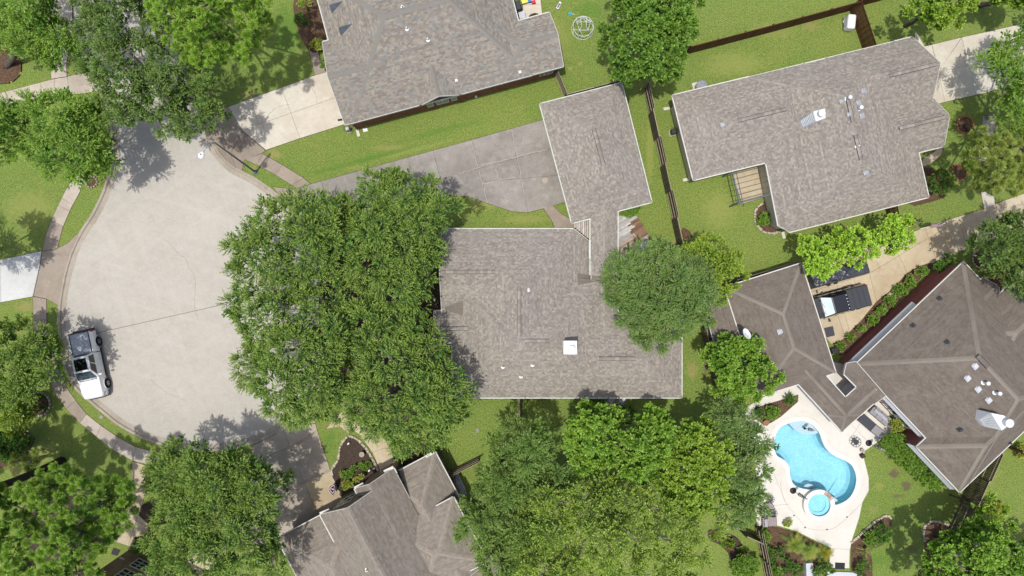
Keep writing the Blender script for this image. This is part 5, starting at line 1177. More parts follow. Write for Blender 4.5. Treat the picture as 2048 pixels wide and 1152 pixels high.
# tarp covered trailer
t = thing('covered_trailer', 'long low trailer wrapped in a wrinkled black tarp on the driveway', 'trailer', tuple(P(1660, 550)))
cpx = [P(1612, 548, .5), P(1722, 517, .5), P(1730, 521, .5), P(1731, 543, .5), P(1726, 548, .5), P(1622, 578, .5)]
A, B, D = P(1612, 548, 0), P(1728, 516, 0), P(1621, 579, 0); U_, V_ = B - A, D - A; nx, ny = 70, 24; r_ = random.Random(3)
creases = [(r_.random() * .55, r_.random(), r_.uniform(-1.2, 1.2), r_.uniform(.04, .10)) for _ in range(22)]
vs = []; fs = []
for i in range(nx + 1):
    for j in range(ny + 1):
        u, v = i / nx, j / ny; e = min(u, 1 - u) * U_.length; f = min(v, 1 - v) * V_.length; edge = min(1, e / .18) * min(1, f / .18)
        z = .62 * edge ** .5
        for cu, cv, an, am in creases:
            d_ = abs((u - cu) * U_.length * math.sin(an) + (v - cv) * V_.length * math.cos(an)); fall = math.exp(-((u - cu) * U_.length) ** 2 / 1.6)
            z += am * math.exp(-d_ * d_ / .004) * fall * edge
        p = A + U_ * u + V_ * v; vs.append((p.x, p.y, z + .02))
        if i < nx and j < ny: a = i * (ny + 1) + j; fs.append((a, a + ny + 1, a + ny + 2, a + 1))
mb = MB(); mb.add(vs, [f[::-1] for f in fs]); mb.build('tarp', M['tarp'], t, smooth_=True)
for u, v in ((.3, .1), (.3, .9), (.42, .1), (.42, .9)):
    p = A + U_ * u + V_ * v; mb = MB(); mb.lathe((p.x, p.y, 0), [(.25, 0), (.25, .18)], 14); mb.build('wheel', M['rubber'], t)

# ------------------------------------------------------------------ street lamp
base = P(511.5, 344.8); topj = P(428.4, 284.5, 8.2); t = thing('street_lamp', 'tall grey street lamp leaning over the kerb of the cul-de-sac', 'street lamp', tuple(base))
mb = MB(); n = 10; mb.tube([base.lerp(topj, k / n) for k in range(n + 1)], [.10 - .05 * k / n for k in range(n + 1)], 12); mb.build('pole', M['pole'], t, smooth_=True)
mb = MB(); mb.lathe((base.x, base.y, 0), [(.22, 0), (.22, .05), (.14, .08), (.13, .3)], 14); mb.build('base_plate', M['pole'], t)
hd = P(402.5, 310, 9.0); e = P(407.5, 303, 8.95); m1 = P(414, 291.5, 8.9); mb = MB(); mb.tube([topj, P(422, 287.3, 8.6), m1, P(409.5, 297, 9.0), e], [.05, .045, .04, .035, .035], 8); mb.build('arm', M['metal'], t, smooth_=True)
d = (P(399.5, 317, 9.0) - P(406, 303, 9.0)); L_ = d.length; d.normalize(); s_ = Vector((-d.y, d.x, 0)); o = P(406, 303, 9.0); prof = [(0, .07, .05), (.12, .12, .08), (.35, .21, .12), (.62, .25, .13), (.85, .20, .10), (1.0, .10, .05)]
mb = MB(); secs = []
for u, w, h in prof:
    c = o + d * (u * L_); secs.append([tuple(c + s_ * (w * math.cos(a)) + Vector((0, 0, h * math.sin(a)))) for a in [2 * math.pi * k / 12 for k in range(12)]])
loft(mb, secs); mb.build('lamp_head', M['metal_white'], t, smooth_=True)
c = o + d * (.45 * L_); mb = MB(); mb.lathe((c.x, c.y, 9.1), [(.045, 0), (.045, .08), (.02, .1)], 10); mb.build('photocell', M['black'], t)
# ------------------------------------------------------------------ small things
def plank_obj(name, mb, m, t, **k): return mb.build(name, M[m], t, **k)
# steel pergola over the small patio
t = thing('pergola', 'blue grey steel pergola with thin cross bars over the sand coloured patio', 'pergola', tuple(P(1470, 375)))
zt = 2.45; ga, gb, gc, gd = (1445.5, 353), (1459, 413.5), (1530, 394), (1519, 334)
c4 = [P(*q, 0) for q in (ga, gb, gc, gd)]
for q in c4: mb = MB(); mb.box((q.x, q.y, zt / 2), (.10, .10, zt), .25); mb.build('post', M['pergola'], t)
top = [Vector((q.x, q.y, zt)) for q in c4]; du = (top[3] - top[0]).normalized(); dv = (top[1] - top[0]).normalized()
for a, b in ((0, 1), (3, 2)): mb = MB(); mb.beam(top[a] - dv * .2, top[b] + dv * .2, .09, .12); mb.build('side_beam', M['pergola'], t)
for a, b in ((0, 3), (1, 2)): mb = MB(); mb.beam(top[a] - du * .15, top[b] + du * .15, .08, .10); mb.build('end_beam', M['pergola'], t)
for k in range(6):
    a = top[0].lerp(top[1], (k + .5) / 6) + Vector((0, 0, .07)); b = top[3].lerp(top[2], (k + .5) / 6) + Vector((0, 0, .07)); mb = MB(); mb.beam(a - du * .55, b + du * .1, .035, .04); mb.build('cross_bar', M['pergola_bar'], t)
for u in (.08, .86):
    a = top[0].lerp(top[3], u) + Vector((0, 0, .12)); b = top[1].lerp(top[2], u) + Vector((0, 0, .12)); mb = MB(); mb.beam(a - dv * .2, b + dv * .4, .04, .04); mb.build('long_bar', M['pergola_bar'], t)
# patio chair / bag on the slab and planter
def table_round(label, px, py, r=.42, h=.5, m='metal_dark'):
    c = P(px, py, h); t = thing('side_table', label, 'table', (c.x, c.y, .03)); mb = MB(); mb.tube([(c.x + r * math.cos(2 * math.pi * k / 24), c.y + r * math.sin(2 * math.pi * k / 24), h) for k in range(25)], .022, 6); mb.build('rim', M[m], t)
    mb = MB(); 
    for k in range(8): a = 2 * math.pi * k / 8; mb.beam((c.x + .1 * math.cos(a), c.y + .1 * math.sin(a), h), (c.x + r * math.cos(a), c.y + r * math.sin(a), h), .05, .015)
    mb.lathe((c.x, c.y, h - .01), [(.001, 0), (.22, 0), (.22, .02), (.001, .02)], 18, cap=False); mb.build('table_top', M[m], t)
    for k in range(3): a = 2 * math.pi * k / 3; mb = MB(); mb.beam((c.x + r * .8 * math.cos(a), c.y + r * .8 * math.sin(a), .03), (c.x + r * .5 * math.cos(a), c.y + r * .5 * math.sin(a), h), .025, .025); mb.build('leg', M[m], t)
table_round('round black metal table on the deck left of the closed umbrella', 1712.5, 884.5); table_round('round metal table between the two patterned loungers', 1547, 1027, .33)
table_round('round metal table half hidden by the flowering tree above the loungers', 1541, 999, .33)
def umbrella(label, bx, by, tx, ty, ht=2.6, br=.27):
    b = P(bx, by, .03); q = P(tx, ty, ht); t = thing('closed_umbrella', label, 'umbrella', tuple(b))
    mb = MB(); mb.lathe(tuple(b), [(br, 0), (br + .01, .03), (br - .03, .07), (.06, .10), (.05, .30), (.03, .32)], 24); mb.build('base', M['black'], t)
    mb = MB(); mb.tube([b, q], .022, 8); mb.build('pole', M['metal_dark'], t)
    mb = MB(); n = 14; secs = []; ax = (q - b).normalized(); s = ax.cross(Vector((0, 1, 0))).normalized(); w = ax.cross(s)
    for k in range(n):
        f = k / (n - 1); c = b.lerp(q, .42 + .57 * f); r = (.11 + .035 * math.sin(f * 22)) * (1 - .75 * f ** 3)
        secs.append([tuple(c + s * (r * (1 + .28 * math.cos(8 * a)) * math.cos(a)) + w * (r * (1 + .28 * math.cos(8 * a)) * math.sin(a))) for a in [2 * math.pi * j / 20 for j in range(20)]])
    loft(mb, secs); mb.build('canopy', M['zebra'], t, smooth_=True); return t
umbrella('closed black and white umbrella leaning over the grass edge near the hedge', 1737.3, 886, 1770.5, 900.5); umbrella('closed black and white umbrella beside the raised spa', 1586, 981.2, 1614.7, 998.7)
umbrella('closed umbrella standing on the pale shelf of the pool', 1609, 856.5, 1629, 861, 1.5, .10)
def lounger(label, head, foot, m, zebra_pillow=False, back=.28, w=.62):
    A, B = P(*head, .35), P(*foot, .35); d = (A - B); L_ = d.length; rz = math.atan2(d.y, d.x); t = thing('lounger', label, 'lounger', (B.x, B.y, .03), rz); xb = L_ * .62
    mb = MB(); 
    for s in (-1, 1): mb.beam((0, s * w / 2, .30), (xb, s * w / 2, .30), .05, .05); mb.beam((xb, s * w / 2, .30), (L_ - .05, s * w / 2, .30 + back * 1.6), .05, .05)
    mb.beam((0, -w / 2, .30), (0, w / 2, .30), .05, .05); mb.beam((L_ - .05, -w / 2, .30 + back * 1.6), (L_ - .05, w / 2, .30 + back * 1.6), .05, .05); mb.build('frame', M['metal_dark'], t, local=True)
    mb = MB(); mb.box((xb * .5, 0, .36), (xb - .04, w - .04, .07)); mb.build('seat', M[m], t, local=True, bevel=.03)
    mb = MB(); a = math.atan2(back * 1.6, L_ - xb); ln = math.hypot(back * 1.6, L_ - xb); mb.box(((xb + L_) / 2, 0, .36 + back * .8), (ln - .04, w - .04, .07), 0, 0, -a); mb.build('backrest', M[m], t, local=True, bevel=.03)
    for x in (.15, xb): 
        for s in (-1, 1): mb = MB(); mb.beam((x, s * w / 2, 0), (x, s * w / 2, .3), .04, .04); mb.build('leg', M['metal_dark'], t, local=True)
    if zebra_pillow: mb = MB(); mb.box((L_ - .3, 0, .50 + back * 1.3), (.28, w * .8, .10), 0, 0, -a); mb.build('pillow', M['zebra'], t, local=True, bevel=.04)
    return t
lounger('patterned lounger with striped pillow lowest at the left side of the pool deck', (1523, 1044), (1553, 1042), 'print', True, .1, .85); lounger('patterned lounger half under the flowering tree above the lowest one', (1530, 1018), (1546, 1010), 'print', False, .1, .75)
# long grey cushioned bench with a zebra throw
c0, c1 = P(1744, 818, .45), P(1778, 847, .45); d = (c1 - c0); L_ = d.length; rz = math.atan2(d.y, d.x); t = thing('outdoor_sofa', 'grey outdoor sofa covered by a zebra throw beside the maroon house wall', 'sofa', (c0.x, c0.y, .03), rz)
mb = MB(); mb.box((L_ / 2, 0, .22), (L_, .72, .20)); mb.build('frame', M['metal_dark'], t, local=True, bevel=.02)
for k in range(3): mb = MB(); mb.box((L_ * (k + .5) / 3, -.03, .38), (L_ / 3 - .02, .66, .14)); mb.build('seat_cushion', M['fabric_grey'], t, local=True, bevel=.04)
for k in range(3): mb = MB(); mb.box((L_ * (k + .5) / 3, .34, .58), (L_ / 3 - .04, .16, .40), 0, .2); mb.build('back_cushion', M['fabric_grey'], t, local=True, bevel=.05)
mb = MB(); mb.box((L_ * .52, .10, .49), (L_ * .84, .30, .10)); mb.build('throw', M['zebra'], t, local=True, bevel=.04)
c0, c1 = P(1722, 834, .4), P(1762, 869, .4); d = (c1 - c0); L_ = d.length; rz = math.atan2(d.y, d.x); t = thing('chaise_longue', 'dark sling chaise longue on the deck between sofa and round table', 'lounger', (c0.x, c0.y, .03), rz)
mb = MB(); mb.box((L_ * .30, 0, .30), (L_ * .60, .74, .10)); mb.box((L_ * .30, 0, .36), (L_ * .5, .10, .03)); mb.build('seat', M['fabric_dark'], t, local=True, bevel=.03)
mb = MB(); mb.box((L_ * .80, 0, .42), (L_ * .38, .70, .08), 0, 0, -.25); mb.build('backrest', M['fabric_grey'], t, local=True, bevel=.03); mb = MB()
for s in (-1, 1): mb.beam((0, s * .38, .30), (L_ * .62, s * .38, .30), .06, .08); mb.beam((L_ * .62, s * .38, .30), (L_, s * .37, .56), .06, .08)
mb.beam((L_ * .61, -.38, .36), (L_ * .61, .38, .36), .04, .04); mb.build('frame', M['metal_dark'], t, local=True)
for x in (.1, L_ * .6):
    for s in (-1, 1): mb = MB(); mb.beam((x, s * .36, 0), (x, s * .36, .3), .04, .04); mb.build('leg', M['metal_dark'], t, local=True)
q = P(1726, 912, .3); t = thing('planter', 'small black square planter at the deck edge', 'planter', (q.x, q.y, .0)); mb = MB(); mb.box((q.x, q.y, .18), (.34, .34, .36), .5); mb.build('pot', M['black'], t, bevel=.02)
mb = MB(); mb.box((q.x, q.y, .365), (.28, .28, .02), .5); mb.build('soil', M['mulch_dark'], t)
def pot(label, px, py, r=.2, h=.35, m='terracotta', z=.03):
    q = P(px, py, h); t = thing('plant_pot', label, 'pot', (q.x, q.y, z)); mb = MB(); mb.lathe((q.x, q.y, z), [(r * .7, 0), (r, h), (r * .85, h), (r * .8, h - .05), (.01, h - .05)], 20, cap=False); mb.build('pot', M[m], t)
    return q
pot('open terracotta pot at the corner of the pool planting', 1532, 846, .24); pot('dark plant pot under the tall house windows', 1793, 862, .34, .5, 'metal_dark'); pot('small stone pot at the deck corner by the grass', 1725, 901, .17, .3, 'stone')
# satellite dish on the brown garage roof
z = 4.6; c = P(1492, 668, 5.2); pr = P(1483, 674, 4.6); hh_ = roof_surface(W5, pr.x, pr.y); t = thing('satellite_dish', 'grey satellite dish on the edge of the old brown garage roof', 'satellite dish', (pr.x, pr.y, max(hh_, 3)))
mb = MB(); mb.tube([(pr.x, pr.y, max(hh_, 3) - .05), (pr.x + .03, pr.y, 4.4), (c.x, c.y, c.z - .1)], .03, 8); mb.build('mast', M['metal'], t)
mt = Matrix.Translation(c) @ Matrix.Rotation(.6, 4, 'Z') @ Matrix.Rotation(.55, 4, 'Y'); mb = MB(); vs = []; n = 28
for k, rr in enumerate((.04, .18, .32, .42, .46)):
    for j in range(n): a = 2 * math.pi * j / n; vs.append(tuple(mt @ Vector((rr * .78 * math.cos(a), rr * math.sin(a), rr * rr * .45))))
mb.add(vs, [(k * n + j, k * n + (j + 1) % n, (k + 1) * n + (j + 1) % n, (k + 1) * n + j) for k in range(4) for j in range(n)] + [list(range(n))]); mb.build('dish', M['metal_white'], t, smooth_=True)
mb = MB(); mb.beam(tuple(mt @ Vector((.33, 0, .05))), tuple(mt @ Vector((.12, 0, .45))), .03, .03); mb.box(tuple(mt @ Vector((.10, 0, .48))), (.1, .08, .08)); mb.build('feed_arm', M['metal_dark'], t)
# geodesic climbing dome
c = P(1166.5, 52, .6); t = thing('climbing_dome', 'white geodesic climbing dome on the back lawn', 'climbing frame', (c.x, c.y, 0))
def domept(k, a): r = (.98, .90, .62, .30)[k]; z = (.0, .55, .98, 1.18)[k]; return Vector((c.x + r * math.cos(a), c.y + r * math.sin(a), z))
N_ = 10; A0 = [domept(0, 2 * math.pi * k / N_) for k in range(N_)]; A1 = [domept(1, 2 * math.pi * (k + .5) / N_) for k in range(N_)]; A2 = [domept(2, 2 * math.pi * (k + .25) / 5) for k in range(5)]; A3 = [domept(3, 2 * math.pi * (k + .25) / 5) for k in range(5)]
ed = []
for k in range(N_): ed += [(A0[k], A0[(k + 1) % N_]), (A0[k], A1[k]), (A0[(k + 1) % N_], A1[k]), (A1[k], A1[(k + 1) % N_]), (A1[k], min(A2, key=lambda v: (v - A1[k]).length))]
for k in range(5): ed += [(A2[k], A2[(k + 1) % 5]), (A2[k], A3[k]), (A2[k], min([a for a in A1], key=lambda v: (v - A2[k]).length))]
for k in range(4): q = [Vector((c.x - .27 + .5 * i, c.y + .12 + .42 * j, 1.2)) for i, j in ((0, 0), (1, 0), (1, 1), (0, 1))]; ed.append((q[k], q[(k + 1) % 4]))
for k in range(5): ed.append((A3[k], min(q, key=lambda v: (v - A3[k]).length)))
for a, b in ed:
    if (a - b).length < .05: continue
    mb = MB(); mb.tube([a, b], .019, 6); mb.build('bar', M['metal_white'], t)
# toys, grill, table behind the brick house
q = P(1140.5, 26.5, .1); t = thing('toy_spade', 'turquoise toy spade lying on the back lawn', 'toy', (q.x, q.y, 0)); mb = MB(); mb.prism([(q.x - .18, q.y - .05), (q.x - .1, q.y + .14), (q.x + .12, q.y + .12), (q.x + .18, q.y - .02), (q.x + .02, q.y - .16)], .02, .07); mb.build('blade', M['teal'], t, bevel=.02)
mb = MB(); mb.beam((q.x + .15, q.y - .04, .05), (q.x + .42, q.y - .10, .05), .04, .04); mb.build('handle', M['siding_cream'], t)
q = P(1118.5, 9, .1); t = thing('toy_board', 'white and purple toy board on the lawn near the patio', 'toy', (q.x, q.y, 0)); mb = MB(); a = 1.15; mb.box((q.x, q.y, .06), (.52, .22, .06), a); mb.lathe((q.x - .12, q.y - .24, .02), [(.14, 0), (.14, .07)], 16); mb.build('board', M['metal_white'], t, bevel=.02)
mb = MB(); mb.box((q.x, q.y, .095), (.24, .16, .02), a); mb.build('sticker', M['purple'], t); mb = MB(); mb.lathe((q.x - .12, q.y - .24, .09), [(.05, 0), (.05, .015)], 12); mb.build('knob', M['black'], t)
q = P(1036, 12, .9); t = thing('grill', 'black covered grill on the patio behind the brick house', 'grill', (q.x, q.y, .03)); mb = MB(); mb.box((q.x, q.y, .5), (.55, .95, .9), .25); mb.build('body', M['black'], t, bevel=.08); mb = MB(); mb.box((q.x, q.y, 1.05), (.5, .8, .25), .25); mb.build('lid', M['vinyl'], t, bevel=.1)
q = P(1044, 30, .7); t = thing('side_cart', 'pale grey cart top beside the grill', 'cart', (q.x, q.y, .03)); mb = MB(); mb.box((q.x, q.y, .72), (.55, .65, .05), .2); mb.build('top', M['siding'], t, bevel=.01)
for sx in (-.2, .2):
    for sy in (-.25, .25): mb = MB(); mb.box((q.x + sx, q.y + sy, .37), (.04, .04, .68)); mb.build('leg', M['metal_dark'], t)
for lb, px, py, m_, s in (('yellow plastic play table at the top edge of the patio', 1049, 1, 'yellow', .55), ('blue plastic toy bin beside the yellow play table', 1059, 1, 'blue', .3), ('red plastic toy car at the top edge of the patio', 1067, 3, 'redp', .34)):
    q = P(px, py, .35); t = thing('toy', lb, 'toy', (q.x, q.y, .03)); mb = MB(); mb.box((q.x, q.y, .30), (s, s * .8, .12), .3); mb.build('top', M[m_], t, bevel=.04)
    for sx in (-.35, .35): mb = MB(); mb.box((q.x + sx * s, q.y, .14), (.08, s * .6, .24), .3); mb.build('side', M[m_], t, bevel=.02)
t = thing('curved_bench', 'dark brown curved bench on the pale patio by the roof corner', 'bench', tuple(P(1068, 30))); mb = MB()
mb.tube([P(1059, 34, .45), P(1063, 30, .45), P(1069, 28, .45), P(1075, 29, .45), P(1078, 32, .45)], .10, 6); mb.build('seat', M['mulch_dark'], t)
for px, py in ((1061, 33), (1077, 32)): q = P(px, py, .2); mb = MB(); mb.box((q.x, q.y, .22), (.12, .12, .4)); mb.build('leg', M['mulch_dark'], t)
# air conditioners, meters, bins
def ac(label, px, py, s=.8, m='metal_dark', rz=.25, rd=False):
    q = P(px, py, .75); t = thing('air_conditioner', label, 'air conditioner', (q.x, q.y, 0)); mb = MB()
    if rd: mb.lathe((q.x, q.y, .05), [(s * .5, 0), (s * .52, .7), (s * .44, .76), (s * .40, .72)], 26)
    else: mb.box((q.x, q.y, .4), (s, s, .75), rz)
    mb.build('casing', M[m], t, bevel=0 if rd else .04); mb = MB()
    for k in range(4): mb.tube([(q.x + r_ * math.cos(2 * math.pi * j / 20), q.y + r_ * math.sin(2 * math.pi * j / 20), .81) for j in range(21)], .01, 4) if (r_ := .08 + .08 * k) else None
    mb.build('fan_grille', M['black'], t); mb = MB(); mb.box((q.x, q.y, .02), (s * 1.2, s * 1.2, .05), rz); mb.build('pad', M['conc_light'], t)
ac('round grey condenser behind the eave of the large right hand house', 1404, 171, .95, 'metal', rd=True); ac('black condenser at the left wall of the large right hand house', 1348.5, 262, .42)
ac('grey condenser below the main house roof', 1244, 800, .75, 'metal', 0, True); ac('second condenser half under the eave of the main house', 1222, 802, .75, 'metal', 0, True); ac('small grey box by the front corner of the brick house', 694, 257, .34, 'metal')
ac('pale unit in the narrow yard left of the satellite dish', 1426, 690, .6, 'siding'); ac('grey unit on the court beside the garage corner', 1671, 702, .5, 'metal_dark')
q = P(1703, 43, .7); t = thing('storage_bin', 'white rounded storage bin with crumpled grey sheet by the brown fence', 'bin', (q.x, q.y, 0)); mb = MB(); mb.box((q.x, q.y, .42), (.72, 1.25, .8), -.1); mb.build('bin', M['metal_white'], t, bevel=.14)
q = P(1697, 46, .2); mb = MB(); rr = random.Random(5); nx = 10; vs = [(q.x - .45 + .09 * i, q.y - .6 + .12 * j, .08 + .22 * rr.random() + .02 * i) for i in range(nx) for j in range(nx)]; mb.add(vs, [(i * nx + j, (i + 1) * nx + j, (i + 1) * nx + j + 1, i * nx + j + 1) for i in range(nx - 1) for j in range(nx - 1)]); mb.build('crumpled_sheet', M['metal'], t)
for lb, px, py, r in (('pale splash block at the upper left corner of the right hand house', 1333, 217, .05), ('pale splash block at the lower left corner of the right hand house', 1371, 743 - 0, 0)): pass
for lb, px, py, rz in (('white downspout block beside the upper left corner of the right hand house', 1334, 217, .15), ('white downspout block beside the lower left corner of the right hand house', 1373, 359, .15), ('pale splash block in the grass by the corner of the brick house', 716, 266, -1.3), ('splash block below the bay of the right hand house', 1567, 470, -1.3)):
    q = P(px, py, .08); mb = MB(); mb.box((q.x, q.y, .05), (.62, .26, .10), rz); tag(mb.build('splash_block', M['siding_cream'], bevel=.02), lb, 'splash block')
for lb, a, b in (('downspout elbow at the upper left wall of the right hand house', (1341, 215), (1347, 212)), ('downspout elbow at the lower left wall of the right hand house', (1377, 357), (1384, 354)), ('downspout elbow at the corner of the brick house', (704, 247), (712, 259))):
    mb = MB(); mb.beam(P(*a, .15), P(*b, .5), .08, .08); tag(mb.build('downspout', M['black'] if 'right' in lb else M['siding_cream']), lb, 'downspout')
q = P(680, 239, 2.6); t = thing('basketball_hoop', 'black shelf lamp fixed at the corner of the pale driveway', 'wall light', (q.x, q.y, 2.3)); t['label'] = 'black wall light sticking out over the pale driveway'; t.name = 'wall_light'; mb = MB(); mb.box((q.x, q.y, 2.5), (.42, .16, .12), .2); mb.build('shade', M['black'], t, bevel=.02); mb = MB(); mb.beam((q.x + .2, q.y, 2.5), (q.x + .5, q.y - .1, 2.5), .04, .04); mb.build('arm', M['metal_dark'], t)
for lb, px, py in (('white valve fitting on the lawn under the arched window wall', 952, 193), ('small tap on the wall of the brick house', 770, 231)):
    q = P(px, py, .3); t = thing('garden_tap', lb, 'tap', (q.x, q.y, 0)); mb = MB(); mb.box((q.x, q.y, .25), (.2, .22, .2), .4); mb.build('body', M['metal_white'], t, bevel=.04); mb = MB(); mb.tube([(q.x, q.y, .0), (q.x + .05, q.y + .1, .3), (q.x - .2, q.y + .08, .2)], .04, 6); mb.build('pipe', M['black'], t)
# garden lights and ornaments in the dark bed
for lb, px, py in (('small white flood light in the bed at the steps', 738.5, 941), ('second small white flood light nearer the front door', 748, 937), ('round white stone ball lamp in the top of the dark bed', 697, 887)):
    q = P(px, py, .3); t = thing('garden_light', lb, 'garden light', (q.x, q.y, 0)); mb = MB(); mb.box((q.x, q.y, .32), (.22, .14, .18), .8); mb.build('head', M['metal_white'], t, bevel=.04); mb = MB(); mb.beam((q.x, q.y, 0), (q.x, q.y, .28), .03, .03); mb.build('spike', M['black'], t)
q = P(723.5, 909, .5); t = thing('bird_bath', 'round pale bird bath in the dark mulch bed', 'bird bath', (q.x, q.y, 0)); mb = MB(); mb.lathe((q.x, q.y, 0), [(.14, 0), (.06, .1), (.06, .42), (.22, .50), (.235, .53), (.20, .52), (.01, .47)], 24, cap=False); mb.build('bowl', M['stone'], t, smooth_=True)
def sail_flag(label, base, tip, w, kind):
    b, e = P(*base, .05), P(*tip, 1.5); t = thing('garden_flag', label, 'flag', tuple(b)); mb = MB(); mb.tube([b, b + Vector((0, 0, .7)), e], .012, 6); mb.build('pole', M['metal_white'], t)
    return t, b, e
# navy garden flag with red and white borders standing in the driveway edge
t = thing('garden_flag', 'small navy flag with red and white border bands standing on the driveway edge', 'flag', tuple(P(664, 988)))
o3 = [P(657, 981, 1.0), P(660, 973, 1.15), P(666, 968.5, 1.25), P(670, 967.5, 1.3), P(670.5, 975, 1.15), P(669, 984, 1.0), P(665.5, 991, .85)]
cc = sum(o3, Vector()) / len(o3); lay = []
for k, (s, m_) in enumerate(((1.0, 'navy'), (.84, 'red_cloth'), (.72, 'white_cloth'), (.62, 'navy'))):
    q = [cc + (v - cc) * s + Vector((0, 0, .004 * k)) for v in o3]; mb = MB(); n = len(q); mb.add([tuple(v) for v in q] + [(v.x, v.y, v.z - .003) for v in q], [list(range(n))[::-1], list(range(n, 2 * n))] + [(i, (i + 1) % n, n + (i + 1) % n, n + i) for i in range(n)]); mb.build('cloth' if k == 0 else 'band', M[m_], t)
q0 = cc + Vector((0, 0, .017)); 
for s, m_ in ((.10, 'white_cloth'), (.055, 'red_cloth')): mb = MB(); mb.lathe((q0.x, q0.y, q0.z), [(s, 0), (.001, .001)], 12, cap=False); q0 = q0 + Vector((0, 0, .004)); mb.build('emblem', M[m_], t)
mb = MB(); g0 = P(665, 992, .03); mb.tube([g0, P(665.5, 991, .85), P(657, 981, 1.0), P(666, 968.5, 1.25)], .012, 6); mb.build('pole', M['metal_white'], t)
def us_flag(label, corner, along_, down, z0, z1):
    """cloth: corner, length direction point, width direction point in picture positions"""
    A, B, D = P(*corner, z1), P(*along_, z1), P(*down, z0); t = thing('national_flag', label, 'flag', tuple(P(*corner, 0)))
    for k in range(13):
        u0, u1 = k / 13, (k + 1) / 13; a = A + (D - A) * u0; b = A + (D - A) * u1; off = (B - A); s0 = .4 if k < 7 else 0
        mb = MB(); vs = []
        for i in range(7):
            f = s0 + (1 - s0) * i / 6; wv = Vector((0, 0, .04 * math.sin(f * 9))); vs += [tuple(a + off * f + wv), tuple(b + off * f + wv)]
        mb.add(vs, [(2 * i, 2 * i + 1, 2 * i + 3, 2 * i + 2) for i in range(6)]); mb.build('stripe', M['red_cloth' if k % 2 == 0 else 'white_cloth'], t)
    mb = MB(); a = A; b = A + (D - A) * 7 / 13; off = (B - A) * .4; vs = []
    for i in range(4): f = i / 3; wv = Vector((0, 0, .04 * math.sin(f * .4 * 9) + .002)); vs += [tuple(a + off * f + wv), tuple(b + off * f + wv)]
    mb.add(vs, [(2 * i, 2 * i + 1, 2 * i + 3, 2 * i + 2) for i in range(3)]); mb.build('canton', M['navy'], t)
    nn = (D - A).cross(B - A).normalized() * .008
    if nn.z < 0: nn = -nn
    mb = MB()
    for i in range(5):
        for j in range(4): p = A + (B - A) * (.04 + .08 * i) + (D - A) * (.06 + .125 * j) + nn; mb.box(tuple(p), (.03, .03, .004), .6)
    mb.build('stars', M['white_cloth'], t, kind='stuff')
    return t
t = us_flag('american flag on a white pole at the grass edge of the sand coloured driveway', (1889, 444.5), (1863, 449), (1885, 452), 1.7, 2.4)
mb = MB(); mb.tube([P(1841, 457, 1.5), P(1891, 446, 2.3)], .02, 6); mb.build('pole', M['metal_white'], t)
t = us_flag('american flag hanging from the gabled house front', (763, 944), (757, 950), (749, 960), 2.2, 3.0)
mb = MB(); mb.tube([P(770, 952, 2.6), P(760, 941, 3.0)], .018, 6); mb.build('pole', M['metal_white'], t)
slab_box('utility_box', 'small pale utility lid in the strip of grass by the left kerb', 'utility lid', [(200, 829), (207, 832), (205, 839), (198, 836)], 0, .05, 'conc_grey'); slab_box('utility_box', 'small grey meter lid in the lawn below the main house', 'utility lid', [(951, 859), (957, 857), (959, 864), (953, 866)], 0, .05, 'conc_grey')
# white wall stub and steps at the bottom right
slab_box('low_wall', 'white low wall corner at the bottom edge left of the pool walk', 'wall', [(1612, 1127), (1625, 1126), (1628, 1137), (1648, 1170), (1614, 1170)], 0, .5, 'siding'); slab_box('porch_step', 'grey porch step below the black door mat', 'step', [(1655, 1143), (1705, 1145), (1740, 1158), (1740, 1180), (1640, 1180)], 0, .16, 'siding')
t = thing('fire_pit_shelf', 'shelf of pale pots in the narrow yard beside the brown garage', 'shelf', tuple(P(1424, 680))); rr = random.Random(9)
for k in range(12): q = P(1418 + 14 * rr.random(), 640 + 64 * rr.random(), .5); mb = MB(); mb.box((q.x, q.y, .3), (.12 + .3 * rr.random(), .1 + .25 * rr.random(), .5), rr.random() * 3); mb.build('box', M[['siding', 'metal_white', 'metal', 'stone', 'black', 'redp'][k % 5]], t, bevel=.03)
t['label'] = 'heap of pale boxes and pots in the narrow yard beside the brown garage'; t['category'] = 'clutter'; t.name = 'clutter_heap'
# grey shed roof next to the brown garage
H8 = thing('lean_to_shed', 'small grey shed with a plain low roof between flowering tree and brown garage', 'shed', tuple(P(1450, 640)))
W8 = [Wing([(1408, 612), (1464, 600), (1482, 668), (1428, 684)], 2.4, [None, None, None, .22])]
build_roof(H8, W8, 'old', 'shingle_old', seed=81, contrast=.6, gutter_w=.05); build_walls(H8, W8, 'siding', over=.15)
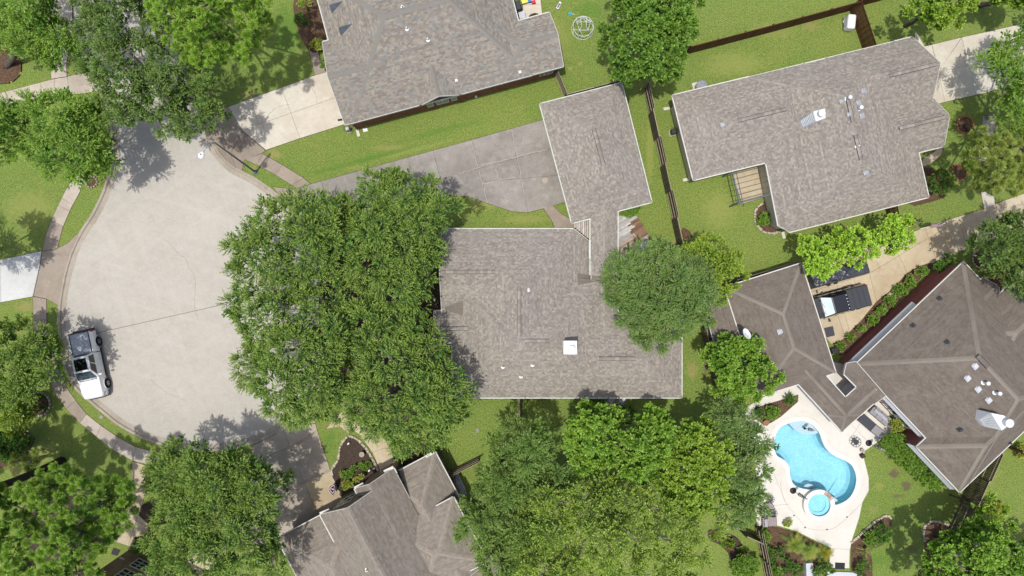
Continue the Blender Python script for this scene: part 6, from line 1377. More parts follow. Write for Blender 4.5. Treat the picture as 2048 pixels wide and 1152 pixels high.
# ------------------------------------------------------------------ trees
def G(*c): return [srgb(x[0] * .955, x[1] * 1.015, x[2] * .93, .90) for x in c]
KIND = {  # leaf length, width, leaves per spray, spray length, cluster radius, cluster spacing, sprays, palette, tip colour, up bias
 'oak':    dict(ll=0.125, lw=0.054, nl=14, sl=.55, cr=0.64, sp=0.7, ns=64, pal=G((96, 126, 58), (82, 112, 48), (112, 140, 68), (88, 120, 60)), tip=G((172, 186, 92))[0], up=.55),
 'oakdk':  dict(ll=0.12, lw=0.054, nl=14, sl=.42, cr=0.62, sp=0.7, ns=62, pal=G((94, 120, 58), (82, 108, 52), (108, 132, 66), (114, 136, 78)), tip=G((152, 170, 94))[0], up=.6),
 'oakyel': dict(ll=0.13, lw=0.054, nl=14, sl=.58, cr=0.68, sp=0.74, ns=62, pal=G((114, 148, 56), (98, 134, 48), (128, 160, 66), (108, 142, 62)), tip=G((176, 196, 92))[0], up=.5),
 'maple':  dict(ll=0.17, lw=0.12, nl=9, sl=.30, cr=.46, sp=0.62, ns=54, pal=G((116, 150, 54), (100, 138, 46), (132, 162, 62), (90, 126, 44)), tip=G((158, 184, 78))[0], up=.7),
 'maplec': dict(ll=0.165, lw=0.12, nl=8, sl=.28, cr=.42, sp=0.58, ns=50, pal=G((98, 130, 52), (86, 118, 44), (112, 144, 58), (74, 104, 38)), tip=G((140, 168, 72))[0], up=.7),
 'mapley': dict(ll=0.16, lw=0.115, nl=9, sl=.28, cr=.48, sp=0.62, ns=50, pal=G((132, 158, 52), (118, 148, 46), (146, 168, 62), (104, 136, 44)), tip=G((172, 190, 80))[0], up=.7),
 'lime':   dict(ll=0.13, lw=.095, nl=11, sl=.24, cr=.40, sp=0.46, ns=34, pal=G((164, 194, 58), (148, 182, 50), (178, 206, 74), (134, 166, 46)), tip=G((198, 220, 96))[0], up=.7),
 'ligus':  dict(ll=.115, lw=.08, nl=11, sl=.34, cr=.46, sp=0.55, ns=38, pal=G((124, 150, 50), (106, 138, 44), (148, 168, 58), (88, 118, 40)), tip=G((182, 190, 78))[0], up=.6),
 'crape':  dict(ll=0.12, lw=0.06, nl=12, sl=.46, cr=.52, sp=.60, ns=56, pal=G((118, 146, 70), (104, 134, 60), (136, 158, 84), (96, 126, 56)), tip=G((150, 164, 108))[0], up=.5),
 'elm':    dict(ll=0.13, lw=0.052, nl=13, sl=.62, cr=.60, sp=0.72, ns=58, pal=G((114, 140, 64), (102, 130, 56), (130, 152, 78), (90, 118, 50)), tip=G((156, 172, 96))[0], up=.55),
 'olive':  dict(ll=0.15, lw=0.075, nl=9, sl=.58, cr=.62, sp=0.8, ns=40, pal=G((132, 152, 62), (118, 140, 54), (148, 166, 74), (104, 130, 50)), tip=G((176, 186, 88))[0], up=.5),
 'pine':   dict(ll=.17, lw=.036, nl=6, sl=.26, cr=.14, sp=.56, ns=84, pal=G((118, 152, 52), (104, 142, 46), (136, 166, 58), (92, 128, 42)), tip=G((178, 202, 86))[0], up=.5),
 'pinedk': dict(ll=.17, lw=.036, nl=6, sl=.26, cr=.14, sp=.56, ns=110, pal=G((108, 146, 56), (96, 136, 50), (126, 158, 64), (84, 122, 44)), tip=G((166, 190, 82))[0], up=.5),
 'pineol': dict(ll=.17, lw=.036, nl=6, sl=.26, cr=.14, sp=.56, ns=90, pal=G((140, 152, 70), (126, 140, 62), (154, 162, 82), (108, 124, 56)), tip=G((176, 180, 98))[0], up=.5),
 'shrub':  dict(ll=0.1, lw=0.065, nl=9, sl=0.15, cr=.24, sp=0.23, ns=30, pal=G((98, 134, 48), (84, 122, 42), (118, 152, 60), (74, 106, 38)), tip=G((150, 176, 76))[0], up=.7),
 'shrubdk':dict(ll=0.12, lw=0.075, nl=8, sl=.20, cr=.26, sp=.32, ns=26, pal=G((64, 98, 40), (54, 86, 36), (80, 114, 48), (96, 128, 56)), tip=G((116, 146, 64))[0], up=.6),
 'shrubye':dict(ll=.09, lw=0.065, nl=9, sl=0.14, cr=.24, sp=0.2, ns=30, pal=G((158, 166, 66), (140, 152, 58), (176, 178, 80), (118, 134, 50)), tip=G((196, 194, 96))[0], up=.7)}
def leaf_verts(base, dirs, n, L, ll, lw, cols, tipcol, g, needle):
    S = len(base)
    t = (np.linspace(.12 if not needle else .5, 1.0, n)[None, :] + g.normal(0, .05, (S, n))).clip(.05, 1.1)
    p = base[:, None, :] + dirs[:, None, :] * (t * L[:, None])[..., None]
    rnd = g.normal(0, 1, (S, n, 3)); d = dirs[:, None, :]
    rnd -= (rnd * d).sum(-1, keepdims=True) * d; rnd /= np.linalg.norm(rnd, axis=-1, keepdims=True) + 1e-6
    ld = d * (.80 if not needle else .95) + rnd * (.72 if not needle else .62); ld[..., 2] += .10; ld /= np.linalg.norm(ld, axis=-1, keepdims=True)
    up = g.normal(0, .45, (S, n, 3)); up[..., 2] += 1.0
    side = np.cross(ld, up); side /= np.linalg.norm(side, axis=-1, keepdims=True) + 1e-6
    sc = g.uniform(.7, 1.25, (S, n, 1)); c = p + ld * ll * sc
    if lw > .06:   # broad leaf: kite
        h = side * lw * .5 * sc; q = p + ld * ll * .45 * sc; V = np.stack([p, q + h, c, q - h], axis=2).reshape(-1, 4, 3)
    else: h = side * lw * .5 * sc; V = np.stack([p - h, p + h, c], axis=2).reshape(-1, 3, 3)
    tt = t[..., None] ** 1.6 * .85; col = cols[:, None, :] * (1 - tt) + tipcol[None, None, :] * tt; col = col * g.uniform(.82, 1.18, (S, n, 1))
    return V, col.reshape(-1, 3)
def leaf_mesh(name, base, dirs, n_leaf, L, ll, lw, cols, tipcol, g, needle=False, low=None):
    sets = [leaf_verts(base, dirs, n_leaf, L, ll, lw, cols, tipcol, g, needle)]
    if low is not None:
        b2, d2, l2, c2, ll2, lw2 = low; sets.append(leaf_verts(b2, d2, 7, l2, ll2, lw2, c2, c2.mean(0), g, needle))
    V = np.concatenate([v.reshape(-1, 3) for v, c in sets]); cnt = np.concatenate([np.full(len(v), v.shape[1], np.int32) for v, c in sets]); col = np.concatenate([c for v, c in sets])
    F = len(cnt); me = bpy.data.meshes.new(name); me.vertices.add(len(V)); me.vertices.foreach_set('co', V.astype(np.float32).ravel())
    me.loops.add(len(V)); me.loops.foreach_set('vertex_index', np.arange(len(V), dtype=np.int32)); me.polygons.add(F)
    me.polygons.foreach_set('loop_start', np.concatenate([[0], np.cumsum(cnt)[:-1]]).astype(np.int32)); me.polygons.foreach_set('loop_total', cnt); me.update()
    at = me.attributes.new('Col', 'FLOAT_COLOR', 'FACE'); arr = np.ones((F, 4), np.float32); arr[:, :3] = col; at.data.foreach_set('color', arr.ravel())
    TRI[0] += int((cnt - 2).sum()); return me
TRI = [0]
def poly_fn(outline):
    pts = np.array(outline, float); nx = np.roll(pts, -1, axis=0)
    def f(q):
        q = np.asarray(q, float); ins = np.zeros(len(q), bool); dmin = np.full(len(q), 1e9)
        for a, b in zip(pts, nx):
            cond = (a[1] > q[:, 1]) != (b[1] > q[:, 1]); xs = (b[0] - a[0]) * (q[:, 1] - a[1]) / ((b[1] - a[1]) or 1e-9) + a[0]; ins ^= cond & (q[:, 0] < xs)
            ab = b - a; t = (((q - a) @ ab) / (ab @ ab + 1e-9)).clip(0, 1); dmin = np.minimum(dmin, np.linalg.norm(q - a - t[:, None] * ab, axis=1))
        return ins, dmin
    return f
def darts(f, bb, sp, g, n=None, marg=0):
    w, h = bb[2] - bb[0], bb[3] - bb[1]; n = n or int(w * h / (sp * sp) * 6) + 20
    c = np.stack([g.uniform(bb[0], bb[2], n), g.uniform(bb[1], bb[3], n)], 1); ins, d = f(c); c = c[ins & (d >= marg)]
    keep = []; grid = {}
    for q in c:
        k = (int(q[0] // sp), int(q[1] // sp)); ok = True
        for dx in (-1, 0, 1):
            for dy in (-1, 0, 1):
                for o in grid.get((k[0] + dx, k[1] + dy), ()):
                    if (o[0] - q[0]) ** 2 + (o[1] - q[1]) ** 2 < sp * sp: ok = False; break
                if not ok: break
            if not ok: break
        if ok: grid.setdefault(k, []).append(q); keep.append(q)
    return np.array(keep) if keep else np.array([[(bb[0] + bb[2]) / 2, (bb[1] + bb[3]) / 2]])
def wpos(q, z): k = (CAM_H - z) / FPX; return np.stack([(q[:, 0] - 1024) * k, -(q[:, 1] - 576) * k, z], 1)
def crown_clusters(outline, zlo, zhi, kd, g, lobe=2.3, depth=1.2, Rm=3.2, rag=5.0):
    bb = (min(p[0] for p in outline) - 4, min(p[1] for p in outline) - 4, max(p[0] for p in outline) + 4, max(p[1] for p in outline) + 4)
    f = poly_fn(outline); ppm = FPX / (CAM_H - (zlo + zhi) / 2); K_ = KIND[kd]; inset = K_['sl'] * .75 * ppm
    c = darts(f, bb, K_['sp'] * ppm, g, marg=0); ins, d = f(c)
    keep = d > inset * g.uniform(.35, 1.0, len(c)) * (1 if 'pine' not in kd else .6); c, d = c[keep], d[keep]
    if len(c) == 0: c = np.array([[(bb[0] + bb[2]) / 2, (bb[1] + bb[3]) / 2]]); d = np.array([5.0])
    lobes = darts(f, bb, lobe * ppm, g); ld = np.min(np.linalg.norm(c[:, None] - lobes[None], axis=2), axis=1) / (lobe * ppm * .62)
    near = lobes[np.argmin(np.linalg.norm(c[:, None] - lobes[None], axis=2), axis=1)]; lz = {tuple(l): g.normal(0, .42) for l in lobes}
    R = min(Rm * ppm, max(d.max(), 4)); t = (d / R).clip(0, 1); z = zlo + (zhi - zlo) * np.sqrt(1 - (1 - t) ** 2)
    z = z - depth * ld ** 2 * (.4 + .6 * t) + g.normal(0, .18 if 'pine' not in kd else .34, len(c)) * depth + np.array([lz[tuple(l)] for l in near]) * depth
    gap = (ld > 1.04) & (g.random(len(c)) < (.32 if 'pine' not in kd else .1)); c, z, d, near = c[~gap], z[~gap], d[~gap], near[~gap]
    z = np.maximum(z, zlo - .8)
    return c, z, d, near, lobes
def foliage(name, par, outline, zlo, zhi, kd, g, lobe=2.3, depth=1.2, Rm=3.2, dens=1.0, low=True, flower=None, palx=None):
    K_ = KIND[kd]; c, z, d, near, lobes = crown_clusters(outline, zlo, zhi, kd, g, lobe, depth, Rm)
    P_ = wpos(c, z); Nr = wpos(near, z); out = P_ - Nr; out[:, 2] = 0; out /= np.linalg.norm(out, axis=1, keepdims=True) + .3
    ctr = P_.mean(0); rad = P_ - ctr; rad[:, 2] = 0; rad /= np.linalg.norm(rad, axis=1, keepdims=True) + .5
    ns = max(4, int(K_['ns'] * dens)); parts = [(P_, out, rad, ns, 1.0)]
    if low:
        j = P_ + g.normal(0, .2, P_.shape); deep = d > (.6 * FPX / (CAM_H - 6)); j[:, 2] = P_[:, 2] - g.uniform(.5, 1.1, len(P_)) * min(1, (zhi - zlo) / 3 + .2); parts.append((j[deep], out[deep], rad[deep], max(3, int(ns * (.30 if 'pine' not in kd else .3))), 1.1))
    pal = np.array(K_['pal']); ns_c = g.integers(0, len(pal), len(P_)); shade = g.uniform(.78, 1.24, (len(P_), 1)) * np.stack([g.uniform(.88, 1.16, len(P_)), np.ones(len(P_)), g.uniform(.85, 1.2, len(P_))], 1); S_ = []
    for Q, o, r, m, s in parts:
        n = len(Q); dr = g.normal(0, 1, (n, m, 3)); dr /= np.linalg.norm(dr, axis=-1, keepdims=True); dr[..., 2] = np.abs(dr[..., 2]) * (.9 if 'pine' in kd else .62) - .12
        dr = dr + (o[:, None] * .55 + r[:, None] * .45) * (.35 if 'pine' in kd else 1); dr[..., 2] += K_['up'] * .6; dr /= np.linalg.norm(dr, axis=-1, keepdims=True)
        b = Q[:, None] + dr * (K_['cr'] * g.uniform(.15, .85, (n, m, 1))); b[..., 2] -= .05
        sel = np.ones(len(P_), bool) if n == len(P_) else deep
        cc = np.repeat((pal[ns_c] * shade)[sel], m, axis=0) * .6 + pal[g.integers(0, len(pal), n * m)] * .4
        S_.append((b.reshape(-1, 3), dr.reshape(-1, 3), K_['sl'] * s * g.uniform(.6, 1.25, n * m), cc))
    B, D, L, C = S_[0]; big = (min(.30, K_['ll'] * 2.1), max(.15, K_['lw'] * 1.9)) if 'pine' not in kd else (.22, .05)
    low_set = (*S_[1], big[0], big[1]) if len(S_) > 1 and len(S_[1][0]) else None
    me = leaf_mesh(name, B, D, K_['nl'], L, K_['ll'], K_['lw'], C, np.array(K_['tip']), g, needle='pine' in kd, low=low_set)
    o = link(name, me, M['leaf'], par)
    if flower:
        fc, dn = flower; k = g.random(len(B)) < dn; fb = B[k] + D[k] * L[k, None]; fd = D[k] * .3 + np.array([0, 0, 1]); fd /= np.linalg.norm(fd, axis=1, keepdims=True)
        fm = leaf_mesh('blossom', fb, fd, 16, np.full(len(fb), .22), .075, .07, np.tile(np.array([fc]), (len(fb), 1)), np.array(fc), g); fo = link('blossom', fm, M['petal'], par, kind='stuff')
    return P_, lobes
def limbs(par, base, P_, zfork, r0, m, g, every=1, name='trunk', lean=None):
    """tapered trunk, boughs to groups of clusters, branches to every cluster"""
    mb = MB(); base = Vector(base); ctr = Vector(P_.mean(0)); fork = Vector((base.x * .6 + ctr.x * .4, base.y * .6 + ctr.y * .4, zfork)) if lean is None else Vector(lean)
    mb.tube([base - Vector((0, 0, .1)), base.lerp(fork, .12), base.lerp(fork, .55) + Vector((.1, -.06, 0)), fork], [r0 * 1.45, r0 * 1.05, r0 * .9, r0 * .8], 10)
    nb = max(3, min(9, len(P_) // 9)); idx = g.choice(len(P_), nb, replace=False); cen = P_[idx].copy()
    for _ in range(3):
        a = np.argmin(np.linalg.norm(P_[:, None, :2] - cen[None, :, :2], axis=2), axis=1)
        for k in range(nb):
            if (a == k).any(): cen[k] = P_[a == k].mean(0)
    br = MB()
    for k in range(nb):
        mem = P_[a == k]
        if len(mem) == 0: continue
        cz = cen[k]; end = Vector((cz[0], cz[1], max(zfork + .3, cz[2] - 1.0))); mid = fork.lerp(end, .5) + Vector((0, 0, .35 * (end - fork).length * .3))
        mb.tube([fork - Vector((0, 0, .1)), mid, end], [r0 * .55, r0 * .38, r0 * .24], 7)
        for q in mem[::every]:
            q = Vector(q); s = end if (q - end).length < (q - mid).length else mid; md = s.lerp(q, .55) + Vector(g.normal(0, .12, 3)); md.z -= .1; tip = q + (q - md).normalized() * (.25 if m != 'bark_pale' or g.random() > .16 else .8)
            br.tube([s, md, q, tip], [.04, .028, .018, .008], 4, cap=False)
    tr = mb.build(name, M[m], par, smooth_=True); br.build('branch', M[m], par, smooth_=True, kind='stuff'); return tr
def tree(label, outline, base, zlo, zhi, kd, seed, bark='bark', r0=.22, name='tree', cat='tree', group=None, zfork=None, sm=2, **k):
    g = np.random.default_rng(seed); bp = P(*base); t = thing(name, label, cat, tuple(bp), group=group); ol = smooth(outline, sm) if sm > 1 else outline
    ol = [(x + g.normal(0, 2.5), y + g.normal(0, 2.5)) for x, y in ol]
    P_, lobes = foliage('crown', t, ol, zlo, zhi, kd, g, **k); limbs(t, bp, P_, zfork or max(1.6, zlo * .55), r0, bark, g); return t
def circ(x, y, r, n=12, ry=None): return [(x + r * math.cos(2 * math.pi * k / n), y + (ry or r) * math.sin(2 * math.pi * k / n)) for k in range(n)]
def shrub(label, px, py, r, h=.8, kd='shrub', seed=0, name='shrub', ry=None, group=None, outline=None, flower=None, dens=1.0, z0=None):
    g = np.random.default_rng(1000 + seed + int(px)); bp = P(px, py); t = thing(name, label, 'shrub' if name != 'hedge' else 'hedge', tuple(bp), group=group)
    ol = outline or circ(px, py, r, 12, ry); P_, lb = foliage('leaves', t, ol, z0 if z0 is not None else h * .25, h, kd, g, lobe=.8, depth=.12, Rm=.5, low=False, dens=dens, flower=flower)
    mb = MB()
    for q in P_[::2]: mb.tube([(bp.x * .2 + q[0] * .8, bp.y * .2 + q[1] * .8, 0), (q[0], q[1], q[2])], [.02, .01], 4, cap=False)
    mb.build('stem', M['bark'], t); return t
def fronds(label, px, py, n, L, kd, seed, h=.6, name='palm', wide=.30, droop=.5, cols=((168, 196, 80), (204, 208, 96), (140, 174, 66))):
    """rosette of arching fronds, each frond an object with its own leaflets"""
    g = np.random.default_rng(seed); bp = P(px, py); t = thing(name, label, 'palm' if name == 'palm' else 'plant', tuple(bp)); mt_ = M['leaf']
    mb = MB(); mb.lathe(tuple(bp), [(.14, 0), (.11, h * .8), (.03, h)], 8); mb.build('stem', M['bark_dark'], t)
    for i in range(n):
        a = 2 * math.pi * (i * .382 + g.normal(0, .03)); el = .25 + 1.0 * g.random(); l_ = L * g.uniform(.7, 1.1); c = srgb(*cols[g.integers(0, len(cols))], .62); m2 = MB(); pts = []
        for k in range(8):
            f = k / 7; x = l_ * f * math.cos(el) * (1 - .1 * f); z = h + l_ * f * math.sin(el) - droop * l_ * f * f; pts.append(Vector((bp.x + x * math.cos(a), bp.y + x * math.sin(a), max(.06, z))))
        s = Vector((-math.sin(a), math.cos(a), 0))
        for k in range(7):
            p, q = pts[k], pts[k + 1]; d = (q - p); 
            if wide > .1:
                for sd in (-1, 1):
                    for jj in (0, .5):
                        b0 = p + d * jj; w = wide * math.sin(math.pi * min(1, (k + jj + 1) / 8.2)); m2.add([b0, b0 + d * .30, b0 + d * .9 + s * sd * w - Vector((0, 0, .05))], [(0, 1, 2)], c)
            else: w0 = wide * (1 - k / 7.5); w1 = wide * (1 - (k + 1) / 7.5); m2.add([p - s * w0, p + s * w0, q + s * w1, q - s * w1], [(0, 1, 2, 3)], c)
        m2.build('frond', mt_, t, colors=True)
    return t

# ---- the oaks over the cul-de-sac, left group
tree('broad oak with yellow twig tips at the far left, its shadow on the street', [(-60, 215), (0, 203), (60, 186), (128, 180), (178, 186), (214, 228), (225, 280), (245, 312), (236, 345), (182, 354), (132, 366), (72, 338), (0, 322), (-60, 310)], (172, 352), 4.2, 8.0, 'oakyel', 1, r0=.26)
tree('yellow green oak filling the top left corner', [(-50, -60), (100, -60), (100, -10), (122, 30), (150, 62), (166, 100), (140, 130), (92, 146), (60, 128), (30, 110), (0, 104), (-50, 100)], (14, 132), 4.0, 8.0, 'oakyel', 2, r0=.26)
tree('large dark grey green oak over the street exit beside the pine', [(136, -60), (320, -60), (334, 20), (348, 80), (370, 118), (412, 140), (452, 186), (450, 236), (406, 266), (352, 276), (308, 272), (280, 252), (228, 256), (192, 212), (156, 140), (136, 60)], (330, 190), 4.5, 9.2, 'oakdk', 3, bark='bark_pale', r0=.3)
tree('bright pine with rounded needle tufts at the top left', [(288, -50), (548, -50), (550, 20), (540, 64), (508, 98), (498, 140), (455, 128), (430, 148), (398, 138), (356, 118), (318, 78), (300, 30)], (430, 80), 8.0, 12.5, 'pine', 4, r0=.24, lobe=1.7, depth=1.5, Rm=4, name='pine_tree', zfork=7)
tree('oak at the left edge beside the white pickup truck', [(-60, 655), (10, 645), (62, 636), (98, 662), (126, 700), (120, 735), (112, 768), (70, 790), (20, 815), (-60, 830)], (78, 760), 3.6, 7.2, 'oak', 5, r0=.2)
tree('pale yellow green young tree at the lower left edge', [(-60, 800), (20, 795), (66, 800), (70, 830), (52, 850), (30, 872), (0, 880), (-60, 870)], (62, 830), 2.0, 4.0, 'ligus', 6, r0=.1)
tree('small dark green bush tree below the pale young one', [(-30, 872), (20, 862), (50, 870), (66, 886), (50, 912), (22, 920), (-30, 915)], (44, 888), 1.2, 2.8, 'shrubdk', 7, r0=.08)
tree('sprawling pine with gaps and bare twigs at the bottom left', [(-50, 985), (20, 968), (70, 945), (120, 918), (142, 935), (205, 950), (262, 962), (290, 990), (272, 1040), (236, 1068), (214, 1110), (200, 1170), (-50, 1200)], (250, 1010), 7.5, 11, 'pinedk', 8, bark='bark', r0=.2, lobe=2.0, depth=1.5, Rm=4, name='pine_tree', zfork=6.5)
tree('yellow tipped pine bough tree left of the sprawling pine', [(20, 918), (50, 900), (84, 896), (86, 915), (60, 935), (28, 940)], (70, 925), 3.5, 5.0, 'pineol', 88, r0=.08, name='pine_tree')
tree('thick leaning dark trunk tree whose crown is off the left edge', [(-230, 960), (-150, 930), (-60, 940), (-30, 1000), (-50, 1080), (-130, 1130), (-220, 1090)], (123, 924), 9, 12, 'pinedk', 9, bark='bark_dark', r0=.34, name='pine_tree', zfork=9)
tree('tree off the left edge whose shadow falls on the left lawn', [(-160, 440), (-90, 425), (-40, 450), (-25, 500), (-60, 545), (-130, 550), (-170, 500)], (-10, 500), 5, 8, 'oak', 10)
tree('round dense oak at the bottom left beside the shaded driveway', [(340, 880), (372, 876), (408, 896), (425, 920), (462, 896), (485, 892), (520, 912), (562, 936), (586, 962), (602, 975), (586, 1010), (556, 1060), (566, 1110), (556, 1180), (280, 1180), (300, 1110), (290, 1060), (312, 1020), (296, 985), (290, 950), (310, 905)], (470, 1000), 4.2, 9.0, 'oak', 11, bark='bark_pale', r0=.32, lobe=2.6)
# ---- the great oak group in front of the main house
tree('oak of the great group nearest the grey driveway, upper left', [(512, 402), (560, 388), (620, 382), (668, 386), (700, 398), (716, 440), (706, 500), (700, 560), (640, 585), (570, 575), (510, 560), (460, 566), (448, 520), (456, 480), (480, 450)], (610, 470), 4.4, 9.2, 'oak', 12, bark='bark_pale', r0=.3, lobe=2.6)
tree('oak of the great group at the upper right by the roof corner', [(704, 400), (718, 352), (752, 342), (790, 336), (812, 352), (836, 338), (866, 336), (902, 358), (928, 384), (918, 425), (890, 456), (878, 480), (882, 520), (862, 560), (858, 610), (800, 640), (740, 620), (700, 560), (694, 480)], (790, 480), 4.0, 8.6, 'oak', 13, bark='bark_pale', r0=.28, lobe=2.5)
tree('oak of the great group reaching over the street at the lower left', [(452, 575), (510, 560), (580, 570), (650, 580), (700, 600), (716, 680), (700, 760), (672, 815), (620, 845), (560, 838), (520, 800), (480, 770), (470, 720), (488, 680), (452, 640)], (610, 690), 4.4, 9.4, 'oak', 14, bark='bark_pale', r0=.3, lobe=2.6)
tree('oak of the great group at the lower right shading the roof edge', [(700, 600), (760, 612), (820, 620), (862, 640), (884, 680), (900, 712), (926, 745), (946, 795), (930, 840), (892, 884), (850, 916), (800, 908), (760, 902), (716, 880), (688, 850), (668, 810), (690, 740), (704, 660)], (800, 740), 4.4, 9.6, 'oak', 15, bark='bark_pale', r0=.32, lobe=2.6)
# ---- trees among the houses
tree('grey green flowering crape myrtle hanging over the main roof', [(1208, 560), (1205, 600), (1228, 640), (1262, 668), (1280, 690), (1318, 700), (1352, 690), (1372, 672), (1420, 645), (1440, 600), (1420, 540), (1388, 500), (1345, 486), (1300, 482), (1262, 492), (1232, 500), (1212, 530)], (1330, 590), 3.6, 6.8, 'crape', 16, bark='bark_pale', r0=.16, flower=(srgb(222, 188, 180, .75), .006), lobe=1.9)
tree('yellow green ligustrum right of the flowering tree', [(1366, 486), (1396, 472), (1436, 470), (1468, 488), (1490, 520), (1484, 560), (1462, 592), (1432, 612), (1404, 560), (1380, 520)], (1430, 540), 2.8, 5.4, 'ligus', 17, r0=.12, lobe=1.6)
tree('large rich green tree between the two back lawns at the top', [(1226, -50), (1392, -50), (1396, 20), (1386, 60), (1388, 92), (1370, 120), (1364, 148), (1330, 162), (1296, 160), (1262, 166), (1226, 148), (1212, 116), (1198, 76), (1212, 40), (1224, 12)], (1290, 150), 4.5, 8.8, 'maplec', 18, r0=.26, lobe=1.9)
tree('yellow green tree at the top edge above the pale driveway', [(1808, 26), (1840, 4), (1850, -40), (1960, -40), (1952, 10), (1932, 40), (1900, 62), (1872, 74), (1856, 54), (1836, 44)], (1810, 52), 3.2, 6.4, 'mapley', 19, r0=.14, lobe=1.6)
tree('sliver of a tree in the top right corner', [(1972, -40), (2120, -40), (2120, 6), (2048, 14), (2000, 10)], (1960, 10), 3.2, 6.0, 'mapley', 20)
tree('feathery green oak at the right edge over the pale driveway', [(1946, 130), (1976, 100), (2010, 76), (2048, 50), (2140, 30), (2140, 260), (2048, 262), (2000, 250), (1984, 226), (1996, 190), (1968, 150)], (1975, 235), 3.8, 7.8, 'oakyel', 21, r0=.2, bark='bark_pale')
tree('olive green pine with mossy tufts at the right edge', [(1944, 268), (1980, 256), (2030, 258), (2140, 250), (2140, 380), (2048, 384), (2016, 392), (1980, 390), (1956, 376), (1926, 330), (1928, 296)], (1929, 250), 5.5, 8.8, 'pineol', 22, r0=.15, lobe=1.6, depth=1.2, name='pine_tree')
tree('dark oak at the right edge above the tall house', [(1944, 474), (1960, 440), (1996, 428), (2048, 412), (2140, 400), (2140, 600), (2048, 594), (2012, 572), (1990, 552), (1964, 520), (1942, 498)], (1963, 517), 4.0, 8.2, 'oakdk', 23, r0=.22)
for k, (lb, ol, bs) in enumerate([('leftmost bright lime green tree, over the black tarp', [(1594, 486), (1622, 470), (1650, 474), (1676, 490), (1690, 520), (1668, 548), (1640, 562), (1612, 556), (1600, 530)], (1632, 505)),
        ('middle bright lime green tree beside the driveway', [(1662, 470), (1690, 456), (1722, 458), (1748, 480), (1752, 506), (1732, 524), (1700, 528), (1676, 510)], (1692, 492)),
        ('rightmost bright lime green tree, by the wooden gate', [(1742, 460), (1766, 438), (1800, 424), (1828, 440), (1838, 462), (1828, 488), (1800, 504), (1770, 512), (1748, 496)], (1770, 470))]):
    tree(lb, ol, bs, 2.4, 4.9, 'lime', 24 + k, r0=.1, group='bright lime green trees along the driveway', lobe=1.4, depth=.7, Rm=2)
tree('bright green bushy tree between brown garage and pool', [(1408, 700), (1436, 680), (1474, 672), (1512, 676), (1540, 700), (1556, 740), (1544, 778), (1516, 798), (1480, 806), (1442, 792), (1416, 770), (1422, 738)], (1470, 730), 3.0, 6.4, 'maple', 28, r0=.16, lobe=1.6)
# ---- the wood at the bottom centre
tree('fine leaved grey green elm beside the bottom lawn', [(1000, 842), (1040, 834), (1078, 846), (1100, 880), (1098, 930), (1060, 985), (1010, 1040), (950, 1075), (906, 1050), (908, 1010), (940, 985), (962, 940), (976, 890)], (1000, 900), 4.0, 9.0, 'elm', 29, r0=.24)
tree('big leaved bright green tree next to the main house lower eave', [(1106, 862), (1128, 824), (1160, 806), (1196, 812), (1232, 806), (1262, 830), (1290, 812), (1316, 826), (1350, 842), (1362, 880), (1330, 930), (1280, 968), (1220, 962), (1160, 950), (1112, 920)], (1220, 850), 4.2, 8.4, 'maple', 30, r0=.24, lobe=1.9, depth=1.5)
tree('yellow green broad leaved tree in the middle of the bottom wood', [(1344, 862), (1376, 838), (1412, 844), (1446, 868), (1470, 905), (1462, 960), (1450, 1010), (1410, 1040), (1352, 1030), (1316, 990), (1312, 930)], (1360, 900), 4.2, 8.2, 'mapley', 31, bark='bark_pale', r0=.22, lobe=1.9, depth=1.6)
tree('white flowered crape myrtle leaning over the pool deck', [(1412, 824), (1440, 804), (1476, 806), (1506, 826), (1536, 860), (1540, 920), (1534, 960), (1540, 1000), (1520, 1040), (1480, 1052), (1440, 1060), (1444, 1000), (1466, 940), (1450, 880)], (1440, 880), 3.6, 7.0, 'crape', 32, bark='bark_pale', r0=.16, flower=(srgb(240, 226, 220, .8), .016), lobe=1.8)
tree('wide olive green tree with pale bare boughs at the bottom centre', [(1070, 985), (1150, 955), (1230, 962), (1310, 985), (1370, 1020), (1436, 1036), (1446, 1070), (1420, 1100), (1400, 1140), (1370, 1190), (1060, 1190), (1040, 1080)], (1190, 960), 5.0, 9.5, 'olive', 33, bark='bark_pale', r0=.26, lobe=2.4, depth=1.4, dens=1.15)
tree('dark green tree at the bottom edge left of the olive one', [(910, 1040), (980, 1050), (1050, 1020), (1090, 1060), (1090, 1190), (990, 1190), (965, 1130), (930, 1090)], (1000, 1010), 3.8, 8.0, 'elm', 34, r0=.22)
tree('blue green tree filling the gap left of the big leaved tree', [(1050, 930), (1110, 920), (1160, 950), (1150, 1000), (1080, 1010), (1040, 980)], (1080, 920), 3.4, 7.0, 'oakdk', 35)
tree('pale branched tree at the bottom right corner', [(1858, 1090), (1900, 1060), (1936, 1040), (1980, 1030), (2030, 1060), (2060, 1090), (2140, 1110), (2140, 1200), (1840, 1200), (1846, 1130)], (1940, 1080), 3.6, 7.5, 'maple', 36, bark='bark_pale', r0=.2, dens=.8)
tree('young tree casting a shadow on the lawn at the lower right', [(1960, 1000), (1982, 985), (2004, 995), (2010, 1020), (1985, 1040), (1962, 1030)], (1900, 990), 3.0, 4.6, 'mapley', 37, r0=.07, dens=.7)
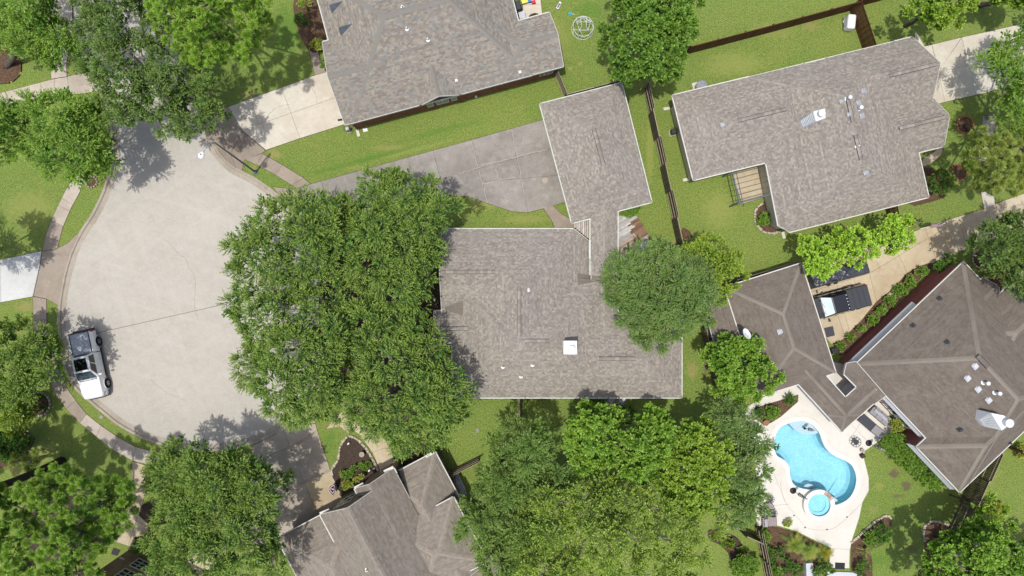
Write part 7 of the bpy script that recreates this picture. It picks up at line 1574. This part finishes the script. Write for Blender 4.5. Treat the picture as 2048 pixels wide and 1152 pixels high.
# ---- shrubs and hedges
GR = 'round shrubs along the maroon wall'
for k, (x, y, r) in enumerate([(1842, 545, 10), (1820, 562, 11), (1800, 581, 11), (1778, 601, 10), (1761, 620, 9), (1743, 640, 11), (1722, 657, 10), (1702, 675, 10), (1682, 694, 9)]):
    shrub('round light green shrub, number %s from the pool end of the row along the maroon wall' % ['nine', 'eight', 'seven', 'six', 'five', 'four', 'three', 'two', 'one'][k] if False else ['farthest round shrub of the row along the maroon wall, at the top', 'second round shrub from the top of the maroon wall row', 'third round shrub from the top of the maroon wall row', 'round shrub beside the sand coloured flat stone', 'round shrub just below the flat stone', 'round shrub level with the black truck tail', 'third round shrub from the lower end of the maroon wall row', 'second round shrub from the lower end of the maroon wall row', 'lowest round shrub at the court end of the maroon wall'][k], x, y, r, .6, 'shrub', k, group=GR)
shrub('clipped globe shrub in the pale edged bed by the pergola', 1528, 438, 12.5, .8, 'shrub', 20, dens=1.3)
shrub('long dark green hedge along the tall house wall by the lawn', 1830, 925, 0, 1.3, 'shrub', 21, name='hedge', outline=[(1763, 884), (1772, 866), (1796, 864), (1824, 888), (1856, 920), (1886, 954), (1888, 974), (1872, 982), (1846, 972), (1816, 944), (1788, 920), (1768, 900)], z0=1.0)
shrub('clipped yellow green box hedge before the arched window of the gabled house', 700, 965, 0, .9, 'shrubye', 22, name='hedge', outline=[(680, 968), (720, 950), (725, 958), (700, 972), (684, 979), (678, 976)], z0=.7, dens=1.6)
shrub('strip of low light green plants above the clipped hedge', 708, 945, 0, .45, 'shrub', 23, name='hedge', outline=[(676, 952), (690, 940), (716, 930), (738, 924), (740, 932), (716, 944), (694, 955), (680, 960)])
for k, (lb, x, y, r, h, kd) in enumerate([('green shrub at the door walk right of the mat', 283, 1092, 17, 1.3, 'shrubdk'), ('yellow green shrub in the bed by the brick house wall', 634, 88, 13, .9, 'shrubye'), ('light green shrub at the top of the brick house bed', 612, 14, 20, 1.2, 'ligus'), ('small dark shrub at the driveway corner of the brick house', 648, 128, 10, .9, 'shrub'),
    ('low shrub in shade near the top of the brick house bed', 606, 40, 14, .8, 'shrubdk'), ('leafy plant under the garage eave beside the weathered deck', 1258, 415, 18, .9, 'shrub'), ('reddish flowered crape shrub by the large right hand house', 1880, 366, 27, 2.2, 'shrubdk'), ('dark shrub under the white trimmed gate', 1836, 446, 11, 1.0, 'shrubdk'),
    ('dark shrub at the top end of the maroon wall', 1888, 528, 20, 1.3, 'shrubdk'), ('yellow leaved plant in the pot under the tall house windows', 1792, 851, 13, 1.2, 'shrubye'), ('tall green shrub under the main house lower eave', 1187, 808, 20, 1.6, 'shrub'), ('dark shrub behind the condensers under the lower eave', 1248, 830, 20, 1.2, 'shrubdk'),
    ('yellow bush next to the wooden fence at the lower right', 1994, 1018, 16, 1.4, 'shrubye'), ('yellow bush at the right edge of the picture', 2044, 903, 11, .8, 'shrubye'), ('dark green shrub in the pointed bed, largest', 1765, 1068, 20, .9, 'shrubdk'), ('second green shrub in the pointed bed', 1742, 1078, 15, .8, 'shrub'),
    ('dark hedge bush left of the black door mat', 1644, 1138, 20, .9, 'shrubdk'), ('dark hedge bush right of the black door mat', 1722, 1140, 19, .9, 'shrubdk'), ('leafy shrub in the left of the palm bed by the fence', 1529, 1075, 14, 1.0, 'shrub'), ('second leafy shrub along the bottom fence', 1538, 1112, 14, 1.0, 'shrubdk'), ('third leafy shrub along the bottom fence', 1548, 1145, 14, 1.0, 'shrub'),
    ('twiggy brown green shrub in the palm bed', 1562, 1100, 16, .7, 'shrubdk'), ('twiggy shrub low in the palm bed', 1585, 1135, 20, .7, 'shrubdk'), ('bright bush in the middle of the pool planting strip', 1544, 826, 14, 1.0, 'shrub'), ('mixed bush at the upper end of the pool planting strip', 1580, 805, 15, .7, 'shrubdk'), ('grassy bush at the left end of the pool planting strip', 1520, 824, 13, .8, 'shrubdk'),
    ('tiny weed at the deck edge above the palms', 1575, 1045, 7, .4, 'shrubye'), ('small cycad leaning over the pool edge', 1552, 893, 5, .5, 'shrubdk'), ('dark plants in the bed right of the front walk', 804, 905, 16, .6, 'shrub'), ('round green shrub at the lower right of the bottom lawn', 1490, 1132, 26, 1.5, 'shrub'),
    ('dark green bush at the lower left yard', 20, 905, 26, 1.6, 'shrubdk'), ('green bush under the oaks beside the roof edge', 868, 500, 16, 1.0, 'shrubdk'), ('dark bush in the ring under the left yard trees', 80, 806, 16, .9, 'shrubdk'), ('dark bush beside the gabled house gravel', 905, 965, 9, .8, 'shrubdk')]):
    fl = (srgb(196, 96, 96, .7), .05) if 'reddish' in lb else None
    shrub(lb, x, y, r, h, kd, 40 + k, flower=fl)
for k, (lb, x, y, r, c) in enumerate([('orange marigold clump in the curved bottom bed', 1456, 1085, 11, (226, 150, 60)), ('second marigold clump nearer the tree', 1433, 1072, 9, (214, 120, 70)), ('third marigold clump by the round shrub', 1480, 1105, 9, (220, 160, 80)), ('small lilac flowers by the porch wall', 1631, 1143, 5, (150, 140, 210))]):
    shrub(lb, x, y, r, .4, 'shrub', 90 + k, flower=(srgb(*c, .7), .12))
fronds('large fan palm with yellow green fronds below the pool deck', 1583, 1083, 26, 1.55, 'palm', 201); fronds('second fan palm touching the deck edge', 1612, 1097, 22, 1.3, 'palm', 202); fronds('third palm with yellow fronds beside the pool walk', 1642, 1098, 24, 1.25, 'palm', 203, cols=((176, 180, 60), (140, 166, 60), (200, 186, 70)))
fronds('spiky pale green yucca right of the pool walk', 1725, 1097, 40, 1.05, 'yucca', 204, h=.35, name='yucca', wide=.035, droop=.25, cols=((176, 190, 100), (150, 170, 80), (196, 204, 124)))
fronds('spiky grass clump at the left end of the pool planting', 1513, 815, 30, .8, 'grass', 205, h=.2, name='ornamental_grass', wide=.02, droop=.3, cols=((90, 120, 60), (120, 146, 80)))
fronds('feathery grass clump at the upper end of the pool planting', 1584, 795, 30, .7, 'grass', 206, h=.2, name='ornamental_grass', wide=.02, droop=.3, cols=((130, 156, 70), (150, 166, 90)))
fronds('large leaved green plant on the lawn side of the weathered deck', 1268, 414, 16, .95, 'plant', 207, h=.4, name='large_leaved_plant', wide=.16, droop=.35, cols=((80, 140, 50), (96, 156, 60)))
print('leaf triangles', TRI[0], 'objects', len(bpy.data.objects))
